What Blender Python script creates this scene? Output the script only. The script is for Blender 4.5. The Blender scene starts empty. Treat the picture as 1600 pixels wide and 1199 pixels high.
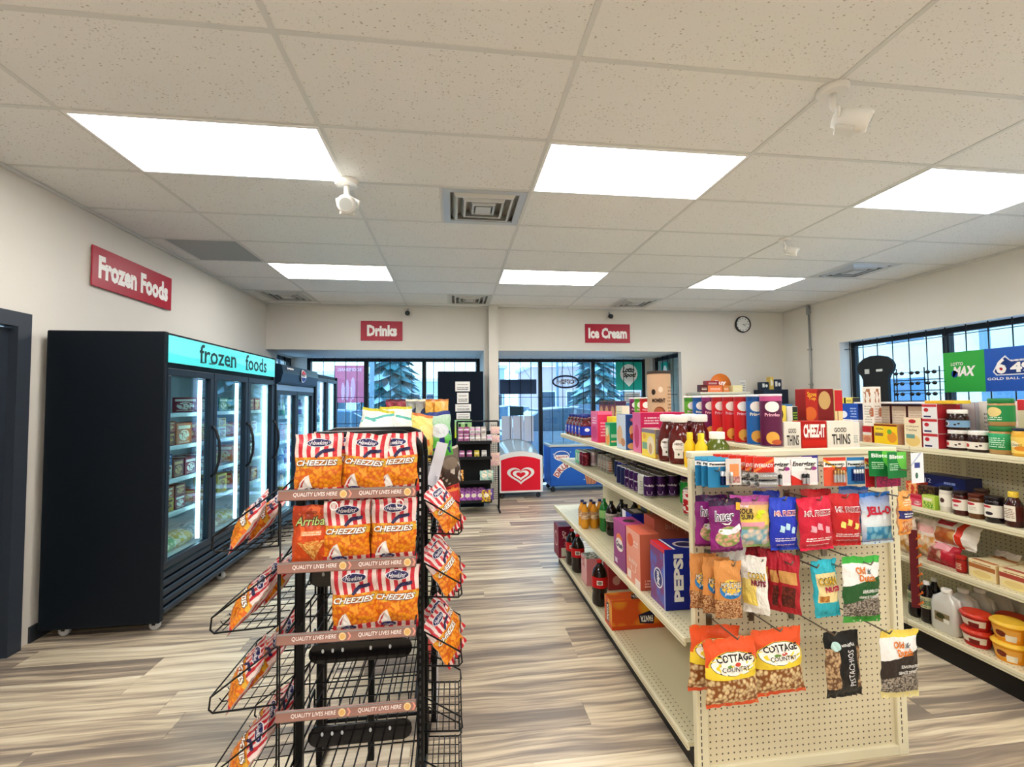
import bpy, bmesh, math, random
from math import sin, cos, pi, sqrt, radians
from mathutils import Vector, Matrix
random.seed(11)
scene = bpy.context.scene
C = scene.collection

# ---------------------------------------------------------------- camera
cam_data = bpy.data.cameras.new('camera')
cam_data.sensor_width = 36.0
cam_data.lens = 36.0 * 710.195 / 1600.0
cam_data.clip_start = 0.05
cam_data.clip_end = 400
cam = bpy.data.objects.new('camera', cam_data)
C.objects.link(cam)
_yaw, _pitch, _roll = 0.126609, 0.0406642, -0.00873073
_f = Vector((sin(_yaw) * cos(_pitch), cos(_yaw) * cos(_pitch), sin(_pitch)))
_r = Vector((cos(_yaw), -sin(_yaw), 0.0))
_u = _r.cross(_f)
_r2 = _r * cos(_roll) + _u * sin(_roll)
_u2 = _u * cos(_roll) - _r * sin(_roll)
_m = Matrix((_r2, _u2, -_f)).transposed().to_4x4()
_m.translation = Vector((0, 0, 1.5))
cam.matrix_world = _m
scene.camera = cam

# ---------------------------------------------------------------- light and exposure
WORLD_STRENGTH = 4.2
PANEL_STRENGTH = 16.0
world = bpy.data.worlds.new('overcast_sky')
scene.world = world
world.use_nodes = True
_nt = world.node_tree
_bg = _nt.nodes['Background']
_tc = _nt.nodes.new('ShaderNodeTexCoord')
_sx = _nt.nodes.new('ShaderNodeSeparateXYZ')
_cr = _nt.nodes.new('ShaderNodeValToRGB')
_nt.links.new(_tc.outputs['Generated'], _sx.inputs[0])
_nt.links.new(_sx.outputs['Z'], _cr.inputs[0])
_cr.color_ramp.elements[0].position = 0.0
_cr.color_ramp.elements[0].color = (0.58, 0.84, 0.92, 1)
_cr.color_ramp.elements[1].position = 0.6
_cr.color_ramp.elements[1].color = (0.38, 0.62, 0.98, 1)
_nt.links.new(_cr.outputs[0], _bg.inputs[0])
_bg.inputs[1].default_value = WORLD_STRENGTH
scene.view_settings.view_transform = 'Standard'
scene.view_settings.look = 'None'
scene.view_settings.gamma = 1.0
scene.view_settings.use_curve_mapping = False
scene.view_settings.exposure = 0.0
scene.cycles.use_denoising = True
scene.cycles.max_bounces = 8
scene.cycles.transparent_max_bounces = 24
scene.cycles.caustics_reflective = False
scene.cycles.caustics_refractive = False

# ---------------------------------------------------------------- colours and materials
def hx(s):
    if not isinstance(s, str): return tuple(s)
    s = s.lstrip('#')
    if len(s) == 3: s = ''.join(a * 2 for a in s)
    o = []
    for i in (0, 2, 4):
        v = int(s[i:i + 2], 16) / 255.0
        o.append(v / 12.92 if v <= 0.04045 else ((v + 0.055) / 1.055) ** 2.4)
    return tuple(o)

MATS = {}
def mat(col, rough=0.5, metal=0.0, emit=0.0, spec=0.32, bump=0.0, bscale=40, name=None, coat=0.0):
    key = ('m', col, rough, metal, emit, spec, bump, bscale, coat)
    if key in MATS: return MATS[key]
    m = bpy.data.materials.new(name or 'mat')
    m.use_nodes = True
    b = m.node_tree.nodes['Principled BSDF']
    c = hx(col) + (1,)
    b.inputs['Base Color'].default_value = c
    b.inputs['Roughness'].default_value = rough
    b.inputs['Metallic'].default_value = metal
    b.inputs['Specular IOR Level'].default_value = spec
    b.inputs['Coat Weight'].default_value = coat * .5
    if emit:
        b.inputs['Emission Color'].default_value = c
        b.inputs['Emission Strength'].default_value = emit
    nt = m.node_tree
    n = nt.nodes.new('ShaderNodeTexNoise'); n.inputs['Scale'].default_value = bscale
    tc = nt.nodes.new('ShaderNodeTexCoord'); nt.links.new(tc.outputs['Object'], n.inputs['Vector'])
    if not emit:
        mr = nt.nodes.new('ShaderNodeMapRange')
        mr.inputs[3].default_value = max(0, rough - 0.05); mr.inputs[4].default_value = min(1, rough + 0.05)
        nt.links.new(n.outputs['Fac'], mr.inputs[0]); nt.links.new(mr.outputs[0], b.inputs['Roughness'])
    if bump:
        bp = nt.nodes.new('ShaderNodeBump'); bp.inputs['Strength'].default_value = bump; bp.inputs['Distance'].default_value = 0.01
        nt.links.new(n.outputs['Fac'], bp.inputs['Height']); nt.links.new(bp.outputs[0], b.inputs['Normal'])
    MATS[key] = m
    return m

def glass_mat(tint='#e8f4f8', refl=1.0, rough=0.0, name='clear_glass', ior=1.45):
    key = ('gl', tint, refl, rough, ior)
    if key in MATS: return MATS[key]
    m = bpy.data.materials.new(name); m.use_nodes = True
    nt = m.node_tree; nt.nodes.clear()
    out = nt.nodes.new('ShaderNodeOutputMaterial')
    tr = nt.nodes.new('ShaderNodeBsdfTransparent'); tr.inputs[0].default_value = hx(tint) + (1,)
    gl = nt.nodes.new('ShaderNodeBsdfGlossy'); gl.inputs['Roughness'].default_value = rough
    gl.inputs[0].default_value = (refl, refl, refl, 1)
    fr = nt.nodes.new('ShaderNodeFresnel')
    ge = nt.nodes.new('ShaderNodeNewGeometry'); mv = nt.nodes.new('ShaderNodeMapRange')
    mv.inputs[3].default_value = ior; mv.inputs[4].default_value = 1.0 / ior      # unrefracted thin sheet: same index on both faces
    nt.links.new(ge.outputs['Backfacing'], mv.inputs[0]); nt.links.new(mv.outputs[0], fr.inputs[0])
    mx = nt.nodes.new('ShaderNodeMixShader')
    nt.links.new(fr.outputs[0], mx.inputs[0]); nt.links.new(tr.outputs[0], mx.inputs[1]); nt.links.new(gl.outputs[0], mx.inputs[2])
    nt.links.new(mx.outputs[0], out.inputs[0])
    MATS[key] = m
    return m

class NG:
    """tiny helper for shader graphs"""
    def __init__(s, m):
        m.use_nodes = True
        s.nt = m.node_tree; s.b = s.nt.nodes['Principled BSDF']
    def n(s, t, **kw):
        x = s.nt.nodes.new(t)
        for k, v in kw.items(): setattr(x, k, v)
        return x
    def put(s, sock, v):
        if hasattr(v, 'is_output') or isinstance(v, bpy.types.NodeSocket): s.nt.links.new(v, sock)
        else: sock.default_value = v
    def M(s, op, a, b=None, c=None):
        x = s.n('ShaderNodeMath', operation=op); s.put(x.inputs[0], a)
        if b is not None: s.put(x.inputs[1], b)
        if c is not None: s.put(x.inputs[2], c)
        return x.outputs[0]
    def VM(s, op, a, b=None):
        x = s.n('ShaderNodeVectorMath', operation=op); s.put(x.inputs[0], a)
        if b is not None: s.put(x.inputs[1], b)
        return x.outputs[1] if op in ('LENGTH', 'DOT_PRODUCT') else x.outputs[0]
    def mix(s, f, a, b):
        x = s.n('ShaderNodeMixRGB'); s.put(x.inputs[0], f); s.put(x.inputs[1], a); s.put(x.inputs[2], b)
        return x.outputs[0]

def c4(c): return hx(c) + (1.0,)

def pm(base, layers=(), rough=0.35, metal=0.0, name='printed_pack', coat=0.0, foil=0.0):
    """printed packaging: layers drawn over the UV square of a face"""
    key = ('p', base, tuple(layers), rough, metal, coat, foil)
    if key in MATS: return MATS[key]
    m = bpy.data.materials.new(name); g = NG(m)
    uvn = g.n('ShaderNodeUVMap').outputs[0]
    sp = g.n('ShaderNodeSeparateXYZ'); g.put(sp.inputs[0], uvn); u, v = sp.outputs[0], sp.outputs[1]
    def rect(u0, v0, u1, v1):
        a = g.M('COMPARE', u, (u0 + u1) / 2, (u1 - u0) / 2); b = g.M('COMPARE', v, (v0 + v1) / 2, (v1 - v0) / 2)
        return g.M('MULTIPLY', a, b)
    col = c4(base)
    for L in layers:
        k = L[0]
        if k == 'r':
            f = rect(*L[1:5]); c = c4(L[5])
        elif k == 'e':
            cu, cv, ru, rv = L[1:5]
            d = g.VM('LENGTH', g.VM('MULTIPLY', g.VM('SUBTRACT', uvn, (cu, cv, 0)), (1 / ru, 1 / rv, 0)))
            f = g.M('LESS_THAN', d, 1.0); c = c4(L[5])
        elif k == 's':
            n, u0, v0, u1, v1, cc = L[1:7]; sl = L[7] if len(L) > 7 else 0.0
            q = g.M('MULTIPLY_ADD', v, sl, u)
            fr = g.M('FRACT', g.M('MULTIPLY', q, float(n)))
            f = g.M('MULTIPLY', g.M('LESS_THAN', fr, 0.5), rect(u0, v0, u1, v1)); c = c4(cc)
        elif k == 'v':
            sc, ca, cb, u0, v0, u1, v1 = L[1:8]; asp = L[8] if len(L) > 8 else 1.0
            vo = g.n('ShaderNodeTexVoronoi'); g.put(vo.inputs['Vector'], g.VM('MULTIPLY', uvn, (1.0, asp, 0.0))); vo.inputs['Scale'].default_value = sc
            f = rect(u0, v0, u1, v1)
            sh = g.M('POWER', g.M('MULTIPLY', vo.outputs['Distance'], 1.45), 2.6)
            spc = g.n('ShaderNodeSeparateXYZ'); g.put(spc.inputs[0], vo.outputs['Color'])
            sh = g.M('ADD', sh, g.M('MULTIPLY', spc.outputs[0], 0.22))
            sh.node.use_clamp = True
            c = g.mix(sh, c4(ca), c4(cb))
        elif k == 't':
            u0, v0, u1, v1, n, cc = L[1:7]
            vv = g.M('DIVIDE', g.M('SUBTRACT', v, v0), (v1 - v0) / n)
            ln = g.M('LESS_THAN', g.M('FRACT', vv), 0.5)
            no = g.n('ShaderNodeTexNoise'); no.inputs['Scale'].default_value = 1.0; no.inputs['Detail'].default_value = 0
            cb = g.n('ShaderNodeCombineXYZ'); g.put(cb.inputs[0], g.M('MULTIPLY', u, 55.0)); g.put(cb.inputs[1], g.M('MULTIPLY', g.M('FLOOR', vv), 7.3))
            g.put(no.inputs['Vector'], cb.outputs[0])
            f = g.M('MULTIPLY', g.M('MULTIPLY', ln, g.M('GREATER_THAN', no.outputs['Fac'], 0.43)), rect(u0, v0, u1, v1)); c = c4(cc)
        elif k == 'g':
            v0, v1, cc = L[1:4]
            mr = g.n('ShaderNodeMapRange'); g.put(mr.inputs[0], v); mr.inputs[1].default_value = v0; mr.inputs[2].default_value = v1
            f = mr.outputs[0]; c = c4(cc)
        elif k == 'd':
            a, b, cc0, w, cc = L[1:6]
            f = g.M('COMPARE', g.M('ADD', g.M('MULTIPLY', u, float(a)), g.M('MULTIPLY', v, float(b))), cc0, w); c = c4(cc)
        elif k == 'n':
            sc, thr, u0, v0, u1, v1, cc = L[1:8]
            no = g.n('ShaderNodeTexNoise'); no.inputs['Scale'].default_value = sc; g.put(no.inputs['Vector'], uvn); no.inputs['Detail'].default_value = 1.5
            f = g.M('MULTIPLY', g.M('GREATER_THAN', no.outputs['Fac'], thr), rect(u0, v0, u1, v1)); c = c4(cc)
        col = g.mix(f, col, c)
    g.put(g.b.inputs['Base Color'], col)
    g.b.inputs['Roughness'].default_value = rough + .08
    g.b.inputs['Metallic'].default_value = metal
    g.b.inputs['Specular IOR Level'].default_value = 0.28
    g.b.inputs['Coat Weight'].default_value = coat * .35
    g.b.inputs['Coat Roughness'].default_value = .12
    if foil:
        no = g.n('ShaderNodeTexNoise'); no.inputs['Scale'].default_value = 7.0; no.inputs['Detail'].default_value = 3
        g.put(no.inputs['Vector'], uvn)
        bp = g.n('ShaderNodeBump'); bp.inputs['Strength'].default_value = foil; bp.inputs['Distance'].default_value = 0.02
        g.put(bp.inputs['Height'], no.outputs['Fac']); g.put(g.b.inputs['Normal'], bp.outputs[0])
    MATS[key] = m
    return m

# ---------------------------------------------------------------- mesh building
class MB:
    def __init__(s):
        s.V = []; s.F = []; s.MI = []; s.UV = []; s.SM = []; s.mats = []
    def mi(s, m):
        if m not in s.mats: s.mats.append(m)
        return s.mats.index(m)
    def add(s, verts, faces, m, uvs=None, smooth=False):
        o = len(s.V); s.V.extend([tuple(v) for v in verts]); k = s.mi(m)
        for i, f in enumerate(faces):
            s.F.append([o + a for a in f]); s.MI.append(k); s.SM.append(smooth)
            if uvs is None: s.UV.append([(0.5, 0.5)] * len(f))
            elif isinstance(uvs[0], tuple): s.UV.append([uvs[a] for a in f])
            else: s.UV.append(uvs[i])
        return s
    def box(s, x0, x1, y0, y1, z0, z1, m, ch=0.0, faces=None):
        """faces: dict front(-y) back(+y) left(-x) right(+x) top bottom -> material"""
        faces = faces or {}
        U = [(0, 0), (1, 0), (1, 1), (0, 1)]
        if ch <= 0:
            P = [(x0, y0, z0), (x1, y0, z0), (x1, y1, z0), (x0, y1, z0), (x0, y0, z1), (x1, y0, z1), (x1, y1, z1), (x0, y1, z1)]
            T = [('front', (0, 1, 5, 4)), ('right', (1, 2, 6, 5)), ('back', (2, 3, 7, 6)), ('left', (3, 0, 4, 7)), ('top', (4, 5, 6, 7)), ('bottom', (3, 2, 1, 0))]
            for nme, f in T: s.add([P[a] for a in f], [(0, 1, 2, 3)], faces.get(nme, m), [U])
            return s
        c = ch
        def face(nme, P): s.add(P, [(0, 1, 2, 3)], faces.get(nme, m), [U])
        face('front', [(x0 + c, y0, z0 + c), (x1 - c, y0, z0 + c), (x1 - c, y0, z1 - c), (x0 + c, y0, z1 - c)])
        face('right', [(x1, y0 + c, z0 + c), (x1, y1 - c, z0 + c), (x1, y1 - c, z1 - c), (x1, y0 + c, z1 - c)])
        face('back', [(x1 - c, y1, z0 + c), (x0 + c, y1, z0 + c), (x0 + c, y1, z1 - c), (x1 - c, y1, z1 - c)])
        face('left', [(x0, y1 - c, z0 + c), (x0, y0 + c, z0 + c), (x0, y0 + c, z1 - c), (x0, y1 - c, z1 - c)])
        face('top', [(x0 + c, y0 + c, z1), (x1 - c, y0 + c, z1), (x1 - c, y1 - c, z1), (x0 + c, y1 - c, z1)])
        face('bottom', [(x0 + c, y1 - c, z0), (x1 - c, y1 - c, z0), (x1 - c, y0 + c, z0), (x0 + c, y0 + c, z0)])
        X = (x0, x1); Y = (y0, y1); Z = (z0, z1); sg = (1, -1)
        V = {}; vs = []
        for i in (0, 1):
            for j in (0, 1):
                for k in (0, 1):
                    for a in range(3):
                        p = [X[i] + sg[i] * c, Y[j] + sg[j] * c, Z[k] + sg[k] * c]
                        p[a] = (X[i], Y[j], Z[k])[a]
                        V[(i, j, k, a)] = len(vs); vs.append(p)
        fs = []
        for i in (0, 1):
            for j in (0, 1):
                a = [V[(i, j, 0, 0)], V[(i, j, 0, 1)], V[(i, j, 1, 1)], V[(i, j, 1, 0)]]; fs.append(a if (i + j) % 2 == 0 else a[::-1])
                b = [V[(i, 0, j, 0)], V[(i, 0, j, 2)], V[(i, 1, j, 2)], V[(i, 1, j, 0)]]; fs.append(b[::-1] if (i + j) % 2 == 0 else b)
                d = [V[(0, i, j, 1)], V[(0, i, j, 2)], V[(1, i, j, 2)], V[(1, i, j, 1)]]; fs.append(d if (i + j) % 2 == 0 else d[::-1])
                for k in (0, 1):
                    t = [V[(i, j, k, 0)], V[(i, j, k, 1)], V[(i, j, k, 2)]]; fs.append(t[::-1] if (i + j + k) % 2 == 0 else t)
        s.add(vs, fs, faces.get('front', m), [(0.02, 0.02)] * len(vs))
        return s
    def tube(s, pts, r, m, n=6, closed=False, smooth=True):
        P = [Vector(p) for p in pts]; N = len(P); vs = []; fs = []
        up = Vector((0, 0, 1))
        prev = None
        for i, p in enumerate(P):
            if closed: d = (P[(i + 1) % N] - P[i - 1])
            else: d = P[min(i + 1, N - 1)] - P[max(i - 1, 0)]
            d = d.normalized() if d.length > 1e-9 else Vector((0, 0, 1))
            if prev is None:
                a = d.cross(up)
                if a.length < 0.1: a = d.cross(Vector((0, 1, 0)))
            else:
                a = prev - d * prev.dot(d)
                if a.length < 1e-4: a = d.cross(up)
            a.normalize(); prev = a; b = d.cross(a)
            rr = r
            if 0 < i < N - 1:
                d1 = (P[i] - P[i - 1]).normalized(); d2 = (P[i + 1] - P[i]).normalized()
                rr = r / max(0.6, cos(d1.angle(d2) / 2)) if d1.length and d2.length else r
            for k in range(n):
                t = 2 * pi * k / n; vs.append(p + (a * cos(t) + b * sin(t)) * rr)
        L = N if closed else N - 1
        for i in range(L):
            j = (i + 1) % N
            for k in range(n):
                k2 = (k + 1) % n; fs.append((i * n + k, j * n + k, j * n + k2, i * n + k2))
        if not closed:
            fs.append(tuple(range(n))); fs.append(tuple((N - 1) * n + k for k in reversed(range(n))))
        return s.add(vs, fs, m, smooth=smooth)
    def lathe(s, prof, m, n=16, sx=1.0, sy=1.0, cx=0.0, cy=0.0, vr=None, smooth=True, power=2.0, cap=True, cap_mat=None):
        """prof [(r,z)...] bottom to top, u runs round with .5 facing -y"""
        vs = []; uv = []; fs = []; fuv = []
        z0, z1 = vr if vr else (prof[0][1], prof[-1][1])
        for r, z in prof:
            for k in range(n):
                t = 2 * pi * k / n; ct, st = sin(t), cos(t)
                if power != 2.0:
                    q = (abs(ct) ** power + abs(st) ** power) ** (-1 / power); ct *= q; st *= q
                vs.append((cx - ct * r * sx, cy + st * r * sy, z))
        for i in range(len(prof) - 1):
            va = (prof[i][1] - z0) / (z1 - z0); vb = (prof[i + 1][1] - z0) / (z1 - z0)
            for k in range(n):
                k2 = (k + 1) % n; u0 = k / n; u1 = (k + 1) / n
                fs.append((i * n + k, i * n + k2, (i + 1) * n + k2, (i + 1) * n + k)); fuv.append([(u0, va), (u1, va), (u1, vb), (u0, vb)])
        s.add(vs, fs, m, fuv, smooth)
        if cap:
            o = (len(prof) - 1) * n
            s.add(vs[:n], [tuple(reversed(range(n)))], cap_mat or m); s.add(vs[o:], [tuple(range(n))], cap_mat or m)
        return s
    def poly(s, pts2, mapf, m):
        s.add([mapf(*p) for p in pts2], [tuple(range(len(pts2)))], m); return s
    def patch(s, pts2, mapf, m, rings=5):
        """a flat shape laid on a curved surface: rings round its middle follow the curve"""
        n = len(pts2)
        if n < 10: q = []; [q.extend([pts2[i], ((pts2[i][0] + pts2[(i + 1) % n][0]) / 2, (pts2[i][1] + pts2[(i + 1) % n][1]) / 2)]) for i in range(n)]; pts2 = q; n = len(q)
        cu = sum(p[0] for p in pts2) / n; cv = sum(p[1] for p in pts2) / n
        vs = [mapf(cu, cv)]
        for r in range(1, rings + 1): vs += [mapf(cu + (p[0] - cu) * r / rings, cv + (p[1] - cv) * r / rings) for p in pts2]
        uv = [(.5, .5)] + [(.5 + .5 * cos(6.283 * k / n) * r / rings, .5 + .5 * sin(6.283 * k / n) * r / rings) for r in range(1, rings + 1) for k in range(n)]
        fs = [(0, 1 + k, 1 + (k + 1) % n) for k in range(n)]
        for r in range(rings - 1): fs += [(1 + r * n + k, 1 + (r + 1) * n + k, 1 + (r + 1) * n + (k + 1) % n, 1 + r * n + (k + 1) % n) for k in range(n)]
        s.add(vs, fs, m, uv); return s
    def build(s, name, smooth_angle=None):
        me = bpy.data.meshes.new(name)
        me.from_pydata(s.V, [], s.F)
        for m in s.mats: me.materials.append(m)
        me.polygons.foreach_set('material_index', s.MI)
        me.polygons.foreach_set('use_smooth', s.SM)
        ul = me.uv_layers.new(name='UVMap')
        flat = []
        for f in s.UV:
            for a in f: flat.extend(a)
        ul.data.foreach_set('uv', flat)
        me.update()
        return me

TXT = {}
def glyphs(st, bold=0.0, fine=False):
    k = (st, bold, fine)
    if k in TXT: return TXT[k]
    cu = bpy.data.curves.new('t', 'FONT'); cu.body = st; cu.size = 1.0; cu.resolution_u = 2; cu.offset = bold
    ob = bpy.data.objects.new('t', cu)
    me = bpy.data.meshes.new_from_object(ob)
    if fine:
        bm = bmesh.new(); bm.from_mesh(me); bmesh.ops.triangulate(bm, faces=bm.faces[:])
        for _ in range(3):
            ed = [e for e in bm.edges if e.calc_length() > .22]
            if not ed: break
            bmesh.ops.subdivide_edges(bm, edges=ed, cuts=1, use_grid_fill=False); bmesh.ops.triangulate(bm, faces=[f for f in bm.faces if len(f.verts) > 3])
        bm.to_mesh(me); bm.free()
    vs = [(v.co.x, v.co.y) for v in me.vertices]; fs = [tuple(p.vertices) for p in me.polygons]
    bpy.data.objects.remove(ob); bpy.data.curves.remove(cu); bpy.data.meshes.remove(me)
    if not vs: vs = [(0, 0), (1, 0), (0, 1)]; fs = []
    xs = [a for a, b in vs]; ys = [b for a, b in vs]
    x0, x1, y0, y1 = min(xs), max(xs), min(ys), max(ys)
    vs = [((a - x0) / (x1 - x0), (b - y0) / (y1 - y0 or 1)) for a, b in vs]
    TXT[k] = (vs, fs); return TXT[k]

def text(mb, st, mapf, u0, v0, u1, v1, m, bold=0.02, shear=0.0, arc=0.0, rot=0, fine=False):
    """lettering laid into the rectangle u0..u1, v0..v1 of a surface function"""
    vs, fs = glyphs(st, bold, fine); out = []
    for a, b in vs:
        if rot == 90: a, b = 1 - b, a
        elif rot == -90: a, b = b, 1 - a
        elif rot == 180: a, b = 1 - a, 1 - b
        a2 = a + shear * (b - 0.5); b2 = b + arc * (1 - (2 * a - 1) ** 2)
        out.append(mapf(u0 + (u1 - u0) * a2, v0 + (v1 - v0) * b2))
    mb.add(out, fs, m)

def ell(cu, cv, ru, rv, n=20): return [(cu + ru * cos(2 * pi * k / n), cv + rv * sin(2 * pi * k / n)) for k in range(n)]

def face_map(face, x0, x1, y0, y1, z0, z1, off=0.0008):
    if face == 'front': return lambda u, v: (x0 + (x1 - x0) * u, y0 - off, z0 + (z1 - z0) * v)
    if face == 'back': return lambda u, v: (x1 - (x1 - x0) * u, y1 + off, z0 + (z1 - z0) * v)
    if face == 'left': return lambda u, v: (x0 - off, y1 - (y1 - y0) * u, z0 + (z1 - z0) * v)
    if face == 'right': return lambda u, v: (x1 + off, y0 + (y1 - y0) * u, z0 + (z1 - z0) * v)
    return lambda u, v: (x0 + (x1 - x0) * u, y0 + (y1 - y0) * v, z1 + off)

# ---------------------------------------------------------------- objects
def ob(name, me, loc=(0, 0, 0), rot=(0, 0, 0), parent=None, label=None, cat=None, group=None, kind=None, scale=None):
    o = bpy.data.objects.new(name, me)
    C.objects.link(o); o.location = loc; o.rotation_euler = rot
    if scale: o.scale = scale if isinstance(scale, tuple) else (scale,) * 3
    if parent: o.parent = parent
    if label: o['label'] = label
    if cat: o['category'] = cat
    if group: o['group'] = group
    if kind: o['kind'] = kind
    return o
def put(pr, loc, label, cat, rz=0.0, group=None, rx=0.0, ry=0.0, scale=None, name=None):
    """pr = (name, body mesh, [(part name, mesh)...])"""
    o = ob(name or pr[0], pr[1], loc, (rx, ry, rz), None, label, cat, group, None, scale)
    for q in pr[2]:
        p = ob(q[0], q[1], parent=o)
        if len(q) > 2: p['label'] = q[2]
    return o
def S(name, me, parent=None, loc=(0, 0, 0), rot=(0, 0, 0)):
    return ob(name, me, loc, rot, parent, kind=None if parent else 'structure')
NTH = ['nearest', 'second nearest', 'third nearest', 'fourth nearest', 'fifth nearest', 'sixth nearest', 'seventh nearest', 'eighth nearest', 'ninth nearest', 'tenth nearest', 'eleventh nearest', 'twelfth nearest']
LTH = ['leftmost', 'second from left', 'third from left', 'fourth from left', 'fifth from left', 'sixth from left', 'seventh from left', 'eighth from left']
# ================================================================ the room
XL, XR, YB, YF, ZC = -2.68, 5.42, 6.88, -3.06, 2.9485
BAY = 8.05
wall_m = mat('#ddd8cf', 0.65, bump=0.08, bscale=180, name='painted_wall')
white_m = mat('#e9ebec', 0.5, name='white_trim')
black_m = mat('#14181d', 0.4, name='black_metal')
frame_m = mat('#10161f', 0.35, name='dark_window_frame')
beige_m = mat('#e6dfc0', 0.35, name='cream_powder_coat')

def simple(name, boxes, m, parent=None):
    b = MB()
    if name.startswith('wall_'):
        for q in boxes: o_ = S(name, MB().box(*q[:6], m).build(name), parent)
        return o_
    for q in boxes: b.box(*q[:6], q[6] if len(q) > 6 else m)
    return S(name, b.build(name), parent)

# ---- floor: vinyl planks laid across the room
def plank_material():
    m = bpy.data.materials.new('vinyl_plank'); g = NG(m)
    oi = g.n('ShaderNodeObjectInfo'); tc = g.n('ShaderNodeTexCoord')
    rnd = oi.outputs['Random']
    cb = g.n('ShaderNodeCombineXYZ'); g.put(cb.inputs[0], g.M('MULTIPLY', rnd, 37.0)); g.put(cb.inputs[1], g.M('MULTIPLY', rnd, 91.0))
    p = g.VM('ADD', tc.outputs['Object'], cb.outputs[0])
    w = g.n('ShaderNodeTexNoise'); w.inputs['Scale'].default_value = 1.3; g.put(w.inputs['Vector'], p)
    wc = g.n('ShaderNodeCombineXYZ'); g.put(wc.inputs[1], g.M('MULTIPLY', g.M('SUBTRACT', w.outputs['Fac'], 0.5), 0.11))
    p2 = g.VM('MULTIPLY', g.VM('ADD', p, wc.outputs[0]), (0.55, 12.0, 1.0))
    n1 = g.n('ShaderNodeTexNoise'); n1.inputs['Scale'].default_value = 1.5; n1.inputs['Detail'].default_value = 3.0; g.put(n1.inputs['Vector'], p2)
    n2 = g.n('ShaderNodeTexNoise'); n2.inputs['Scale'].default_value = 6.0; n2.inputs['Detail'].default_value = 4.0; g.put(n2.inputs['Vector'], p2)
    f = g.M('ADD', g.M('MULTIPLY', n1.outputs['Fac'], 0.8), g.M('MULTIPLY', n2.outputs['Fac'], 0.2))
    f = g.M('ADD', f, g.M('MULTIPLY', g.M('SUBTRACT', rnd, 0.5), 0.20))
    cr = g.n('ShaderNodeValToRGB'); g.put(cr.inputs[0], f)
    e = cr.color_ramp.elements; e[0].position = 0.33; e[0].color = c4('#7f746a'); e[1].position = 0.72; e[1].color = c4('#e9dec6')
    for ps, cc in ((0.43, '#988979'), (0.50, '#b8a790'), (0.57, '#d2c3a6')):
        x = e.new(ps); x.color = c4(cc)
    g.put(g.b.inputs['Base Color'], cr.outputs[0]); g.b.inputs['Roughness'].default_value = 0.34
    bp = g.n('ShaderNodeBump'); bp.inputs['Strength'].default_value = 0.06; g.put(bp.inputs['Height'], n2.outputs['Fac']); g.put(g.b.inputs['Normal'], bp.outputs[0])
    return m
plank_m = plank_material()
floor = simple('floor', [(XL - .1, XR + .1, YF - .1, BAY + .1, -0.12, -0.006)], mat('#4a423b', 0.8))
def plank_mesh(L, W):
    b = MB(); g_ = 0.0007
    b.box(0, L - g_, 0, W - g_, -0.006, 0.0, plank_m, ch=0.0009)
    return b.build('plank')
PW, PL = 0.18, 1.22
full = plank_mesh(PL, PW); n_pl = 0
rest = MB()
rowy = BAY - PW
rows = []
while rowy > YF - PW:
    rows.append(rowy); rowy -= PW
rng = random.Random(5)
for i, y in enumerate(rows):
    x = XL - rng.random() * PL
    while x < XR:
        a = max(x, XL); b_ = min(x + PL, XR)
        if b_ - a > 0.03:
            if y > 1.0 and n_pl < 300:
                me = full if (b_ - a) > PL - 1e-4 else plank_mesh(b_ - a, PW)
                S('plank', me, floor, (a, y, 0)); n_pl += 1
            else: rest.box(a, b_ - .0007, y, y + PW - .0007, -.006, 0, plank_m)
        x += PL
o = S('far_planks', rest.build('far_planks'), floor); o['kind'] = 'stuff'

# ---- walls
simple('wall_left', [(XL - .2, XL, YF - .2, 2.30, 0, ZC + .1), (XL - .2, XL, 2.30, 3.22, 2.06, ZC + .1), (XL - .2, XL, 3.22, 7.30, 0, ZC + .1), (XL - .2, XL, 7.30, 8.02, 2.26, ZC + .1), (XL - .2, XL, 8.02, BAY + .2, 0, ZC + .1), (XL - .2, XL, 7.30, 8.02, 0, .9)], wall_m)
simple('wall_right', [(XR, XR + .25, YF - .2, 1.2, 0, ZC + .1), (XR, XR + .25, 1.2, 5.78, 2.30, ZC + .1), (XR, XR + .25, 1.2, 5.78, 0, 1.18), (XR, XR + .25, 5.78, BAY, 0, ZC + .1)], wall_m)
simple('wall_front', [(XL - .2, XR + .2, YF - .2, YF, 0, ZC + .1)], wall_m)
simple('wall_back', [(XL - .2, 3.68, YB, BAY + .15, 2.285, ZC + .1), (3.68, XR + .25, YB, BAY + .15, 0, ZC + .1), (.45, .665, YB, BAY + .15, 0, 2.285)], wall_m)
simple('trim_1', [(.515, .655, 6.72, YB, 0, ZC)], mat('#dcd6cb', .6))           # boxed column
simple('baseboard_left', [(XL, XL + .012, YF, 2.2, 0, .1), (XL, XL + .012, 3.3, 7.9, 0, .1)], mat('#2b2f35', .5))
simple('baseboard_back', [(3.68, XR, YB - .012, YB, 0, .1)], mat('#2b2f35', .5))
simple('baseboard_right', [(XR - .012, XR, YF, YB - .012, 0, .1)], mat('#2b2f35', .5))

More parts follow.
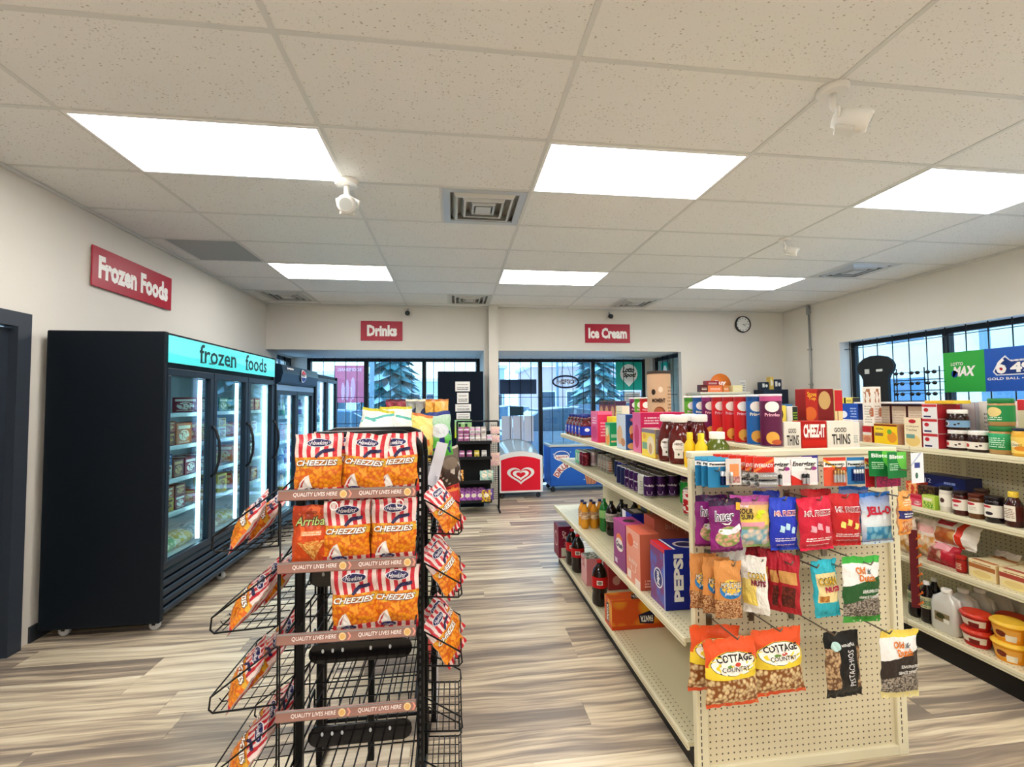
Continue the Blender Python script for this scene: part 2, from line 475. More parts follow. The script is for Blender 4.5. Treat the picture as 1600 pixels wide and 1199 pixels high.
# ---- ceiling: lay-in tiles on a bar grid
def tile_material():
    m = bpy.data.materials.new('fissured_ceiling_tile'); g = NG(m)
    tc = g.n('ShaderNodeTexCoord'); oi = g.n('ShaderNodeObjectInfo')
    p = g.VM('ADD', tc.outputs['Object'], g.VM('MULTIPLY', oi.outputs['Location'], (3.1, 2.3, 1)))
    vo = g.n('ShaderNodeTexVoronoi'); vo.inputs['Scale'].default_value = 75; g.put(vo.inputs['Vector'], p)
    v2 = g.n('ShaderNodeTexVoronoi'); v2.inputs['Scale'].default_value = 40; g.put(v2.inputs['Vector'], g.VM('MULTIPLY', p, (1, 1.6, 1)))
    no = g.n('ShaderNodeTexNoise'); no.inputs['Scale'].default_value = 6; g.put(no.inputs['Vector'], p)
    thr = g.M('MULTIPLY', no.outputs['Fac'], 0.34)
    a = g.M('LESS_THAN', vo.outputs['Distance'], thr)
    sx = g.n('ShaderNodeSeparateXYZ'); g.put(sx.inputs[0], v2.outputs['Color'])
    b = g.M('MULTIPLY', g.M('LESS_THAN', v2.outputs['Distance'], 0.2), g.M('GREATER_THAN', sx.outputs[0], 0.6))
    f = g.M('MAXIMUM', g.M('MULTIPLY', a, 0.45), g.M('MULTIPLY', b, 0.75))
    g.put(g.b.inputs['Base Color'], g.mix(f, c4('#ecebe8'), c4('#aaa497')))
    g.b.inputs['Roughness'].default_value = 0.9
    bp = g.n('ShaderNodeBump'); bp.inputs['Strength'].default_value = 0.25; bp.inputs['Distance'].default_value = .004; bp.invert = True
    g.put(bp.inputs['Height'], f); g.put(g.b.inputs['Normal'], bp.outputs[0])
    return m
tile_m = tile_material(); bar_m = mat('#d9d9d5', .45, name='white_grid_bar')
ceiling = simple('ceiling', [(XL - .2, XR + .25, YF - .2, YB + .2, ZC + .05, ZC + .15)], mat('#b9b6b0', .8))
GX = [XL] + [0.52579 + 1.2192 * k for k in range(-2, 4)] + [XR]
GY = [YF] + [1.813 + 0.6096 * r for r in range(-7, 9)] + [YB]
LIGHTS = {(1, 9), (3, 9), (5, 9), (1, 13), (3, 13), (5, 13), (1, 5), (3, 5), (5, 5), (1, 1), (3, 1), (5, 1)}
VENTC = {(2, 10): 'r', (2, 15): 'r', (0, 15): 'r', (4, 15): 'r', (6, 12): 'm', (0, 12): 'g'}
tm = {}
def tile(x0, x1, y0, y1):
    w, d = round(x1 - x0, 4), round(y1 - y0, 4)
    if (w, d) not in tm:
        b = MB(); b.box(.006, w - .006, .006, d - .006, 0, .014, tile_m, ch=.003); tm[(w, d)] = b.build('ceiling_tile')
    S('ceiling_tile', tm[(w, d)], ceiling, (x0, y0, ZC + .003))
for i in range(len(GX) - 1):
    for j in range(len(GY) - 1):
        x0, x1, y0, y1 = GX[i], GX[i + 1], GY[j], GY[j + 1]
        if (i, j) in LIGHTS: continue
        k = VENTC.get((i, j))
        if k == 'r' or k == 'g': tile(x0, x1 - .61, y0, y1) if x1 - x0 > .9 else tile(x0, x1 - .61, y0, y1)
        elif k == 'm': tile(x0, x0 + .0, y0, y1) if 0 else tile(x0 + .61, x1, y0, y1)
        else: tile(x0, x1, y0, y1)
for x in GX[1:-1]: simple('ceiling_bar', [(x - .012, x + .012, YF, YB, ZC - .001, ZC + .03)], bar_m, ceiling)
for y in GY[1:-1]: simple('ceiling_bar', [(XL, XR, y - .012, y + .012, ZC, ZC + .03)], bar_m, ceiling)
for k, (i, j) in {a: b for a, b in [((2, 10), 0), ((2, 15), 0), ((0, 15), 0), ((4, 15), 0), ((0, 12), 0)]}.items() if False else []: pass
for (i, j), k in VENTC.items():
    xx = GX[i + 1] - .61 if k != 'm' else GX[i] + .61
    simple('ceiling_bar', [(xx - .012, xx + .012, GY[j], GY[j + 1], ZC, ZC + .03)], bar_m, ceiling)
simple('trim_2', [(XL, XL + .02, YF, YB, ZC - .018, ZC), (XL, XR, YB - .02, YB, ZC - .018, ZC), (XR - .02, XR, YF, YB, ZC - .018, ZC)], bar_m)
led_m = bpy.data.materials.new('led_diffuser'); led_m.use_nodes = True
_b = led_m.node_tree.nodes['Principled BSDF']; _b.inputs['Base Color'].default_value = (.9, .9, .9, 1)
_b.inputs['Emission Color'].default_value = (1.0, 0.98, 0.95, 1); _b.inputs['Emission Strength'].default_value = PANEL_STRENGTH
w_, d_ = 1.2192, .6096
b = MB()
for q in ((0.006, w_ - .006, .006, .022), (0.006, w_ - .006, d_ - .022, d_ - .006), (.006, .022, .022, d_ - .022), (w_ - .022, w_ - .006, .022, d_ - .022)): b.box(*q, -.006, .02, mat('#f2f2f0', .4))
lf = b.build('panel_frame'); b = MB(); b.box(.022, w_ - .022, .022, d_ - .022, 0, .012, led_m); ld = b.build('diffuser')
names = {(1, 9): 'large glowing ceiling light panel nearest the left wall sign', (3, 9): 'glowing ceiling light panel right of the large near vent', (5, 9): 'glowing ceiling light panel nearest the right wall window', (1, 13): 'distant ceiling light panel leftmost of the far row', (3, 13): 'distant ceiling light panel in the middle of the far row', (5, 13): 'distant ceiling light panel rightmost of the far row'}
for n_, ij in enumerate(sorted(LIGHTS)):
    lab = names.get(ij, None)
    root = ob('ceiling_light', lf, (GX[ij[0]], GY[ij[1]], ZC), label=lab or 'ceiling light panel behind the viewer, %s of its row, %s row' % ({1: 'left', 3: 'middle', 5: 'right'}[ij[0]], {1: 'rear', 5: 'nearer'}[ij[1]]), cat='light', group='flat ceiling light panels' if lab else 'light panels behind the viewer')
    ob('diffuser', ld, parent=root)
# vents
vm = mat('#c9ccca', .3, .3, name='vent_metal'); vd = mat('#1c2427', .7)
def vent(x, y, label):
    s_ = .585; b = MB(); b.box(0, s_, 0, s_, .06, .07, vd)
    root = ob('ceiling_vent', b.build('vent_back'), (x, y, ZC - .004), label=label, cat='vent', group='square ceiling air vents')
    b = MB()
    for r0, r1, za, zb in ((0, .05, 0, .012),):
        b.box(r0, s_ - r0, r0, r1, za, zb, vm); b.box(r0, s_ - r0, s_ - r1, s_ - r0, za, zb, vm); b.box(r0, r1, r1, s_ - r1, za, zb, vm); b.box(s_ - r1, s_ - r0, r1, s_ - r1, za, zb, vm)
    ob('vent_frame', b.build('vent_frame'), parent=root)
    for (ri, ro) in ((.09, .05), (.15, .12), (.21, .19)):
        b = MB(); A = []; zt, zb = .05, -.012
        pr = [(ro, zt), (ri, zb), (ri + .015, zb + .002), (ro + .012, zt)]
        vs = []
        for r, z in pr: vs += [(r, r, z), (s_ - r, r, z), (s_ - r, s_ - r, z), (r, s_ - r, z)]
        fs = []
        for i in range(4):
            i2 = (i + 1) % 4
            for k in range(4):
                k2 = (k + 1) % 4; fs.append((i * 4 + k, i * 4 + k2, i2 * 4 + k2, i2 * 4 + k))
        b.add(vs, fs, vm); ob('louvre_ring', b.build('louvre_ring'), parent=root)
    b = MB(); b.box(.235, s_ - .235, .235, s_ - .235, -.014, -.008, vm, ch=.002); ob('centre_plate', b.build('centre_plate'), parent=root)
vent(GX[3] - .60, GY[10] + .012, 'large square metal air vent nearest the viewer on the ceiling')
vent(GX[3] - .60, GY[15] + .012, 'small far square air vent right above the Drinks sign wall')
vent(GX[1] - .60, GY[15] + .012, 'far square air vent near the left wall corner')
vent(GX[5] - .60, GY[15] + .012, 'far square air vent above the Ice Cream sign wall')
vent(GX[6] + .012, GY[12] + .012, 'square air vent near the right wall and clock corner')
b = MB(); b.box(.0, .585, 0, .585, 0, .01, mat('#9ea3a4', .5, bump=.2, bscale=60), ch=.003)
gp = ob('access_panel', b.build('access_panel'), (GX[1] - .60, GY[12] + .012, ZC + .001), label='grey square panel in the ceiling above the freezer', cat='panel')

# ---- left door in its dark frame
dm = mat('#2a313b', .45, name='dark_door_paint')
d = simple('door_1', [(XL - .06, XL - .02, 2.38, 3.14, 0.01, 1.98)], dm)
simple('door_frame', [(XL - .05, XL + .03, 3.13, 3.22, 0, 2.08), (XL - .05, XL + .03, 2.30, 2.39, 0, 2.08), (XL - .05, XL + .03, 2.39, 3.13, 1.99, 2.08)], mat('#343b45', .5), d)
b = MB(); b.tube([(XL - .02, 2.46, 1.0), (XL + .04, 2.46, 1.0), (XL + .04, 2.57, 1.0)], .01, mat('#8a8d90', .3, 1.0)); S('door_handle', b.build('door_handle'), d)

# ---- windows
pane_m = glass_mat('#eef8fb', .9)
def window(name, axis, pos, a0, a1, z0, z1, mull, fw=.06, bars=None, bar_in=-.10, hz=(), th=.06, parent_bars=True, barsp=.18):
    """axis 'y': the window lies in a plane y=pos, running along x; axis 'x': plane x=pos running along y"""
    def bx(u0, u1, w0, w1, za, zb, m, mb):
        if axis == 'y': mb.box(u0, u1, w0, w1, za, zb, m)
        else: mb.box(w0, w1, u0, u1, za, zb, m)
    b = MB()
    bx(a0, a1, pos, pos + th, z1 - fw, z1, frame_m, b); bx(a0, a1, pos, pos + th, z0, z0 + fw, frame_m, b)
    bx(a0, a0 + fw, pos, pos + th, z0 + fw, z1 - fw, frame_m, b); bx(a1 - fw, a1, pos, pos + th, z0 + fw, z1 - fw, frame_m, b)
    w = S(name, b.build('window_frame'))
    ed = [a0 + fw] + [q for q in mull] + [a1 - fw]
    for q in mull:
        b = MB(); bx(q - .035, q + .035, pos - .01, pos + th, z0 + fw, z1 - fw, frame_m, b); S('mullion', b.build('mullion'), w)
    for i in range(len(ed) - 1):
        b = MB(); u0 = ed[i] + (.035 if i else 0); u1 = ed[i + 1] - (.035 if i < len(ed) - 2 else 0)
        bx(u0, u1, pos + .02, pos + .026, z0 + fw, z1 - fw, pane_m, b); S('pane', b.build('pane'), w)
    if barsp:
        n = int((a1 - a0) / barsp)
        for i in range(n):
            u = a0 + (i + .6) * (a1 - a0) / n; pw = pos + bar_in
            P = [(u, pw, z0), (u, pw, z1)] if axis == 'y' else [(pw, u, z0), (pw, u, z1)]
            b = MB(); b.tube(P, .006, black_m, 5); S('security_bar', b.build('security_bar'), w)
        for z in hz:
            P = [(a0, pw, z), (a1, pw, z)] if axis == 'y' else [(pw, a0, z), (pw, a1, z)]
            b = MB(); b.tube(P, .005, black_m, 5); S('security_bar', b.build('security_bar'), w)
    return w
w1 = window('window_1', 'y', BAY, -2.47, .45, .06, 2.275, [-1.50, -.52], hz=(.55, 1.16, 1.60))
w2 = window('window_2', 'y', BAY, .67, 3.52, .06, 2.275, [1.54, 2.52], hz=(.55, 1.58))
w3 = window('window_3', 'x', XL - .10, 7.30, 8.02, .90, 2.26, [], bar_in=.08, hz=(1.6,))
w4 = window('window_4', 'x', 3.645, 6.98, 7.92, .06, 2.275, [], bar_in=-.06, hz=(1.6,), th=.03)
w5 = window('window_5', 'x', 5.60, 1.2, 5.78, 1.18, 2.30, [2.6, 4.52], bar_in=-.10, hz=(1.36, 2.2), barsp=.2)
# bay side walls
simple('wall_back', [(XL, -2.47, BAY, BAY + .06, 0, 2.285), (3.52, 3.68, BAY, BAY + .06, 0, 2.285), (3.62, 3.68, YB, 6.98, 0, 2.285), (3.62, 3.68, 7.92, BAY, 0, 2.285)], wall_m)
simple('trim_3', [(XR - .03, XR + .2, 1.2, 5.78, 1.15, 1.18)], white_m)
# ================================================================ outside, seen through the glass
b = MB(); b.box(-60, 60, BAY + .3, 120, -.25, -.12, mat('#eef3f8', .8, bump=.4, bscale=.8)); b.box(5.8, 60, -40, BAY + .3, -.25, -.12, mat('#eef3f8', .8, bump=.4, bscale=.8))
b.box(-60, 60, 22, 30, -.12, -.10, mat('#b9c3cc', .7)); b.box(-60, -2.9, -40, BAY + .3, -.25, -.12, mat('#eef3f8', .8))
S('ground', b.build('snowy_ground'))

def car(x, y, rz, paint, label):
    pm_ = mat(paint, .25, .3, coat=.6); gm = mat('#4f6c80', .1); W = .88
    def prism(b, pts, w, m, bev=.06):
        n = len(pts); cx = sum(p[0] for p in pts) / n; cz = sum(p[1] for p in pts) / n
        vs = []
        for yy, s_ in ((-w, .965), (-w + bev, 1), (w - bev, 1), (w, .965)):
            vs += [(cx + (px - cx) * s_, yy, cz + (pz - cz) * s_) for px, pz in pts]
        fs = [tuple(range(n)), tuple(3 * n + k for k in reversed(range(n)))]
        for i in range(3):
            for k in range(n):
                k2 = (k + 1) % n; fs.append((i * n + k, (i + 1) * n + k, (i + 1) * n + k2, i * n + k2))
        b.add(vs, [f[::-1] for f in fs], m)
    b = MB(); prism(b, [(-2.25, .32), (-2.3, .62), (-2.2, .86), (-1.95, .95), (.7, .96), (1.6, .86), (2.15, .72), (2.3, .5), (2.25, .28), (1.0, .22), (-1.2, .22)], W, pm_)
    root = ob('car', b.build('car_body'), (x, y, -.12), (0, 0, rz), label=label, cat='car', group='parked cars outside')
    b = MB(); prism(b, [(-1.9, .94), (-1.35, 1.38), (-.5, 1.47), (.25, 1.42), (1.05, .95)], W - .1, gm, .12); ob('window_band', b.build('window_band'), parent=root)
    b = MB(); prism(b, [(-1.35, 1.39), (-.5, 1.49), (.27, 1.44), (.22, 1.40), (-.5, 1.44), (-1.3, 1.36)], W - .12, pm_, .05)
    for px in (-.55,): b.box(px - .04, px + .04, -W + .09, W - .09, .95, 1.44, pm_)
    ob('roof', b.build('roof'), parent=root)
    for sx_ in (-1.4, 1.4):
        for sy in (-1, 1):
            b = MB(); b.lathe([(0.05, -.1), (.3, -.1), (.33, -.06), (.33, .06), (.3, .1), (.2, .1), (.18, .07), (0.03, .07)], mat('#1a1c1f', .7), 20)
            w = ob('wheel', b.build('wheel'), (sx_, sy * (W - .08), .33), (sy * -pi / 2, 0, 0), root)
    return root
car(2.15, 10.9, pi + .04, '#9fb4c4', 'silver blue car parked just outside the right window bay')
car(-2.6, 11.6, .06, '#6fa0cc', 'blue car parked just outside the left window bay')
car(2.6, 18.6, .1, '#dfe6ec', 'pale snow covered car on the far side of the lot')
car(6.2, 22.0, 3.2, '#5f7385', 'grey car across the street behind the OPEN sign')
car(-.5, 25.5, 0, '#33485c', 'dark car passing on the street beyond the lot')

def spruce(x, y, h, r, label):
    rg = random.Random(3); b = MB(); b.tube([(0, 0, 0), (0, 0, h)], .14, mat('#4b4038', .9), 7)
    root = ob('spruce_tree', b.build('trunk'), (x, y, -.12), label=label, cat='tree')
    b = MB(); ms = [mat('#2f5f66', .9), mat('#3f7a80', .9), mat('#274c57', .9), mat('#9fc4cf', .8)]
    n = 46
    for i in range(n):
        z = .9 + (h - .9) * i / n; R = r * (1 - i / n) ** .85 + .12
        for k in range(13):
            a = rg.random() * 2 * pi; L = R * (.75 + rg.random() * .4); d = .12 + L * .22
            ca, sa = cos(a), sin(a); w = .14 + .16 * L
            pts = [(0, 0, z + .05), (ca * L * .5 - sa * w, sa * L * .5 + ca * w, z - d * .35), (ca * L, sa * L, z - d), (ca * L * .5 + sa * w, sa * L * .5 - ca * w, z - d * .35), (ca * L * .5, sa * L * .5, z + .06)]
            b.add(pts, [(0, 1, 4), (1, 2, 4), (2, 3, 4), (3, 0, 4)], ms[rg.choice([0, 0, 1, 1, 2, 3])])
    f = ob('foliage', b.build('foliage'), parent=root); f['kind'] = 'stuff'
spruce(-2.75, 20.5, 7.2, 1.55, 'tall blue green spruce tree outside the left window bay')
spruce(9.6, 30, 8.0, 2.2, 'broad distant spruce tree behind the OPEN sign')

def bare_tree(x, y, h, label, seed):
    rg = random.Random(seed); b = MB(); m = mat('#5d6a72', .9)
    def br(p, d, L, r, lv):
        q = p + d * L; b.tube([p, (p + q) / 2 + Vector((rg.uniform(-.04, .04), 0, 0)) * L, q], r, m, 4)
        if lv <= 0: return
        for _ in range(3):
            nd = (d + Vector((rg.uniform(-.8, .8), rg.uniform(-.8, .8), rg.uniform(-.1, .6)))).normalized(); br(q, nd, L * .68, r * .6, lv - 1)
    br(Vector((0, 0, 0)), Vector((0, 0, 1)), h * .34, .13, 4)
    ob('bare_tree', b.build('bare_tree'), (x, y, -.12), label=label, cat='tree')
bare_tree(-6.6, 19, 6.5, 'leafless tree outside the leftmost pane of the left bay', 4)
bare_tree(7.5, 17, 6, 'leafless tree seen beyond the right bay', 9)

def building(x0, x1, y, d, h, wall, roof, label, nwin=4, axis='y'):
    b = MB(); b.box(x0, x1, y, y + d, -.12, h, mat(wall, .8, bump=.1, bscale=3))
    root = ob('building', b.build('walls'), label=label, cat='building')
    b = MB(); b.box(x0 - .3, x1 + .3, y - .3, y + d + .3, h, h + .35, mat(roof, .8), ch=.05); ob('roof', b.build('roof'), parent=root)
    step = (x1 - x0) / nwin
    for i in range(nwin):
        b = MB(); cx = x0 + step * (i + .5); ww = step * .32
        b.box(cx - ww, cx + ww, y - .06, y, .8, min(2.4, h - .4), mat('#f0f2f4', .5)); f = ob('window', b.build('window'), parent=root)
        b = MB(); b.box(cx - ww + .1, cx + ww - .1, y - .09, y - .06, .9, min(2.3, h - .5), mat('#3c5466', .15)); ob('pane', b.build('pane'), parent=f)
    return root
building(-4.2, 2.2, 44, 8, 3.5, '#b9cdd9', '#eaf1f6', 'low pale blue building across the street', 5)
building(-16, -5, 40, 8, 3.9, '#c3ced6', '#dfe8ee', 'long grey building behind the red billboard', 6)
building(6.5, 18, 37, 9, 4.4, '#cdb6ba', '#e6edf2', 'dull brick shop building right of the OPEN sign', 5)
building(2.9, 5.2, 47, 7, 5.0, '#a9bfce', '#d7e2ea', 'tall narrow slate building in the distance', 2)
def rwall():
    b = MB(); x = 15.0; b.box(x, x + 8, -8, 19, -.12, 5.6, mat('#efe6d6', .8, bump=.1, bscale=3))
    root = ob('building', b.build('walls'), label='large pale two storey building outside the right wall window', cat='building')
    b = MB(); b.box(x - .3, x + 8, -8, 19, 5.6, 5.9, mat('#8a93a0', .7)); ob('roof', b.build('roof'), parent=root)
    for i in range(8):
        for z in (.9, 3.3):
            b = MB(); y = -6 + i * 3.1; b.box(x - .06, x, y, y + 1.5, z, z + 1.4, mat('#f3f5f7', .5)); f = ob('window', b.build('window'), parent=root)
            b = MB(); b.box(x - .09, x - .06, y + .12, y + 1.38, z + .12, z + 1.28, mat('#5b7f9c', .15)); ob('pane', b.build('pane'), parent=f)
    b = MB(); b.lathe([(.05, 0), (.75, 0), (.8, .05), (.75, .1), (.05, .1)], mat('#e9f2e4', .5), 24); ob('round_sign', b.build('round_sign'), (x - .02, 10.6, 3.5), (0, -pi / 2, 0), root)
rwall()
def pole(x, y, h, label, arm=True):
    b = MB(); b.tube([(0, 0, 0), (0, 0, h)], .09, mat('#7b96a3', .7), 8)
    if arm: b.tube([(-.9, 0, h - .6), (.9, 0, h - .6)], .05, mat('#7b96a3', .7), 6)
    ob('utility_pole', b.build('pole'), (x, y, -.12), label=label, cat='pole')
pole(-3.05, 17.5, 7.5, 'pale utility pole beside the spruce tree'); pole(7.6, 33, 6.8, 'distant utility pole behind the right bay'); pole(11.5, 8.5, 6.5, 'utility pole outside the right wall window')
b = MB()
for k, z in enumerate((3.6, 3.9, 4.2)):
    b.tube([(11.5, -6 + i * 2.0, z - .35 * sin(pi * (i / 9.0)) + .0 * k) for i in range(10)], .012, black_m, 4)
ob('overhead_cables', b.build('cables'), label='overhead cables crossing outside the right wall window', cat='cable')

# red billboard with lettering that reads from the street
b = MB(); bm_ = mat('#c9647c', .5); b.box(-.62, .62, 0, .05, .0, 1.35, bm_, ch=.01)
fm = face_map('front', -.62, .62, 0, .05, 0, 1.35, .003); mm = lambda u, v: fm(1 - u, v)
text(b, 'BOOMERANG', mm, .1, .84, .9, .93, mat('#eab9c4', .5))
for q in ((.28, .30, .06, .24), (.42, .34, .07, .28), (.62, .38, .08, .3)): b.poly(ell(q[0], q[1], q[2], q[3], 16), fm, mat('#dc9fb4', .5))
root = ob('billboard', b.build('billboard'), (-3.0, 13.6, 1.52), scale=(.66, 1, .80), label='faded red billboard with mirrored lettering outside the left bay', cat='sign')
b = MB(); b.tube([(-.5, .02, -2.1), (-.5, .02, .02)], .03, black_m); b.tube([(.5, .02, -2.1), (.5, .02, .02)], .03, black_m); ob('post', b.build('post'), parent=root)
b = MB(); b.box(-2.3, 1.4, 0, .12, .55, 1.25, mat('#b06b86', .6), ch=.02)
for px in (-2.2, -.5, 1.3): b.tube([(px, .06, 0), (px, .06, .6)], .04, black_m)
ob('banner_fence', b.build('banner_fence'), (-1.9, 15.5, -.12), label='long dull pink banner along the parking lot edge', cat='banner')
b = MB(); b.box(-.2, .2, -.2, .2, .0, .55, mat('#d8663f', .6), ch=.03); ob('orange_bin', b.build('bin'), (-3.2, 11.0, .95), label='small orange box beyond the third cooler', cat='box') if False else None
# ================================================================ signs, cameras, clock, conduit
red_sign = pm('#a5122c', [('g', -2.5, 1.0, '#ae1a34')], .3, name='red_sign_face')
wht = mat('#fbf6f2', .4, name='white_print')
def sign(word, loc, w, h, rz, label):
    b = MB(); b.box(-w / 2, w / 2, -.012, 0, -h / 2, h / 2, red_sign, ch=.002, faces={'back': wht})
    fm = face_map('front', -w / 2, w / 2, -.012, 0, -h / 2, h / 2, .0012)
    l = {'Frozen Foods': (.06, .94), 'Drinks': (.15, .87), 'Ice Cream': (.07, .93)}[word]
    text(b, word, fm, l[0], .22, l[1], .80, wht, bold=.05)
    ob('aisle_sign', b.build('sign_board'), loc, (0, 0, rz), label=label, cat='sign', group='red aisle signs')
sign('Frozen Foods', (XL + .013, 4.167, 2.545), .95, .305, pi / 2, 'red wall sign reading Frozen Foods above the black freezer')
sign('Drinks', (-1.06, YB - .001, 2.567), .60, .29, 0, 'red wall sign reading Drinks')
sign('Ice Cream', (2.40, YB - .001, 2.565), .73, .295, 0, 'red wall sign reading Ice Cream')

def swivel(x, y, rz, label, s=1.0):
    wm = mat('#eceae4', .35)
    b = MB(); b.lathe([(.045, -.02), (.05, -.012), (.05, 0)], wm, 18); b.tube([(0, 0, -.015), (0, 0, -.06), (.015, -.01, -.085)], .012, wm, 8)
    root = ob('security_camera', b.build('mount'), (x, y, ZC), (0, 0, rz), label=label, cat='camera', group='white ceiling cameras', scale=s)
    b = MB(); b.lathe([(.012, -.02), (.03, -.015), (.036, .02), (.038, .075), (.033, .09), (.026, .092)], wm, 18, cap_mat=mat('#b9bcb8', .2)); b.box(-.03, .03, -.044, -.03, .0, .06, mat('#dcdad2', .4), ch=.004)
    ob('camera_body', b.build('camera_body'), (.015, -.01, -.105), (radians(115), 0, .5), root)
    b = MB(); b.tube([(-.04, 0, 0), (-.045, 0, .03), (0, 0, .05), (.045, 0, .03), (.04, 0, 0)], .006, wm, 6); ob('yoke', b.build('yoke'), (.01, -.005, -.12), (0, 0, .5), root)
swivel(1.76, 1.86, .4, 'white swivel camera on the ceiling nearest the viewer at right', 1.35)
swivel(-.69, 3.02, -.4, 'white swivel camera on the ceiling left of the near vent', 1.5)
swivel(2.96, 3.70, .2, 'white swivel camera on the ceiling nearer the clock')
def bullet(x, label):
    b = MB(); b.tube([(0, 0, 0), (0, -.02, -.03), (0, -.05, -.04)], .01, mat('#8d9196', .4), 8)
    root = ob('bullet_camera', b.build('bracket'), (x, YB, 2.90), label=label, cat='camera', group='black wall cameras')
    b = MB(); b.lathe([(.02, 0), (.034, .005), (.036, .06), (.03, .075), (.018, .07)], black_m, 16, cap_mat=mat('#3a4046', .1)); ob('camera_head', b.build('camera_head'), (0, -.04, -.065), (pi / 2 + .25, 0, 0), root)
bullet(-.68, 'small black camera above the Drinks sign wall'); bullet(2.43, 'small black camera above the Ice Cream sign')

b = MB(); b.lathe([(.125, 0), (.135, .01), (.135, .035), (.12, .042)], black_m, 36, cap=False); b.lathe([(.001, .02), (.122, .021)], mat('#eff0ee', .4), 36, cap=False)
for k in range(12):
    a = k * pi / 6; r = .1; b.box(r * sin(a) - .004, r * sin(a) + .004, r * cos(a) - .009, r * cos(a) + .009, .022, .024, black_m)
ck = ob('wall_clock', b.build('clock_face'), (4.69, YB, 2.737), (pi / 2, 0, 0), label='round white wall clock with a black rim', cat='clock')
b = MB(); b.box(-.004, .055, -.003, .003, .026, .029, black_m); ob('hour_hand', b.build('hour_hand'), rot=(0, 0, -.55), parent=ck)
b = MB(); b.box(-.004, .085, -.002, .002, .030, .033, black_m); ob('minute_hand', b.build('minute_hand'), rot=(0, 0, .12), parent=ck)
b = MB(); cm_ = mat('#9fa3a3', .35, .6); b.tube([(0, 0, 1.10), (0, 0, 2.93)], .014, cm_, 10)
for z in (1.72, 2.25, 2.82): b.box(-.02, .012, -.03, .03, z, z + .02, cm_)
b.box(-.03, .01, -.022, .022, 2.80, 2.94, cm_, ch=.003)
ob('conduit', b.build('conduit'), (5.395, 6.29, 0), label='grey metal conduit running down the right wall near the corner', cat='pipe')

# ================================================================ window posters and displays
def lotto_spot():
    b = MB(); tl = mat('#18b3a4', .4); w, h = .5, .52
    b.box(0, w, -.004, 0, 0, h, tl); fm = face_map('front', 0, w, -.004, 0, 0, h, .001); f2 = face_map('front', 0, w, -.004, 0, 0, h, .002)
    a0 = radians(215); pts = [(.5, .12)] + [(.5 + .33 * cos(-pi * .19 + t * (pi * 1.38) / 24), .58 + .34 * sin(-pi * .19 + t * (pi * 1.38) / 24)) for t in range(25)]
    b.poly(pts, fm, mat('#f4fbfb', .4)); bk = mat('#151515', .5)
    text(b, 'Lotto', f2, .28, .62, .72, .82, bk, bold=.05, shear=.12, arc=.02); text(b, 'Spot!', f2, .3, .42, .76, .62, bk, bold=.05, shear=.12)
    ob('window_poster', b.build('poster'), (2.94, BAY - .03, 1.70), label='teal window poster reading Lotto Spot!', cat='poster', group='lottery window posters')
lotto_spot()
b = MB(); b.box(0, .26, -.004, 0, 0, .36, pm('#18b3a4', [('e', .55, .5, .3, .35, '#f4fbfb')], .4)); ob('window_poster', b.build('poster'), (3.60, 7.3, 1.80), (0, 0, pi / 2), label='teal poster with a white circle on the side window of the right bay', cat='poster', group='lottery window posters')
b = MB(); b.box(0, .3, -.004, 0, 0, .2, pm('#e7edf1', [('t', .08, .1, .92, .9, 5, '#5a6670')], .5)); ob('paper_notice', b.build('paper'), (3.10, BAY - .03, 1.46), label='white printed notice under the Lotto Spot poster', cat='notice')
def open_sign():
    b = MB(); nv = mat('#0b1030', .3); f = lambda u, v: (u, 0, v)
    for rr, t in ((1.0, .014),):
        b.tube([(.235 * cos(2 * pi * k / 28), 0, .105 * sin(2 * pi * k / 28)) for k in range(28)], .016, nv, 6, closed=True)
    b.tube([(.205 * cos(2 * pi * k / 28), -.006, .08 * sin(2 * pi * k / 28)) for k in range(28)], .004, mat('#aab6e8', .3), 5, closed=True)
    text(b, 'OPEN', lambda u, v: (.175 - .35 * u, -.012, -.05 + .1 * v), 0, 0, 1, 1, mat('#0e1440', .3), bold=.07)
    text(b, 'OPEN', lambda u, v: (.17 - .34 * u, -.016, -.05 + .1 * v), 0, 0, 1, 1, mat('#e6ecfb', .3), bold=.0)
    r = ob('open_sign', b.build('open_sign'), (1.985, BAY - .09, 1.855), label='oval OPEN window sign seen from behind', cat='sign')
    b = MB(); b.tube([(-.1, 0, .09), (0, 0, .4)], .003, black_m, 4); b.tube([(.1, 0, .09), (0, 0, .4)], .003, black_m, 4); ob('chain', b.build('chain'), parent=r)
open_sign()
b = MB(); b.box(0, .66, -.02, 0, 0, .26, mat('#12365e', .5), ch=.003); r = ob('window_board', b.build('board'), (.80, BAY - .03, 1.64), label='dark blue board hung behind the glass left of the OPEN sign', cat='sign')
b = MB(); b.tube([(.1, -.01, .26), (.33, -.01, .6)], .003, black_m, 4); b.tube([(.56, -.01, .26), (.33, -.01, .6)], .003, black_m, 4); ob('cord', b.build('cord'), parent=r)
b = MB(); b.box(0, .24, -.02, 0, 0, .16, mat('#123c50', .5), ch=.003); ob('window_board', b.build('board'), (.98, BAY - .03, 1.26), label='small dark square board low on the glass above white panels', cat='sign')
for k, (x, w) in enumerate(((.83, .19), (1.03, .19), (1.23, .17))):
    b = MB(); b.box(0, w, -.01, 0, 0, .45, mat('#d5dcef', .5), ch=.002); ob('paper_notice', b.build('paper'), (x, BAY - .03, .80), label='%s of three pale paper panels taped low on the window' % ('leftmost', 'middle', 'rightmost')[k], cat='notice', group='pale paper panels on the window')

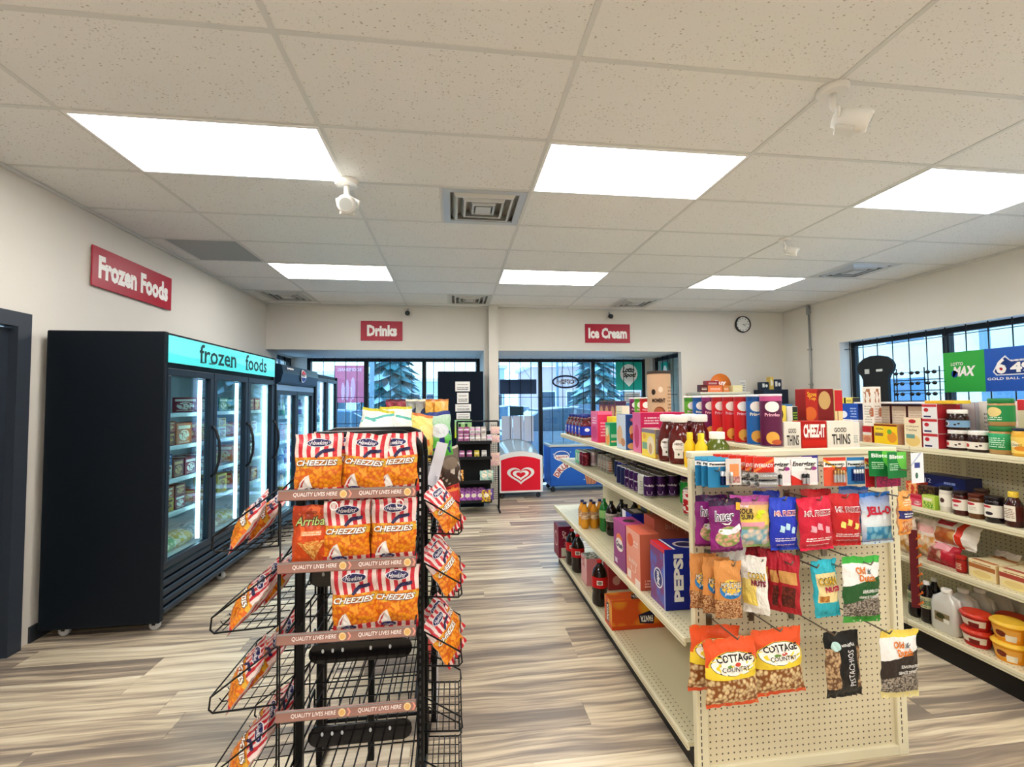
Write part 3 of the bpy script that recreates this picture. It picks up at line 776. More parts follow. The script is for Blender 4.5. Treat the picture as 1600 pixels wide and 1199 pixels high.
# lottery banner on the right wall window
def lottery():
    b = MB(); L = 1.15; h = .44
    gm = pm('#1f9a3c', [('g', -.6, 1.4, '#3fb348')], .35); bm2 = pm('#15459c', [('g', -.6, 1.5, '#2a62c4')], .35)
    b.box(0, .40, -.008, 0, 0, h, gm); b.box(.40, L, -.008, 0, 0, h, bm2)
    fm = lambda u, v: (u, -.010, v); f2 = lambda u, v: (u, -.012, v)
    text(b, 'MAX', fm, .10, .17, .31, .28, wht, bold=.05, shear=.1); text(b, 'LOTTO', fm, .08, .29, .2, .325, wht, bold=.02, arc=.01)
    b.poly([(.04 + p[0], p[1]) for p in ell(.07, .2, .03, .04)], fm, mat('#123a9a', .4))
    b.poly([(.47, .20), (.50, .16), (.82, .16), (.85, .20), (.82, .30), (.62, .31), (.58, .36), (.52, .30)], fm, mat('#e8ecf6', .4))
    b.poly([(.485, .20), (.51, .17), (.81, .17), (.835, .20), (.81, .29), (.62, .30), (.58, .34), (.53, .295)], f2, mat('#16367f', .4))
    b.poly(ell(.545, .22, .04, .045), lambda u, v: (u, -.013, v), mat('#b5203a', .4))
    text(b, '6', lambda u, v: (u, -.015, v), .50, .175, .59, .335, wht, bold=.03); text(b, '49', lambda u, v: (u, -.014, v), .62, .18, .80, .285, wht, bold=.05); text(b, 'LOTTO', lambda u, v: (u, -.014, v), .63, .293, .8, .312, wht)
    text(b, 'GOLD BALL • CLASSIC', fm, .42, .115, .93, .14, wht, bold=.01)
    ob('lottery_banner', b.build('banner'), (5.47, 4.45, 1.565), (0, 0, -pi / 2), label='green and blue lottery banner reading MAX and 6/49', cat='banner')
lottery()
def black_display():
    b = MB(); pts = []
    prof = [(-.17, -.55), (-.17, .02), (-.19, .07), (-.24, .13), (-.25, .19), (-.22, .25), (-.15, .30), (-.05, .325), (.05, .325), (.15, .30), (.22, .25), (.25, .19), (.24, .13), (.19, .07), (.17, .02), (.17, -.55)]
    n = len(prof); bk = mat('#14191c', .6)
    vs = [(x, -.02, z) for x, z in prof] + [(x, .02, z) for x, z in prof]
    fs = [tuple(range(n)), tuple(n + k for k in reversed(range(n)))] + [(k, n + k, n + (k + 1) % n, (k + 1) % n) for k in range(n)]
    b.add(vs, [f[::-1] for f in fs], bk)
    r = ob('display_stand', b.build('stand_panel'), (5.28, 5.10, 1.72), (0, 0, -pi / 2), label='tall black rounded display stand back in the right window', cat='stand')
    b = MB(); b.box(-.13, -.07, -.03, -.02, .10, .16, mat('#b9c0bd', .5)); b.box(.03, .11, -.03, -.02, .12, .15, mat('#d8dcd8', .5)); ob('label_tag', b.build('tags'), parent=r)
    b = MB(); b.box(-.2, .2, -.12, .12, -1.72, -1.68, bk, ch=.01); b.box(-.03, .03, -.02, .02, -1.68, -.5, bk); ob('base', b.build('base'), parent=r)
black_display()
def glasses_rack():
    b = MB()
    for i in range(4): b.tube([(-.24 + .16 * i, 0, -1.5), (-.24 + .16 * i, 0, .32)], .006, black_m, 5)
    for z in (-.06, .06, .18): b.tube([(-.28, -.005, z), (.28, -.005, z)], .006, black_m, 5)
    b.box(-.3, .3, -.14, .14, -1.53, -1.5, black_m, ch=.005)
    r = ob('sunglasses_rack', b.build('rack_frame'), (5.2, 4.52, 1.53), (0, 0, -pi / 2), label='black wire sunglasses rack in front of the right window', cat='rack')
    lens = mat('#0e1013', .1); k = 0
    for zi, z in enumerate((.02, .14, .26)):
        for i in range(3):
            x = -.18 + .18 * i; b = MB()
            for s_ in (-1, 1): b.lathe([(.001, -.003), (.026, -.003), (.028, 0), (.026, .003), (.001, .003)], lens, 14, cx=x + s_ * .035, cy=z, sy=.75)
            b.tube([(x - .012, z + .006, 0), (x, z + .01, 0), (x + .012, z + .006, 0)], .003, lens, 5)
            for s_ in (-1, 1): b.tube([(x + s_ * .063, z + .008, 0), (x + s_ * .066, z + .008, -.1)], .003, lens, 5)
            o_ = ob('sunglasses', b.build('sunglasses'), (5.165, 4.52, 1.53), (pi / 2, 0, -pi / 2), label='pair of dark sunglasses, %s row, %s on the wire rack' % (('bottom', 'middle', 'top')[zi], ('left', 'centre', 'right')[i]), cat='sunglasses', group='sunglasses on the wire rack')
glasses_rack()
# ================================================================ freezers and coolers
fz = mat('#08111a', .55, spec=.2, name='black_freezer_paint'); fz2 = mat('#16222f', .4, name='freezer_door_frame'); inner = mat('#dfe9ee', .5)
cold = mat('#e6fbff', .5, emit=9.0, name='cold_light_strip')
door_glass = glass_mat('#d9f0f6', 1.0, name='freezer_door_glass', ior=1.7)
def cabinet(y0, y1, ztop, label, nd, header=None, hz=.24, name='display_freezer', xf=-1.92, contents=None, bay_rail=True, casters=True, grille=True, dz0=.40):
    x0, x1 = XL + .05, xf; b = MB()
    zb = .07
    b.box(x0, x1, y0, y0 + .045, zb, ztop, fz, ch=.006); b.box(x0, x1, y1 - .045, y1, zb, ztop, fz, ch=.006)
    b.box(x0, x0 + .04, y0 + .045, y1 - .045, zb, ztop, fz, faces={'right': inner}); b.box(x0 + .04, x1 - .02, y0 + .045, y1 - .045, ztop - hz, ztop, fz, faces={'bottom': inner})
    b.box(x0 + .04, x1 - .06, y0 + .045, y1 - .045, zb, dz0 - .02, fz, faces={'top': inner})
    for s_ in (y0 + .045, y1 - .047): b.box(x0 + .04, x1 - .05, s_, s_ + .002, dz0 - .02, ztop - hz, inner)
    root = ob(name, b.build('cabinet'), label=label, cat='freezer' if name == 'display_freezer' else 'cooler')
    if grille:
        b = MB(); n = 5
        for k in range(n):
            z = zb + .03 + k * (dz0 - zb - .04) / n; b.box(x1 - .055, x1 - .005 - .004 * k, y0 + .05, y1 - .05, z, z + (dz0 - zb - .04) / n * .78, fz2, ch=.008)
        ob('grille', b.build('grille'), parent=root)
    if casters:
        for cx in (x0 + .1, x1 - .07):
            for cy in (y0 + .08, y1 - .08, ) + (((y0 + y1) / 2,) if cx > x0 + .2 else ()):
                b = MB(); b.lathe([(.006, -.014), (.03, -.014), (.034, -.008), (.034, .008), (.03, .014), (.006, .014)], mat('#c9ccd0', .4), 14)
                w = ob('caster', b.build('caster'), (cx, cy, .035), (pi / 2, 0, 0), root)
                b = MB(); b.box(-.022, .022, -.02, .02, .04, .045, black_m); b.box(-.01, .01, -.02, -.016, 0, .04, black_m); b.box(-.01, .01, .016, .02, 0, .04, black_m)
                ob('fork', b.build('fork'), (0, 0, 0), (-pi / 2, 0, 0), w)
    dw = (y1 - y0 - .05) / nd; zt = ztop - hz - .002
    for k in range(nd):
        a = y0 + .025 + dw * k + .004; c = a + dw - .008; b = MB(); t = .05
        b.box(x1 - .045, x1, a, c, dz0, dz0 + t, fz2, ch=.004); b.box(x1 - .045, x1, a, c, zt - t, zt, fz2, ch=.004)
        b.box(x1 - .045, x1, a, a + t, dz0 + t, zt - t, fz2, ch=.004); b.box(x1 - .045, x1, c - t, c, dz0 + t, zt - t, fz2, ch=.004)
        d = ob('door', b.build('door'), parent=root)
        b = MB(); b.box(x1 - .03, x1 - .022, a + t, c - t, dz0 + t, zt - t, door_glass); ob('glass', b.build('glass'), parent=d)
        if bay_rail:
            b = MB(); zc = (dz0 + zt) / 2 + .05; yy = c - .02
            b.tube([(x1, yy, zc - .2), (x1 + .03, yy, zc - .17), (x1 + .055, yy, zc - .08), (x1 + .06, yy, zc), (x1 + .055, yy, zc + .08), (x1 + .03, yy, zc + .17), (x1, yy, zc + .2)], .011, black_m, 8)
            ob('handle', b.build('handle'), parent=d)
        b = MB(); b.box(x1 - .085, x1 - .06, c - .070, c - .056, dz0 + .06, zt - .06, cold); ob('light_strip', b.build('light_strip'), parent=root)
    b = MB(); b.box(x1 - .085, x1 - .06, y0 + .085, y0 + .105, dz0 + .06, zt - .06, cold); ob('light_strip', b.build('light_strip'), parent=root)
    return root, x0, x1, dw, zt
rt, x0, x1, dw, zt = cabinet(3.30, 5.19, 1.995, 'large black three door display freezer with lit frozen foods header', 3)
# header light box
b = MB(); hm = pm('#4fdadd', [('g', .55, 1.6, '#8be9ea'), ('e', .15, .6, .25, .3, '#6fe6ea'), ('e', .8, .55, .3, .25, '#6fe2e8')], .25, name='cyan_header')
_b = NG(hm).b; _b.inputs['Emission Strength'].default_value = .35
for l in list(hm.node_tree.links):
    if l.to_socket == _b.inputs['Base Color']: hm.node_tree.links.new(l.from_socket, _b.inputs['Emission Color'])
b.box(-1.925, -1.912, 3.335, 5.155, 1.79, 1.975, hm)
fm = lambda u, v: (-1.9105, 3.335 + 1.82 * u, 1.79 + .185 * v)
tm_ = mat('#0f3a40', .5)
text(b, 'frozen', fm, .20, .16, .52, .92, tm_, bold=.012); text(b, 'foods', fm, .62, .16, .88, .92, tm_, bold=.012)
# serifs on the lettering feet
for u in (.222, .29, .62 + .02, .47): b.poly([(u - .016, .15), (u + .016, .15), (u + .016, .2), (u - .016, .2)], fm, tm_)
ob('header_sign', b.build('header_sign'), parent=rt)
# shelves and frozen goods
fr_pal = [('#b8452e', '#e8c48a', 'red and tan'), ('#d9d2c4', '#8f3b2e', 'cream and red'), ('#7a3325', '#d9a05a', 'brown and gold'), ('#c86a3a', '#f0e0c0', 'orange and cream'), ('#3d6b4a', '#e6dcc0', 'green and cream'), ('#8b2f3a', '#f2e9dc', 'crimson and white'), ('#4b5f8a', '#d8dde6', 'blue and grey'), ('#d8b04a', '#7a2e22', 'yellow and brown')]
rg = random.Random(21); cartons = {}
def carton(i, w, d, h):
    k = (i, w, d, h)
    if k not in cartons:
        a, c, _ = fr_pal[i]; m = pm(a, [('e', .5, .42, .34, .26, c), ('r', .1, .74, .9, .9, c), ('n', 9, .55, .2, .2, .8, .62, a), ('t', .15, .05, .85, .16, 2, c)], .4)
        b = MB(); b.box(-w / 2, w / 2, 0, d, 0, h, m, ch=.003); cartons[k] = ('frozen_carton', b.build('frozen_carton'), [])
    return cartons[k]
shz = [.40, .72, .96, 1.20, 1.44]
dn = ['first', 'middle', 'far']
for z in shz[1:]:
    b = MB()
    for k in range(9): b.tube([(x0 + .05 + k * .065, 3.35, z - .006), (x0 + .05 + k * .065, 5.14, z - .006)], .003, white_m, 4)
    b.box(x0 + .575, x0 + .60, 3.35, 5.14, z - .03, z, white_m, ch=.003)
    for yy in (3.36, 4.245, 5.13): b.tube([(x0 + .045, yy, z - .008), (x0 + .58, yy, z - .008)], .004, white_m, 4)
    ob('shelf', b.build('shelf'), parent=rt)
for si, z in enumerate(shz[1:]):
    for d_i in range(3):
        y = 3.37 + d_i * .61; k = 0
        while y < 3.30 + (d_i + 1) * .61 - .1 and k < 4:
            w = rg.choice([.13, .16, .2]); h = rg.choice([.1, .13, .16]) if z < 1.4 else .12
            i = rg.randrange(8)
            if rg.random() > .12:
                pos = ['near end', 'second', 'third', 'far end'][k]
                p = carton(i, w, .2, h)
                put(p, (x0 + .575, y + w / 2, z + .0005), '%s frozen food box behind the %s freezer door, %s shelf, %s' % (fr_pal[i][2], dn[d_i], ['lowest', 'lower', 'upper', 'top'][si], pos), 'box', rz=pi / 2, group='frozen food boxes in the black freezer')
                if h < .12 and rg.random() < .8:
                    j = rg.randrange(8); put(carton(j, w, .2, .08), (x0 + .575, y + w / 2, z + h + .001), '%s box stacked atop another behind the %s freezer door, %s shelf, %s' % (fr_pal[j][2], dn[d_i], ['lowest', 'lower', 'upper', 'top'][si], pos), 'box', rz=pi / 2, group='frozen food boxes in the black freezer')
            y += w + .015; k += 1
def lump_bag(w, d, h, m, seed=0, name='frozen_bag'):
    rgb = random.Random(seed); b = MB(); n, k = 12, 7; vs = []; fs = []
    for j in range(k):
        t = j / (k - 1); r = sin(pi * (.12 + .78 * t)) ** .6
        for i in range(n):
            a = 2 * pi * i / n; q = (abs(cos(a)) ** 3 + abs(sin(a)) ** 3) ** (-1 / 3); jit = 1 + rgb.uniform(-.07, .07)
            vs.append((cos(a) * q * w / 2 * r * jit, sin(a) * q * d / 2 * r * jit, h * t))
    for j in range(k - 1):
        for i in range(n):
            i2 = (i + 1) % n; fs.append((j * n + i, j * n + i2, (j + 1) * n + i2, (j + 1) * n + i))
    fs.append(tuple((k - 1) * n + i for i in range(n))); fs.append(tuple(reversed(range(n))))
    b.add(vs, fs, m, [((v[0] / w + .5), (v[1] / d + .5)) for v in vs], True); return (name, b.build(name), [])
gb = [(lump_bag(.24, .3, .12, pm('#2f9a55', [('n', 6, .52, 0, 0, 1, 1, '#cfe6c4')], .3, foil=.3), 1), 'green'), (lump_bag(.22, .28, .11, pm('#d8b43a', [('n', 6, .52, 0, 0, 1, 1, '#f0e6c8')], .3, foil=.3), 2), 'yellow'), (lump_bag(.24, .28, .12, pm('#c9d3d6', [('n', 6, .5, 0, 0, 1, 1, '#7f9aa6')], .3, foil=.3), 3), 'pale grey'), (lump_bag(.2, .28, .1, pm('#a8794a', [('n', 6, .5, 0, 0, 1, 1, '#e2cfa8')], .3, foil=.3), 4), 'tan')]
for k in range(7):
    g_, cn = gb[(0, 0, 1, 2, 3, 1, 2)[k]]; put(g_, (x0 + .42, 3.47 + k * .245, .385), '%s frozen bag, %s on the freezer floor' % (cn, NTH[k]), 'bag', group='frozen bags on the freezer floor')

# soft drink cooler and the glass cooler behind it
c2, x0, x1, dw, zt = cabinet(5.30, 6.66, 1.72, 'black two door soft drink cooler with a curved header', 2, name='drink_cooler', xf=-1.95, hz=.06, bay_rail=False, casters=False, dz0=.2)
b = MB(); hd = mat('#16293b', .35); pr = [(.0, 1.72), (.05, 1.75), (.075, 1.85), (.06, 1.94), (.0, 1.955), (-.5, 1.955), (-.5, 1.72)]; n = len(pr)
vs = [(-1.96 + x, 5.32, z) for x, z in pr] + [(-1.96 + x, 6.64, z) for x, z in pr]
b.add(vs, [tuple(range(n)), tuple(n + k for k in reversed(range(n)))] + [(k, n + k, n + (k + 1) % n, (k + 1) % n) for k in range(n)], hd)
hf = lambda u, v: (-1.96 + .06 + .018 * sin(pi * v) + .004, 5.32 + 1.32 * u, 1.75 + .19 * v)
b.poly(ell(.52, .5, .075, .42, 24), hf, wht); hf2 = lambda u, v: (hf(u, v)[0] + .002,) + hf(u, v)[1:]
b.poly([(.52 + .065 * cos(t), .5 + .36 * sin(t)) for t in [radians(a) for a in range(15, 166, 15)]], hf2, mat('#c8202f', .4)); b.poly([(.52 + .065 * cos(t), .5 + .36 * sin(t)) for t in [radians(a) for a in range(195, 346, 15)]], hf2, mat('#1a3f9a', .4))
text(b, 'pepsi', hf2, .485, .44, .555, .58, mat('#16293b', .4)); text(b, 'pepsi', hf2, .1, .74, .25, .9, wht)
ob('header', b.build('header'), parent=c2)
b = MB(); b.box(-1.96, -1.945, 5.32, 6.64, 1.655, 1.72, mat('#7fa0c4', .3), ch=.003); ob('trim_band', b.build('trim_band'), parent=c2)
c3, x0b, x1b, dwb, ztb = cabinet(6.74, 7.96, 1.93, 'tall narrow glass door cooler standing in the bay', 2, name='drink_cooler', xf=-1.95, hz=.05, bay_rail=False, casters=False, dz0=.2)
def bottle_proto(body, lab, cap, h=.21, r=.031, name='drink_bottle', lab2=None, n=12):
    b = MB(); z = h
    b.lathe([(r * .8, 0), (r, .012), (r, h * .2), (r * .93, h * .3), (r, h * .4), (r, h * .62), (r * .8, h * .74), (r * .42, h * .87), (r * .4, h * .92)], body, n)
    p2 = MB(); p2.lathe([(r * 1.02, h * .36), (r * 1.03, h * .38), (r * 1.03, h * .62), (r * 1.01, h * .64)], lab, n, cap=False)
    p3 = MB(); p3.lathe([(r * .45, h * .92), (r * .45, h * .99), (r * .38, h)], cap, n)
    return (name, b.build(name), [('label', p2.build('label')), ('cap', p3.build('cap'))])
bpal = [('#7a1f1a', '#c8242f', '#b81c28', 'cola'), ('#e8a33a', '#f3d9a0', '#2a3d7a', 'orange'), ('#4f9a5a', '#dfe9c8', '#2c7a3e', 'green'), ('#cfe6ee', '#3b6fae', '#e8eef2', 'water'), ('#8a4fa0', '#d9c9e6', '#5a2a7a', 'purple')]
bp_ = [bottle_proto(mat(a, .15), pm(c, [('t', .35, .2, .65, .8, 3, '#ffffff')], .4), mat(k, .4)) for a, c, k, _ in bpal]
for ci, (ya, yb_, root, nm) in enumerate(((5.36, 6.6, c2, 'soft drink'), (6.8, 7.9, c3, 'glass door'))):
    for si, z in enumerate((.45, .75, 1.05, 1.35)):
        b = MB(); b.box(x0 + .05, x1 - .09, ya, yb_, z - .012, z, white_m, ch=.002)
        for q in range(int((yb_ - ya) / .075)): b.box(x1 - .10, x1 - .088, ya + .02 + q * .075, ya + .07 + q * .075, z - .03, z + .012, mat('#e8f2f6', .4), ch=.002)
        ob('shelf', b.build('shelf'), parent=root)
        n = 8
        for k in range(n):
            i = (si * 2 + k // 2 + ci) % 5
            put(bp_[i], (x1 - .15, ya + .06 + k * (yb_ - ya - .12) / (n - 1), z), '%s bottle in the %s cooler, %s shelf, %s' % (bpal[i][3], nm, ['bottom', 'lower', 'upper', 'top'][si], NTH[k]), 'bottle', group='bottles in the %s cooler' % nm)

# ---- red chest freezer with curved glass lid
def red_freezer():
    X0, X1, Y0, Y1 = .675, 1.365, 7.03, 7.93; wm = mat('#eef0ef', .35); rm = mat('#df1030', .4)
    def arch(u, ins=0.0): return .655 + .075 * (1 - (2 * u - 1) ** 2)
    b = MB(); n = 14; pts = [(X0, .10)] + [(X1, .10)] + [(X0 + (X1 - X0) * (1 - k / n), arch(1 - k / n)) for k in range(n + 1)]
    N = len(pts); vs = [(x, Y0, z) for x, z in pts] + [(x, Y0 + .05, z) for x, z in pts]
    b.add(vs, [tuple(range(N)), tuple(N + k for k in reversed(range(N)))] + [(k, N + k, N + (k + 1) % N, (k + 1) % N) for k in range(N)], wm)
    b.box(X0, X1, Y0 + .05, Y1, .10, .62, wm, ch=.01)
    root = ob('chest_freezer', b.build('cabinet'), label='white chest freezer with a red end panel and heart emblem', cat='freezer')
    b = MB(); pts = [(.055, .05), (.945, .05)] + [(.055 + .89 * (1 - k / n), .86 + .10 * (1 - (2 * (1 - k / n) - 1) ** 2)) for k in range(n + 1)]
    f = lambda u, v: (X0 + (X1 - X0) * u, Y0 - .002, .10 + .58 * v); f2 = lambda u, v: (X0 + (X1 - X0) * u, Y0 - .004, .10 + .58 * v)
    b.poly(pts, f, rm)
    # heart emblem: three nested hearts as swept bands
    def heart(s_, t):
        a = 2 * pi * t; return (.5 + s_ * .0185 * 16 * sin(a) ** 3, .47 + s_ * .0150 * (13 * cos(a) - 5 * cos(2 * a) - 2 * cos(3 * a) - cos(4 * a)))
    def band(s0, s1, ta, tb, m):
        K = 40
        A = [heart(s0, ta + (tb - ta) * k / K) for k in range(K + 1)]; B_ = [heart(s1, ta + (tb - ta) * k / K) for k in range(K + 1)]
        vs = [f2(*p) for p in A + B_]; b.add(vs, [(k, k + 1, K + 2 + k, K + 1 + k) for k in range(K)], m)
    band(.80, 1.05, 0, 1, wm)
    band(.36, .62, .0, 1, wm)
    ob('end_panel', b.build('red_panel', ), parent=root)
    b = MB(); gl_ = mat('#9fb3b8', .12); n = 12
    vs = []; 
    for yy in (Y0 + .05, Y1):
        for k in range(n + 1): u = k / n; vs.append((X0 + .015 + (X1 - X0 - .03) * u, yy, .64 + .085 * (1 - (2 * u - 1) ** 2) + (.12 if yy > 7.5 else 0)))
    b.add(vs, [(k, k + 1, n + 2 + k, n + 1 + k) for k in range(n)], pm('#b9cbd0', [], .08, coat=1.0), smooth=True)
    b.tube([vs[k] for k in range(n + 1)], .012, mat('#8c979b', .3, .5), 6); b.tube([vs[n + 1 + k] for k in range(n + 1)], .012, mat('#8c979b', .3, .5), 6)
    b.add([vs[0], vs[n + 1], (X0 + .015, Y1, .6), (X0 + .015, Y0 + .05, .6)], [(0, 1, 2, 3)], wm); b.add([vs[n], vs[-1], (X1 - .015, Y1, .6), (X1 - .015, Y0 + .05, .6)], [(3, 2, 1, 0)], wm)
    vv = [vs[n + 1 + k] for k in range(n + 1)] + [(X1 - .015, Y1, .6), (X0 + .015, Y1, .6)]; b.add(vv, [tuple(range(len(vv)))], wm)
    ob('glass_lid', b.build('glass_lid'), parent=root)
    for cx in (X0 + .06, X1 - .06):
        for cy in (Y0 + .07, Y1 - .07):
            b = MB(); b.lathe([(.008, -.013), (.036, -.013), (.04, -.007), (.04, .007), (.036, .013), (.008, .013)], mat('#3a3d40', .5), 16); w = ob('caster', b.build('caster'), (cx, cy, .041), (pi / 2, 0, .4), root)
            b = MB(); b.box(-.02, .02, .042, .06, -.02, .02, mat('#8c979b', .3, .5)); ob('fork', b.build('fork'), parent=w)
red_freezer()
def blue_freezer():
    X0, X1, Y0, Y1 = 1.565, 2.85, 7.42, 7.94; bm_ = pm('#1a55b5', [('g', -.3, 1.3, '#2b6fd0')], .35); b = MB()
    b.box(X0, X1, Y0, Y1, .10, .745, bm_, ch=.01)
    f = lambda u, v: (X0 + u, Y0 - .002, .10 + v); f2 = lambda u, v: (X0 + u, Y0 - .004, .10 + v); f3 = lambda u, v: (X0 + u, Y0 - .006, .10 + v)
    b.poly(ell(.2, .5, .135, .085, 26), f, wht); b.poly(ell(.2, .5, .122, .073, 26), f2, mat('#2c62b8', .4))
    b.poly([(.1, .44), (.3, .44), (.32, .475), (.3, .515), (.1, .515), (.08, .475)], f3, wht)
    text(b, 'NESTLÉ', lambda u, v: (X0 + u, Y0 - .008, .10 + v), .105, .455, .295, .50, mat('#c02a3a', .4))
    # DRUMSTICK on a rising arc
    word = 'DRUMSTICK'; R = .36; cx_, cz_ = .43, .02
    for ps, mm_, oo in ((.05, wht, -.004), (.02, mat('#b3202f', .4), -.007)):
        for k, ch_ in enumerate(word):
            a = radians(150 - k * 13.5); ux, uz = cx_ + R * cos(a), cz_ + R * sin(a)
            tx, tz = sin(a), -cos(a); s_ = .034; vs, fs = glyphs(ch_, ps)
            pts = [(X0 + ux + tx * (p - .5) * 2 * s_ + cos(a) * (q - .5) * 2.4 * s_, Y0 + oo, .10 + uz + tz * (p - .5) * 2 * s_ + sin(a) * (q - .5) * 2.4 * s_) for p, q in vs]
            if oo == -.004: b.add([(X0 + ux + tx * p * s_ * 1.35 + cos(a) * q * s_ * 1.6, Y0 + oo, .10 + uz + tz * p * s_ * 1.35 + sin(a) * q * s_ * 1.6) for p, q in ((-1, -1), (1, -1), (1, 1), (-1, 1))], [(0, 1, 2, 3)], mm_)
            else: b.add(pts, fs, mm_)
    b.poly([(.62, .02), (.76, .02), (.9, .2), (.74, .28), (.58, .2)], f, mat('#c98a6a', .5))
    for k in range(4): b.poly([(.64 + k * .05, .02), (.65 + k * .05, .02), (.63 + k * .07, .23), (.62 + k * .07, .23)], f2, mat('#8a4f35', .5))
    for su, sv in ((.06, .53), (.35, .56), (.5, .35), (.58, .1), (.45, .3)): b.poly([(su - .02, sv), (su, sv - .005), (su + .02, sv), (su, sv + .005)], f, mat('#bfe0f5', .4)); b.poly([(su - .004, sv), (su, sv - .02), (su + .004, sv), (su, sv + .02)], f, mat('#bfe0f5', .4))
    root = ob('chest_freezer', b.build('cabinet'), label='blue chest freezer with arched lettering and flat glass lid', cat='freezer')
    b = MB(); b.box(X0 - .01, X1 + .01, Y0 - .01, Y1, .745, .785, mat('#c3cdd0', .3), ch=.006); ob('lid_rim', b.build('lid_rim'), parent=root)
    for k in range(2): b = MB(); b.box(X0 + .03 + k * .62, X0 + .64 + k * .60, Y0 + .03, Y1 - .03, .782 + k * .006, .79 + k * .006, pm('#a9c8d2', [], .06, coat=1.0), ch=.002); ob('sliding_glass', b.build('sliding_glass'), parent=root)
    for cx in (X0 + .06, X1 - .06):
        for cy in (Y0 + .07, Y1 - .07):
            b = MB(); b.lathe([(.008, -.013), (.036, -.013), (.04, -.007), (.04, .007), (.036, .013), (.008, .013)], mat('#2a2d33', .5), 16); w = ob('caster', b.build('caster'), (cx, cy, .041), (pi / 2, 0, .2), root)
            b = MB(); b.box(-.02, .02, .042, .06, -.02, .02, mat('#5c666b', .3, .5)); ob('fork', b.build('fork'), parent=w)
blue_freezer()

# ---- black vape cabinet with cards, and the candy rack before it
b = MB(); bk2 = mat('#051120', .7, spec=.15, name='black_cabinet'); b.box(-.235, .42, 6.60, 6.80, .0, 1.95, bk2, ch=.008)
vc = ob('tall_cabinet', b.build('tall_cabinet'), label='tall dark cabinet with four white cards and a yellow poster', cat='cabinet')
for k, (xa, xb_, za, zb) in enumerate(((.015, .225, 1.66, 1.80), (.04, .205, 1.49, 1.64), (.015, .24, 1.37, 1.475), (.03, .225, 1.26, 1.35))):
    b = MB(); b.box(xa, xb_, 6.588, 6.60, za, zb, pm('#ece9e6', [('t', .1, .15, .9, .5, 2, '#2a2a2a'), ('t', .15, .65, .85, .85, 1, '#9a8f8a')], .4), ch=.001); ob('price_card', b.build('price_card'), parent=vc)
b = MB(); b.box(.005, .25, 6.585, 6.60, .99, 1.25, pm('#c8dc2a', [('g', .2, 1.6, '#59c8d8'), ('r', .18, .1, .4, .62, '#3fae3a'), ('r', .22, .62, .36, .78, '#143a1c'), ('r', .55, .1, .8, .6, '#d8843a'), ('r', .6, .6, .75, .78, '#143a1c'), ('e', .5, .88, .1, .08, '#f5f5e0')], .4), ch=.001); ob('poster', b.build('poster'), parent=vc)
def candy_rack():
    b = MB(); X0, X1, Y = .04, .61, 6.36
    for x in (X0, X1): b.tube([(x, Y, .03), (x, Y, 1.235)], .013, black_m, 6); b.tube([(x, Y - .2, .012), (x, Y + .2, .012)], .012, black_m, 6); b.tube([(x, Y, .012), (x, Y, .05)], .012, black_m, 6)
    b.tube([(X0, Y, 1.235), (X1, Y, 1.235)], .013, black_m, 6)
    root = ob('candy_rack', b.build('rack_frame'), label='black metal candy rack in front of the tall dark cabinet', cat='rack')
    b = MB(); b.box(X0, .50, Y + .01, Y + .02, .12, 1.1, mat('#0c0f14', .6)); ob('back_panel', b.build('back_panel'), parent=root)
    b = MB(); wm = mat('#11151a', .5)
    for k in range(4): b.tube([(.515 + k * .028, Y, .15), (.515 + k * .028, Y, 1.2)], .0025, wm, 4)
    for k in range(36): b.tube([(.505, Y, .16 + k * .029), (.605, Y, .16 + k * .029)], .0025, wm, 4)
    g_ = ob('grid_panel', b.build('grid_panel'), parent=root); g_['kind'] = 'stuff'
    for z in (.16, .42, .74, .95):
        b = MB(); b.box(X0, .50, Y - .2, Y, z - .012, z, black_m, ch=.002); b.box(X0, .50, Y - .205, Y - .198, z - .01, z + .03, black_m, ch=.001); ob('shelf', b.build('shelf'), parent=root)
    return X0, Y
candy_rack()
tub = {}
def tub_proto(c1, c2_):
    if (c1, c2_) not in tub:
        b = MB(); b.lathe([(.032, 0), (.036, .005), (.036, .078), (.031, .086)], pm(c1, [('r', 0, .2, 1, .75, c2_), ('t', .4, .3, .6, .7, 2, '#444444')], .4), 14)
        q = MB(); q.lathe([(.034, .086), (.036, .09), (.033, .108)], mat(c2_, .4), 14); tub[(c1, c2_)] = ('candy_tub', b.build('candy_tub'), [('lid', q.build('lid'))])
    return tub[(c1, c2_)]
cols = [('#e8d6e2', '#b86a9a', 'pink striped'), ('#e6dce6', '#a8508a', 'lilac'), ('#ece6e0', '#d8cfc8', 'cream'), ('#e7a8cf', '#e0dada', 'bright pink'), ('#dedede', '#c9c4c0', 'grey')]
k = 0
for row, z in enumerate((.9505,)):
    for i in range(6):
        a, c_, nm = cols[(0, 0, 4, 2, 2, 3)[i]]
        put(tub_proto(a, c_), (.085 + i * .077, 6.20, z), '%s candy tub, %s in the lower row on the rack top shelf' % (nm, LTH[i]), 'tub', group='candy tubs on the black rack')
    for i in range(5):
        a, c_, nm = cols[(0, 1, 3, 3, 2)[i]]
        put(tub_proto(a, c_), (.085 + i * .077, 6.20, z + .109), '%s candy tub, %s in the upper row of the top shelf' % (nm, LTH[i]), 'tub', group='candy tubs on the black rack')
for i in range(4):
    a, c_, nm = [cols[0], cols[1], ('#e9dca0', '#d9c04a', 'yellow'), cols[4]][i]
    put(tub_proto(a, c_), (.10 + i * .10, 6.2, .7405), '%s candy tub, %s on the rack middle shelf' % (nm, LTH[i]), 'tub', group='candy tubs on the black rack')
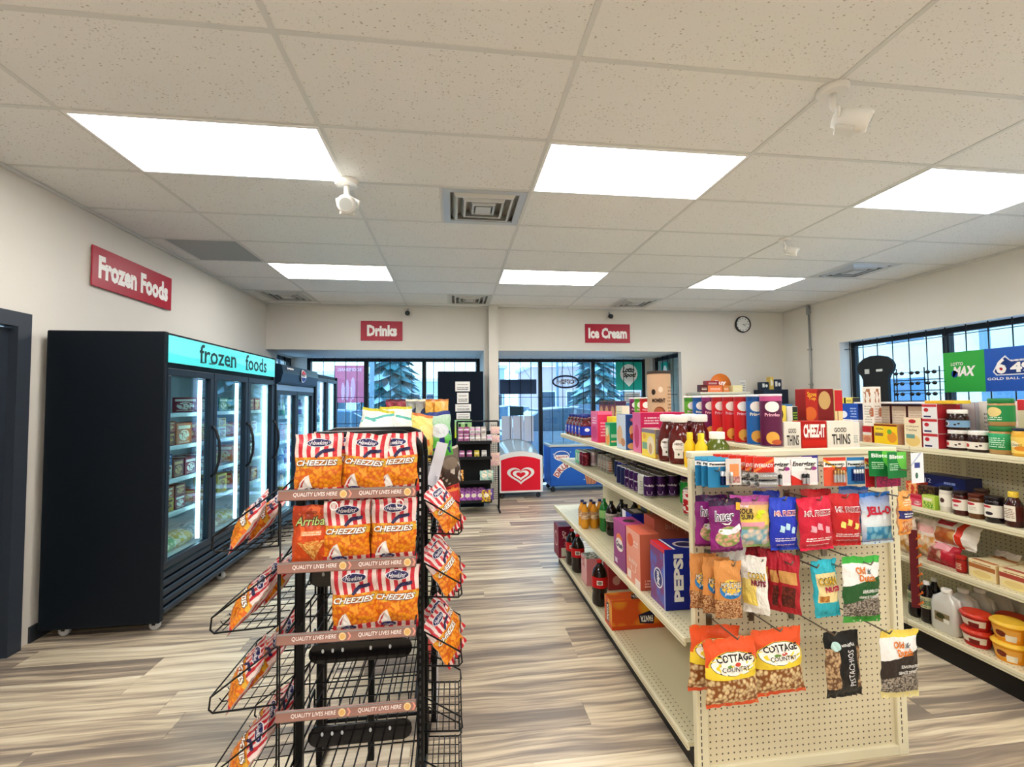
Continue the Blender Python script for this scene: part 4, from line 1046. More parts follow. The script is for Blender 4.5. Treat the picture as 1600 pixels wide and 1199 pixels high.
# ================================================================ cream steel shelving
def pegmat(w, h, base='#e3dabb', pitch=.0254, hole='#4a4436', u0=0, v0=0, u1=1, v1=1, name='pegboard'):
    key = ('peg', round(w, 3), round(h, 3), base, pitch, u0, v0, u1, v1)
    if key in MATS: return MATS[key]
    m = bpy.data.materials.new(name); g = NG(m); uvn = g.n('ShaderNodeUVMap').outputs[0]
    sp = g.n('ShaderNodeSeparateXYZ'); g.put(sp.inputs[0], uvn); u, v = sp.outputs
    if False: pass
    return m
def pegmat(w, h, base='#e3dabb', pitch=.0254, hole='#4a4436', rect=None, name='pegboard'):
    key = ('peg', round(w, 3), round(h, 3), base, pitch, rect)
    if key in MATS: return MATS[key]
    m = bpy.data.materials.new(name); g = NG(m); uvn = g.n('ShaderNodeUVMap').outputs[0]
    q = g.VM('MULTIPLY', uvn, (w / pitch, h / pitch, 0)); fr = g.VM('FRACTION', q)
    d = g.VM('LENGTH', g.VM('SUBTRACT', fr, (.5, .5, 0))); f = g.M('LESS_THAN', d, .135)
    if rect:
        sp = g.n('ShaderNodeSeparateXYZ'); g.put(sp.inputs[0], uvn); u0, v0, u1, v1 = rect
        a = g.M('COMPARE', sp.outputs[0], (u0 + u1) / 2, (u1 - u0) / 2); b_ = g.M('COMPARE', sp.outputs[1], (v0 + v1) / 2, (v1 - v0) / 2)
        f = g.M('MULTIPLY', f, g.M('MULTIPLY', a, b_))
    g.put(g.b.inputs['Base Color'], g.mix(f, c4(base), c4(hole))); g.b.inputs['Roughness'].default_value = .38
    bp = g.n('ShaderNodeBump'); bp.invert = True; bp.inputs['Distance'].default_value = .003; g.put(bp.inputs['Height'], f); g.put(g.b.inputs['Normal'], bp.outputs[0])
    MATS[key] = m; return m
slot_m = mat('#1c1a16', .7)
kick_m = mat('#15120f', .5)
def post(name, x, y, z1, root, face=-1, t=.03, slots=True):
    b = MB(); b.box(x - t / 2, x + t / 2, y - t / 2, y + t / 2, 0, z1, beige_m, ch=.002)
    p = ob(name, b.build(name), parent=root)
    if slots:
        b = MB(); z = .05
        while z < z1 - .04: b.box(x - .0025, x + .0025, y - t / 2 - .0008, y - t / 2, z, z + .015, slot_m); z += .0254
        s_ = ob('slots', b.build('slots'), parent=p); s_['kind'] = 'stuff'
    return p
def gondola(xc, y0, n, ztop, levels, label, sec=1.22, cap=.05, sides=(-1, 1), low_perf=True):
    """levels: list of (side, x_front_distance, z_top)"""
    b = MB(); b.box(xc - .03, xc + .03, y0, y0 + n * sec, 0.0, .06, kick_m)
    root = ob('shelving_unit', b.build('base_beam'), label=label, cat='shelving', group='cream steel shelving')
    pg = pegmat(sec, ztop, '#dcd3b4')
    for k in range(n):
        b = MB(); b.box(xc - .012, xc + .012, y0 + k * sec + .016, y0 + (k + 1) * sec - .016, .06, ztop - .02, beige_m, faces={'left': pg, 'right': pg}); ob('back_panel', b.build('back_panel'), parent=root)
        b = MB(); b.box(xc - cap, xc + cap, y0 + k * sec, y0 + (k + 1) * sec - .002, ztop - .02, ztop, beige_m, ch=.003); ob('top_cap', b.build('top_cap'), parent=root)
    for k in range(n + 1): post('upright', xc, y0 + k * sec + (.0 if 0 < k < n else (.016 if k == 0 else -.016)), ztop - .021, root, slots=False)
    for sd, dx, z in levels:
        for k in range(n):
            ya, yb_ = y0 + k * sec + .002, y0 + (k + 1) * sec - .002; xa, xb_ = sorted((xc + sd * .014, xc + sd * (dx - .012)))
            low = z < .3
            pf = pegmat(dx, sec, '#ded6b4', .0254, '#6a6350', (0, 0, .17, 1) if sd < 0 else (.83, 0, 1, 1)) if low_perf else beige_m
            b = MB(); b.box(xa, xb_, ya, yb_, z - .018, z, beige_m, faces={'top': pf}); root_s = ob('shelf', b.build('shelf'), parent=root)
            xl = xc + sd * dx; b = MB(); q = sorted((xl, xl - sd * .012)); b.box(q[0], q[1], ya, yb_, z - .034, z + .001, beige_m, ch=.003)
            b.box(min(xl, xl - sd * .002) - (.001 if sd < 0 else 0), max(xl, xl - sd * .002) + (.001 if sd > 0 else 0), ya, yb_, z - .022, z - .018, mat('#bdb48e', .5))
            ob('price_rail', b.build('price_rail'), parent=root_s)
            if not low:
                b = MB()
                for yy in (ya + .012, yb_ - .012): b.add([(xc + sd * .014, yy - .002, z - .019), (xc + sd * dx * .8, yy - .002, z - .019), (xc + sd * .014, yy - .002, z - .09), (xc + sd * .014, yy + .002, z - .019), (xc + sd * dx * .8, yy + .002, z - .019), (xc + sd * .014, yy + .002, z - .09)], [(0, 1, 2), (5, 4, 3), (0, 3, 4, 1), (1, 4, 5, 2)], beige_m)
                ob('bracket', b.build('bracket'), parent=root_s)
            else:
                b = MB(); q = sorted((xc + sd * (dx - .03), xc + sd * (dx - .045))); b.box(q[0], q[1], ya, yb_, 0, z - .034, kick_m); ob('kick_plate', b.build('kick_plate'), parent=root)
    return root
CX = 1.42
centre = gondola(CX, 1.80, 2, 1.29, [(-1, .485, .11), (-1, .49, .525), (-1, .42, .965), (-1, .42, 1.20), (1, .485, .11), (1, .42, .62), (1, .42, .965), (1, .42, 1.20)], 'double sided cream shelving unit in the middle of the shop', cap=.055)
RX = 3.22
right = gondola(RX, 1.30, 3, 1.225, [(-1, .47, .150), (-1, .43, .515), (-1, .41, .835), (-1, .40, 1.20), (1, .47, .150), (1, .40, .835), (1, .40, 1.20)], 'cream shelving unit on the right stocked with jars and tubs', cap=.012)
b = MB(); b.box(3.70, 4.48, 6.45, 6.86, 0, 1.59, beige_m, ch=.004); bu = ob('wall_counter', b.build('wall_counter'), label='cream counter unit along the back wall below the clock', cat='counter')
b = MB(); b.box(3.68, 4.50, 6.43, 6.87, 1.59, 1.625, mat('#d8d2c0', .4), ch=.004); ob('worktop', b.build('worktop'), parent=bu)

# ---- end panel facing the viewer
EX0, EX1, EY = .952, 1.900, 1.765
b = MB(); b.box(EX0 + .05, EX1 - .05, EY + .002, EY + .012, .04, 1.235, beige_m, faces={'front': pegmat(EX1 - EX0 - .1, 1.195, '#e0d6b6')}); 
end = ob('pegboard_end_panel', b.build('pegboard'), label='cream pegboard end panel hung with batteries and bagged snacks', cat='pegboard')
for x, nm in ((EX0 + .025, 'l'), (EX1 - .025, 'r')):
    b = MB(); b.box(x - .025, x + .025, EY - .012, EY + .018, 0, 1.262, beige_m, ch=.003); p = ob('side_post', b.build('side_post'), parent=end)
    b = MB(); z = .05
    while z < 1.2:
        b.box(x - .009, x - .0055, EY - .0128, EY - .012, z, z + .016, slot_m); z += .0254
    b.box(x + .0135, x + .0165, EY - .0128, EY - .012, 1.19, 1.225, slot_m)
    s_ = ob('slots', b.build('slots'), parent=p); s_['kind'] = 'stuff'
b = MB(); b.box(EX0, EX1, EY - .014, EY + .03, 1.262, 1.290, beige_m, ch=.004); b.box(EX0 + .05, EX1 - .05, EY - .006, EY + .002, 1.235, 1.262, beige_m, ch=.002); ob('top_rail', b.build('top_rail'), parent=end)
b = MB(); b.box(EX0, EX1, EY - .01, EY + .02, .0, .04, beige_m, ch=.002); ob('bottom_rail', b.build('bottom_rail'), parent=end)
hook_m = mat('#8f8a80', .3, .9)
def hook(x, z, L=.2, tip=.02):
    b = MB(); b.tube([(x, EY, z), (x, EY - .03, z), (x, EY - L, z + .004), (x, EY - L - .01, z + tip)], .0028, hook_m, 5); b.box(x - .012, x + .012, EY - .004, EY, z - .035, z + .008, hook_m, ch=.001)
    b.tube([(x - .012, EY - .004, z), (x + .012, EY - .004, z)], .003, hook_m, 5)
    ob('peg_hook', b.build('peg_hook'), parent=end)
# ================================================================ product builders
def bagsurf(w, h, t, seed=0, flare=0.04, lean=0.0):
    rg_ = random.Random(seed); ph = [rg_.uniform(0, 6.28) for _ in range(6)]
    def prof(v):
        if v < .05 or v > .93: return 0.0
        q = (v - .05) / .88
        return (sin(pi * min(1, q * 1.0)) ** .55) * (.75 + .35 * (1 - q))
    def P(u, v, side=1, off=0.0):
        f = prof(v); e = 1 - abs(2 * u - 1) ** 2.4
        th = t * f * max(0, e) ** .6
        wr = .0022 * sin(u * 31 + ph[0] + 3 * sin(v * 9 + ph[1])) * (1 - f * .7) + .0016 * sin(v * 23 + ph[2] + u * 7) + .0012 * sin((u + v) * 41 + ph[3])
        if v < .05 or v > .93: wr += .0012 * sin(u * 90)
        x = (u - .5) * w * (1 - flare * f) + .002 * sin(v * 14 + ph[4])
        z = v * h + (.002 * sin(u * 11 + ph[5]) if v > .9 else 0)
        return (x, -side * (th + wr * side + .0006) - off * side + lean * v, z)
    return P
BAGS = {}
def bag(name, w, h, t, front, back, texts=(), seed=0, hole=False, nx=18, ny=22, flare=.04, polys=()):
    key = (name, w, h, t, front.name, seed, tuple(x[0] for x in texts))
    if key in BAGS: return BAGS[key]
    P = bagsurf(w, h, t, seed, flare); b = MB()
    vs = []; uv = []
    for j in range(ny + 1):
        v = j / ny
        v = v if 0 < v < 1 else v
        for i in range(nx + 1): vs.append(P(i / nx, v, 1)); uv.append((i / nx, v))
    fs = [(j * (nx + 1) + i, j * (nx + 1) + i + 1, (j + 1) * (nx + 1) + i + 1, (j + 1) * (nx + 1) + i) for j in range(ny) for i in range(nx)]
    b.add(vs, fs, front, uv, True)
    vs2 = [P(i / nx, j / ny, -1) for j in range(ny + 1) for i in range(nx + 1)]
    b.add(vs2, [f[::-1] for f in fs], back, uv, True)
    N = nx + 1; rim = []
    for j in range(ny):
        for i in (0, nx):
            a, c = j * N + i, (j + 1) * N + i; o = len(vs); q = (a, c, c + o, a + o); rim.append(q if i == 0 else q[::-1])
    for i in range(nx):
        for j in (0, ny):
            a, c = j * N + i, j * N + i + 1; o = len(vs); q = (a, a + o, c + o, c); rim.append(q if j == 0 else q[::-1])
    b.add(vs + vs2, rim, back)
    for pl in polys:
        pts, m, off = pl; b.patch(pts, lambda u, v: P(u, v, 1, off), m)
    for tx in texts:
        st, u0, v0, u1, v1, c = tx[:6]; bo, sh, ar, rt_, off = (list(tx[6:]) + [.02, 0, 0, 0, .0036][len(tx) - 6:])[:5]
        text(b, st, lambda u, v: P(u, v, 1, off), u0, v0, u1, v1, mat(c, .45), bo, sh, ar, rt_, True)
    BAGS[key] = (name, b.build(name), []); return BAGS[key]

def box(name, w, d, h, base, faces=None, texts=(), rough=.35, ch=.0015, extra=None):
    """carton with origin at the middle of its front bottom edge; texts (face, string, u0,v0,u1,v1,colour,bold,shear,arc,rot)"""
    b = MB(); fc = {k: (v if not isinstance(v, str) else mat(v, rough)) for k, v in (faces or {}).items()}
    b.box(-w / 2, w / 2, 0, d, 0, h, mat(base, rough) if isinstance(base, str) else base, ch=ch, faces=fc)
    for tx in texts:
        fce, st, u0, v0, u1, v1, c = tx[:7]; bo, sh, ar, rt_ = (list(tx[7:]) + [.02, 0, 0, 0][len(tx) - 7:])[:4]
        text(b, st, face_map(fce, -w / 2, w / 2, 0, d, 0, h, .0008), u0, v0, u1, v1, mat(c, .4), bo, sh, ar, rt_)
    if extra: extra(b, w, d, h)
    # folded end flap seam
    b.box(-w / 2 + .002, w / 2 - .002, d * .5 - .0005, d * .5 + .0005, h, h + .0004, mat('#8a8478', .6))
    return (name, b.build(name), [])

def can(name, m, h=.122, r=.033, topc='#c9cdd0', texts=(), n=18, tab=True):
    b = MB(); al = mat(topc, .25, .9)
    b.lathe([(r * .78, 0), (r * .86, .004), (r, .012)], al, n); b.lathe([(r, .012), (r, h - .016), (r * .9, h - .004)], m, n, cap=False)
    b.lathe([(r * .9, h - .004), (r * .9, h), (r * .85, h), (r * .84, h - .004), (r * .1, h - .0045)], al, n)
    for tx in texts:
        st, u0, v0, u1, v1, c = tx[:6]; bo, sh, ar, rt_ = (list(tx[6:]) + [.02, 0, 0, 0][len(tx) - 6:])[:4]
        text(b, st, lambda u, v: (-sin(2 * pi * u) * (r + .0006) * 1.0, cos(2 * pi * u) * (r + .0006), .012 + (h - .028) * v), u0, v0, u1, v1, mat(c, .35), bo, sh, ar, rt_)
    parts = []
    if tab:
        q = MB(); q.lathe([(.004, h - .003), (.009, h - .003), (.009, h - .0015), (.004, h - .0015)], al, 8, cy=-.006, sy=1.3); parts.append(('pull_tab', q.build('pull_tab')))
    return (name, b.build(name), parts)

def jar(name, r, h, body, lid, label_m=None, lid_h=.018, n=20, power=2.0, shoulder=.86, lidr=.9, l0=.2, l1=.72, texts=(), sy=1.0, neck=None):
    b = MB(); hb = h - lid_h
    pr = [(r * .9, 0), (r, .006), (r, hb * shoulder), (r * lidr, hb * .97), (r * lidr * .95, hb)]
    b.lathe(pr, body, n, power=power, sy=sy); parts = []
    if label_m:
        q = MB(); q.lathe([(r * 1.012, hb * l0), (r * 1.012, hb * l1)], label_m, n, power=power, sy=sy, cap=False)
        for tx in texts:
            st, u0, v0, u1, v1, c = tx[:6]; bo, sh, ar, rt_ = (list(tx[6:]) + [.02, 0, 0, 0][len(tx) - 6:])[:4]
            text(q, st, lambda u, v: (-sin(2 * pi * u) * (r + .0014), sy * cos(2 * pi * u) * (r + .0014), hb * (l0 + (l1 - l0) * v)), u0, v0, u1, v1, mat(c, .4), bo, sh, ar, rt_)
        parts.append(('label', q.build('label')))
    q = MB(); q.lathe([(r * lidr * 1.02, hb), (r * lidr * 1.04, hb + .003), (r * lidr * 1.04, h - .003), (r * lidr * .98, h)], lid, n, power=power, sy=sy); parts.append(('lid', q.build('lid')))
    return (name, b.build(name), parts)

# ---------------------------------------------------------------- bagged snacks on the end panel
def peg_item(p, x, z_bottom, y, label, cat, group=None, rz=0.0, ry=0.0, hookx=None, hk=True, hh=None, L=None):
    o = put(p, (x, y, z_bottom), label, cat, rz=rz, ry=ry, group=group)
    return o
cz = lambda a, b_: a
nuts = ('v', 15, '#f0d49a', '#8a5526', 0, 0, 1, .48, 1.05)
cc_m = pm('#d8a860', [('v', 15, '#f4dda8', '#8a5020', 0, .05, 1, .50, 1.05), ('r', 0, 0, 1, .05, '#e0552a'), ('r', 0, .44, 1, .62, '#f7d83a'), ('r', 0, .60, 1, 1, '#ee5a2c')], .28, coat=.6, foil=.4)
ccp = [(ell(.5, .64, .47, .19, 28), mat('#f7d83a', .4), .003), (ell(.5, .66, .44, .165, 28), mat('#2a1a12', .4), .0034), (ell(.5, .66, .43, .158, 28), mat('#fdfbf2', .4), .0038), (ell(.42, .64, .07, .02, 10), mat('#6a9a3a', .4), .0042), (ell(.56, .655, .06, .025, 12), mat('#c8442e', .4), .0044)]
cc = [bag('peanut_bag', .205, .245, .028, cc_m, mat('#c98f52', .4), [('COTTAGE', .16, .69, .86, .79, '#20140e', .03, 0, .03, 0, .005), ('COUNTRY', .26, .56, .80, .625, '#20140e', .01, 0, .02, 0, .005)], seed=s_, polys=ccp) for s_ in (3, 8)]
peg_item(cc[0], .985, .385, 1.685, 'nut bag at lower left, mostly hidden behind the front Cottage Country bag', 'snack bag', 'peanut bags on the pegboard', ry=.06)
peg_item(cc[0], 1.010, .380, 1.60, 'front Cottage Country nut bag, lower left of the pegboard', 'snack bag', 'peanut bags on the pegboard', ry=-.03)
peg_item(cc[1], 1.222, .385, 1.63, 'Cottage Country nut bag, second along the bottom pegboard row', 'snack bag', 'peanut bags on the pegboard', ry=-.045)
pis_m = pm('#0f0f11', [('v', 17, '#cfae84', '#6e4d33', 0, .14, .34, .76, 1.3), ('v', 17, '#cfae84', '#6e4d33', .84, .14, 1, .76, 1.3), ('e', .6, .42, .30, .30, '#0f0f11'), ('r', .34, .1, .84, .9, '#0f0f11')], .35, coat=.5, foil=.3)
pis = bag('pistachio_bag', .145, .24, .022, pis_m, mat('#141416', .4), [('PISTACHIOS', .55, .20, .72, .74, '#f2f2f2', .0, 0, 0, 90, .003), ('wonderful', .40, .79, .78, .84, '#e8e8e8', .02)], seed=5, polys=[(ell(.26, .80, .13, .075, 16), mat('#bfe3e0', .4), .003)])
peg_item(pis, 1.447, .387, 1.58, 'black pistachio bag with vertical lettering on the bottom pegboard row', 'snack bag', ry=-.03)
def old_dutch(c, dark, top, seed):
    m = pm(top, [('r', 0, .04, 1, .93, '#f4f3f0'), ('v', 24, '#b9aea0', '#4a433c', 0, .06, 1, .42, 2.0), ('r', 0, 0, 1, .10, c), ('d', -.16, 1, .42, .13, dark), ('r', 0, .9, 1, 1, top)], .3, coat=.5, foil=.4)
    return bag('sunflower_seed_bag', .158, .245, .02, m, mat('#c9c2b4', .4), [('Old', .30, .75, .56, .85, '#e07a1c', .03), ('Dutch', .36, .64, .78, .74, '#e07a1c', .03), ('SUNFLOWER SEEDS', .42, .47, .93, .515, '#f2f2ee', .02, 0, .0, 0, .003), ('GRAINES DE TOURNESOL', .34, .39, .90, .43, '#f2f2ee', .02, 0, .0, 0, .003)], seed=seed, polys=[([(.62, .78), (.68, .84), (.66, .78), (.74, .82), (.68, .76), (.72, .75), (.6, .75)], mat('#6a6f74', .5), .003)])
odg = old_dutch('#3f9a3a', '#245a2c', '#3fae42', 2); odb = old_dutch('#e8dc9a', '#2e2420', '#f0d45a', 6)
peg_item(odg, 1.530, .655, 1.58, 'green topped Old Dutch sunflower seed bag, right of the teal snack pouch', 'snack bag', ry=.02)
peg_item(odb, 1.637, .392, 1.54, 'yellow topped Old Dutch sunflower seed bag at the lower right edge', 'snack bag', ry=.02)
cnt = bag('corn_nut_pouch', .105, .215, .02, pm('#2fb6c9', [('r', .1, .28, .92, .78, '#f1dda0'), ('v', 14, '#e0a850', '#a8682a', .15, .29, .5, .40, 2)], .3, coat=.5, foil=.5), mat('#2fa9bb', .35), [('CORN', .14, .58, .86, .72, '#1c1210', .04), ('CORN', .15, .59, .85, .71, '#f8ca3a', .0, 0, 0, 0, .0046), ('NUTS', .34, .46, .92, .56, '#b3224a', .06)], seed=4)
peg_item(cnt, 1.408, .673, 1.60, 'teal Corn Nuts pouch on the third pegboard row', 'snack pouch', ry=-.07)
cnw = bag('corn_nut_pouch', .09, .21, .016, pm('#f3f1e8', [('r', .0, .15, .6, .6, '#f7dd6a'), ('g', .3, 2.2, '#f3f1e8')], .3, coat=.5, foil=.5), mat('#e9e6dc', .35), [('CORN', .3, .6, .95, .73, '#1c1210', .04), ('CORN', .31, .61, .94, .72, '#f8ca3a', .0, 0, 0, 0, .0046), ('NUTS', .4, .5, .95, .6, '#7d2038', .06)], seed=9)
peg_item(cnw, 1.082, .725, 1.69, 'plain white Corn Nuts pouch hanging behind the printed one', 'snack pouch', 'white corn nut pouches', rz=-1.0, ry=.03)
peg_item(cnw, 1.115, .705, 1.60, 'front white Corn Nuts pouch turned partly sideways', 'snack pouch', 'white corn nut pouches', rz=-.8, ry=-.04)
mun = bag('munchies_pouch', .10, .21, .018, pm('#d98f4a', [('v', 22, '#e6b884', '#8a4f28', 0, 0, 1, .34, 2), ('g', .5, 2.0, '#e8a862')], .3, coat=.6, foil=.5), mat('#c98446', .35), [('MUNCHIES', .14, .54, .93, .66, '#3a1a10', .04, .03, .03, 0, .0046), ('MUNCHIES', .15, .55, .92, .65, '#fbf3dc', .0, .03, .03, 0, .0056), ('peanuts', .3, .42, .8, .48, '#f2f6fa', .01, 0, 0, 0, .0046)], seed=12, polys=[(ell(.55, .52, .44, .155, 22), mat('#2a78b8', .4), .003), (ell(.55, .57, .40, .125, 22), mat('#f5c64a', .4), .0036)])
for k, (dx, dy, a) in enumerate(((0, 0, 'front'), (-.022, .045, 'second'), (-.05, .09, 'rearmost'))): peg_item(mun, 1.003 + dx, .694, 1.60 + dy, '%s of three Munchies nut pouches on the left pegboard hook' % a, 'snack pouch', 'nut pouches on the left hook', rz=-.12, ry=.01 * k)
jk = bag('jerky_pouch', .075, .22, .014, pm('#b3202c', [('v', 8, '#7a2a1a', '#4a140e', .2, .1, .8, .45, 3), ('r', .1, .5, .9, .7, '#d8a05a'), ('r', .0, .72, 1, 1, '#c02436')], .3, coat=.6, foil=.5), mat('#c4504a', .35), seed=14)
for k in range(5): peg_item(jk, 1.225 - k * .018 + .02, .70 - .006 * (k % 2), 1.595 + k * .03, 'red meat stick pouch, %s of five on its hook' % ('front one', 'second', 'middle', 'fourth', 'rearmost one')[k], 'snack pouch', 'red pouches on the pegboard', rz=-.75 + .12 * (k % 3), ry=.02 * (k % 2))

# row of sweets
hu = bag('gummy_bag', .128, .195, .022, pm('#a3248c', [('g', .35, 1.0, '#3c0f4a'), ('g', -.6, .9, '#7a1a6a'), ('r', 0, .88, 1, 1, '#2a0c36'), ('r', 0, 0, 1, .05, '#5a1048')], .28, coat=.7, foil=.4), mat('#7a1a5a', .35),
         [('huer', .12, .60, .72, .80, '#f6f2f8', .06, .04), ('huer', .13, .61, .71, .79, '#2a1038', .0, .04, 0, 0, .0046)], seed=21,
         polys=[(ell(.5, .31, .40, .20, 22), pm('#d9b07a', [('v', 6, '#f2a8a0', '#8fa85a', 0, 0, 1, 1)], .4), .003), ([(.14, .42), (.3, .36), (.5, .35), (.7, .37), (.88, .44), (.86, .54), (.5, .45), (.2, .47)], mat('#f6f0f6', .4), .0038), ([(.26, .585), (.36, .54), (.5, .54), (.6, .59), (.52, .565), (.4, .56)], wht, .004), ([(.80, .80), (.95, .78), (.97, .91), (.82, .92)], mat('#f0b43a', .4), .004)])
hb_ = pm('#c9a57a', [('v', 7, '#e8a8a0', '#8fae6a', 0, 0, 1, .42, 1.4), ('v', 7, '#f2d9c0', '#7ab0c0', .1, .05, .9, .36, 1.4), ('r', 0, .44, 1, .82, '#f0d85a'), ('g', .60, 1.15, '#c23aa0'), ('r', .05, .42, .8, .50, '#f0a0b0'), ('r', 0, .88, 1, 1, '#b84aa0')], .28, coat=.7, foil=.4)
ss = bag('gummy_bag', .165, .195, .022, hb_, mat('#c27ab0', .35), [('SOUR', .16, .66, .52, .76, '#3a2a20', .03), ('SURF', .20, .56, .52, .65, '#3a2a20', .03), ('huer', .2, .78, .42, .84, '#fbe9f4', .03)], seed=22, polys=[([(.56, .60), (.64, .72), (.8, .73), (.86, .68), (.74, .66), (.7, .58), (.62, .56)], mat('#d8e22a', .4), .003)])
def frz(c1, c2_, cube, seed, name, wd=.13):
    return bag('candy_bag', wd, .20, .024, pm(c1, [('g', .1, 1.5, c2_), ('t', .12, .19, .88, .27, 2, '#f6f0f0'), ('t', .16, .11, .84, .135, 1, '#f0d8d8'), ('r', 0, .0, 1, .04, c2_)], .28, coat=.7, foil=.35), mat(c1, .35), [(name, .10, .66, .90, .77, '#fbeeee', .045, .0, .02), (name, .12, .675, .88, .755, '#a02030' if c1 != '#1c2fb8' else '#b81f38', .0, .0, .02, 0, .0046)], seed=seed,
               polys=[([(u - .09, v - .05), (u + .06, v - .07), (u + .09, v + .04), (u - .05, v + .07)], mat(cube, .3), .003) for u, v in ((.30, .43), (.50, .47), (.73, .40))])
sw = [(hu, .975, .940, 1.66, 'rear huer gummy bag peeking out at far left', .02), (hu, 1.003, .937, 1.60, 'front purple huer gummy bag', -.03), (ss, 1.118, .94, 1.63, 'pink and yellow Sour Surf gummy bag', .02),
      (frz('#1c2fb8', '#2a4fd8', '#bfe4f6', 31, 'MR FREEZE', .115), 1.250, .925, 1.62, 'royal blue candy bag with pale blue cubes', 0), (frz('#c81a34', '#e8204a', '#f5b0bc', 32, 'MR FREEZE', .14), 1.372, .926, 1.60, 'raspberry pink candy bag with pink cubes', -.04), (frz('#c01c24', '#d8242c', '#f7e27a', 33, 'MR FREEZE', .135), 1.515, .928, 1.625, 'bright red candy bag with yellow cubes', .03)]
for p, x, z, y, lb, ry in sw: peg_item(p, x, z, y, lb, 'candy bag', 'sweets on the second pegboard row', ry=ry)
peg_item(frz('#c01c24', '#d8242c', '#f7e27a', 33, 'MR FREEZE', .135), 1.462, .934, 1.70, 'dark red candy bag wedged behind the two red ones', 'candy bag', 'sweets on the second pegboard row')
peg_item(frz('#1c2fb8', '#2a4fd8', '#bfe4f6', 31, 'MR FREEZE', .115), 1.240, .934, 1.70, 'blue candy bag hidden behind the front royal blue one', 'candy bag', 'sweets on the second pegboard row')
je = bag('candy_bag', .135, .20, .024, pm('#e8f4fa', [('g', .55, 1.05, '#0f5fc0'), ('g', .42, -.05, '#0e4f9a'), ('v', 7, '#8fd0e6', '#2a86b8', .08, .1, .92, .36), ('r', 0, 0, 1, .05, '#d8ecf6'), ('r', 0, .93, 1, 1, '#1a6fc8')], .28, coat=.7, foil=.3), mat('#1a62b4', .35), [('JELL-O', .08, .55, .84, .75, '#c81f3a', .05, .03)], seed=25)
peg_item(je, 1.652, .930, 1.62, 'front blue Jell-O candy bag', 'candy bag', 'blue Jell-O bags', ry=-.02)
peg_item(je, 1.625, .940, 1.70, 'rear Jell-O candy bag behind the front one', 'candy bag', 'blue Jell-O bags', ry=.05)
og = bag('candy_bag', .09, .165, .018, pm('#f0a04a', [('g', .6, 1.6, '#f7c27a'), ('r', 0, .38, 1, .56, '#2c2a6a'), ('v', 9, '#f3d0a0', '#d07038', .1, .05, .9, .34), ('t', .15, .42, .9, .53, 2, '#ffffff'), ('t', .2, .68, .8, .84, 3, '#fdeed8')], .3, coat=.6, foil=.5), mat('#eab27a', .35), seed=28)
peg_item(og, 1.710, .98, 1.56, 'small orange candy pouch at the right edge of the second row', 'candy bag', rz=.35, ry=.04)

# carded batteries
def card(w, h, base, layers, texts, cells=(), name='battery_pack', bl=.014):
    b = MB(); b.box(-w / 2, w / 2, 0, .0015, 0, h, pm(base, layers, .35), ch=.0004)
    fm_ = face_map('front', -w / 2, w / 2, 0, .0015, 0, h, .0008)
    for tx in texts: text(b, tx[0], fm_, *tx[1:5], mat(tx[5], .4), *(tx[6:]))
    q = MB()
    for (u, v0, v1, r, ma, mb_) in cells:
        x = -w / 2 + u * w; q.lathe([(r, h * v0), (r, h * (v0 + (v1 - v0) * .65))], mat(ma, .25, .6), 10, cx=x, cy=-r - .001); q.lathe([(r, h * (v0 + (v1 - v0) * .65)), (r, h * v1), (r * .35, h * v1), (r * .35, h * v1 + .002)], mat(mb_, .25, .6), 10, cx=x, cy=-r - .001)
    parts = [('batteries', q.build('batteries'))] if cells else []
    return (name, b.build(name), parts)
Pb = card(.085, .115, '#2a86b8', [('r', 0, .7, 1, .86, '#f6f6f4'), ('g', .0, 1.3, '#1d6a9a'), ('r', 0, .7, 1, .86, '#f6f6f4'), ('r', 0, .9, 1, 1, '#4aa8d0')], [('Panasonic', .08, .74, .92, .82, '#101010', .04)], [(.62, .1, .55, .007, '#1a2a5a', '#d8dade'), (.80, .1, .55, .007, '#1a2a5a', '#d8dade')])
for k in range(3): peg_item(Pb, 1.012 - k * .012, 1.163, 1.655 + k * .025, '%s of three blue Panasonic battery cards at the left end' % ('front', 'middle', 'rear')[k], 'batteries', 'blue battery cards at far left', rz=-.05)
Cl = card(.06, .10, '#d9d2cc', [('r', .25, .3, .85, .8, '#f0955a'), ('v', 9, '#d8a8a0', '#a05a5a', .2, .08, .9, .32)], [], [(.3, .1, .5, .006, '#b0a8a8', '#d8d8d8')])
peg_item(Cl, 1.062, 1.175, 1.635, 'small clear pack with an orange tag between the battery cards', 'batteries', rz=-.1)
Ev = card(.078, .117, '#d8301f', [('d', -.4, 1, .52, .05, '#f0803a'), ('r', 0, .0, 1, .5, '#c9c4bd')], [('EVEREADY', .04, .66, .96, .78, '#fbf3ee', .02, .02)], [])
q = MB()
for z in (.016, .045):
    q.lathe([(.014, -.034), (.014, .024)], mat('#b9bcbe', .2, .9), 14); 
evb = MB()
for z in (.016, .046):
    o_ = len(evb.V)
    for r0, x0_, r1, x1_, m_ in ((.0145, -.034, .0145, .034, mat('#b4b6b8', .22, .85)), (.0145, -.034, .009, -.035, mat('#dcdcd8', .3, .5)), (.009, -.035, .004, -.036, mat('#6a6c6e', .3, .6))):
        n = 14; vs = [(x0_, -.016 + r0 * cos(2 * pi * k / n), z + r0 * sin(2 * pi * k / n)) for k in range(n)] + [(x1_, -.016 + r1 * cos(2 * pi * k / n), z + r1 * sin(2 * pi * k / n)) for k in range(n)]
        evb.add(vs, [(k, (k + 1) % n, n + (k + 1) % n, n + k) for k in range(n)], m_, smooth=True)
    evb.add([(-.036, -.016 + .004 * cos(2 * pi * k / 8), z + .004 * sin(2 * pi * k / 8)) for k in range(8)], [tuple(range(8))], mat('#8a8c8e', .3, .6))
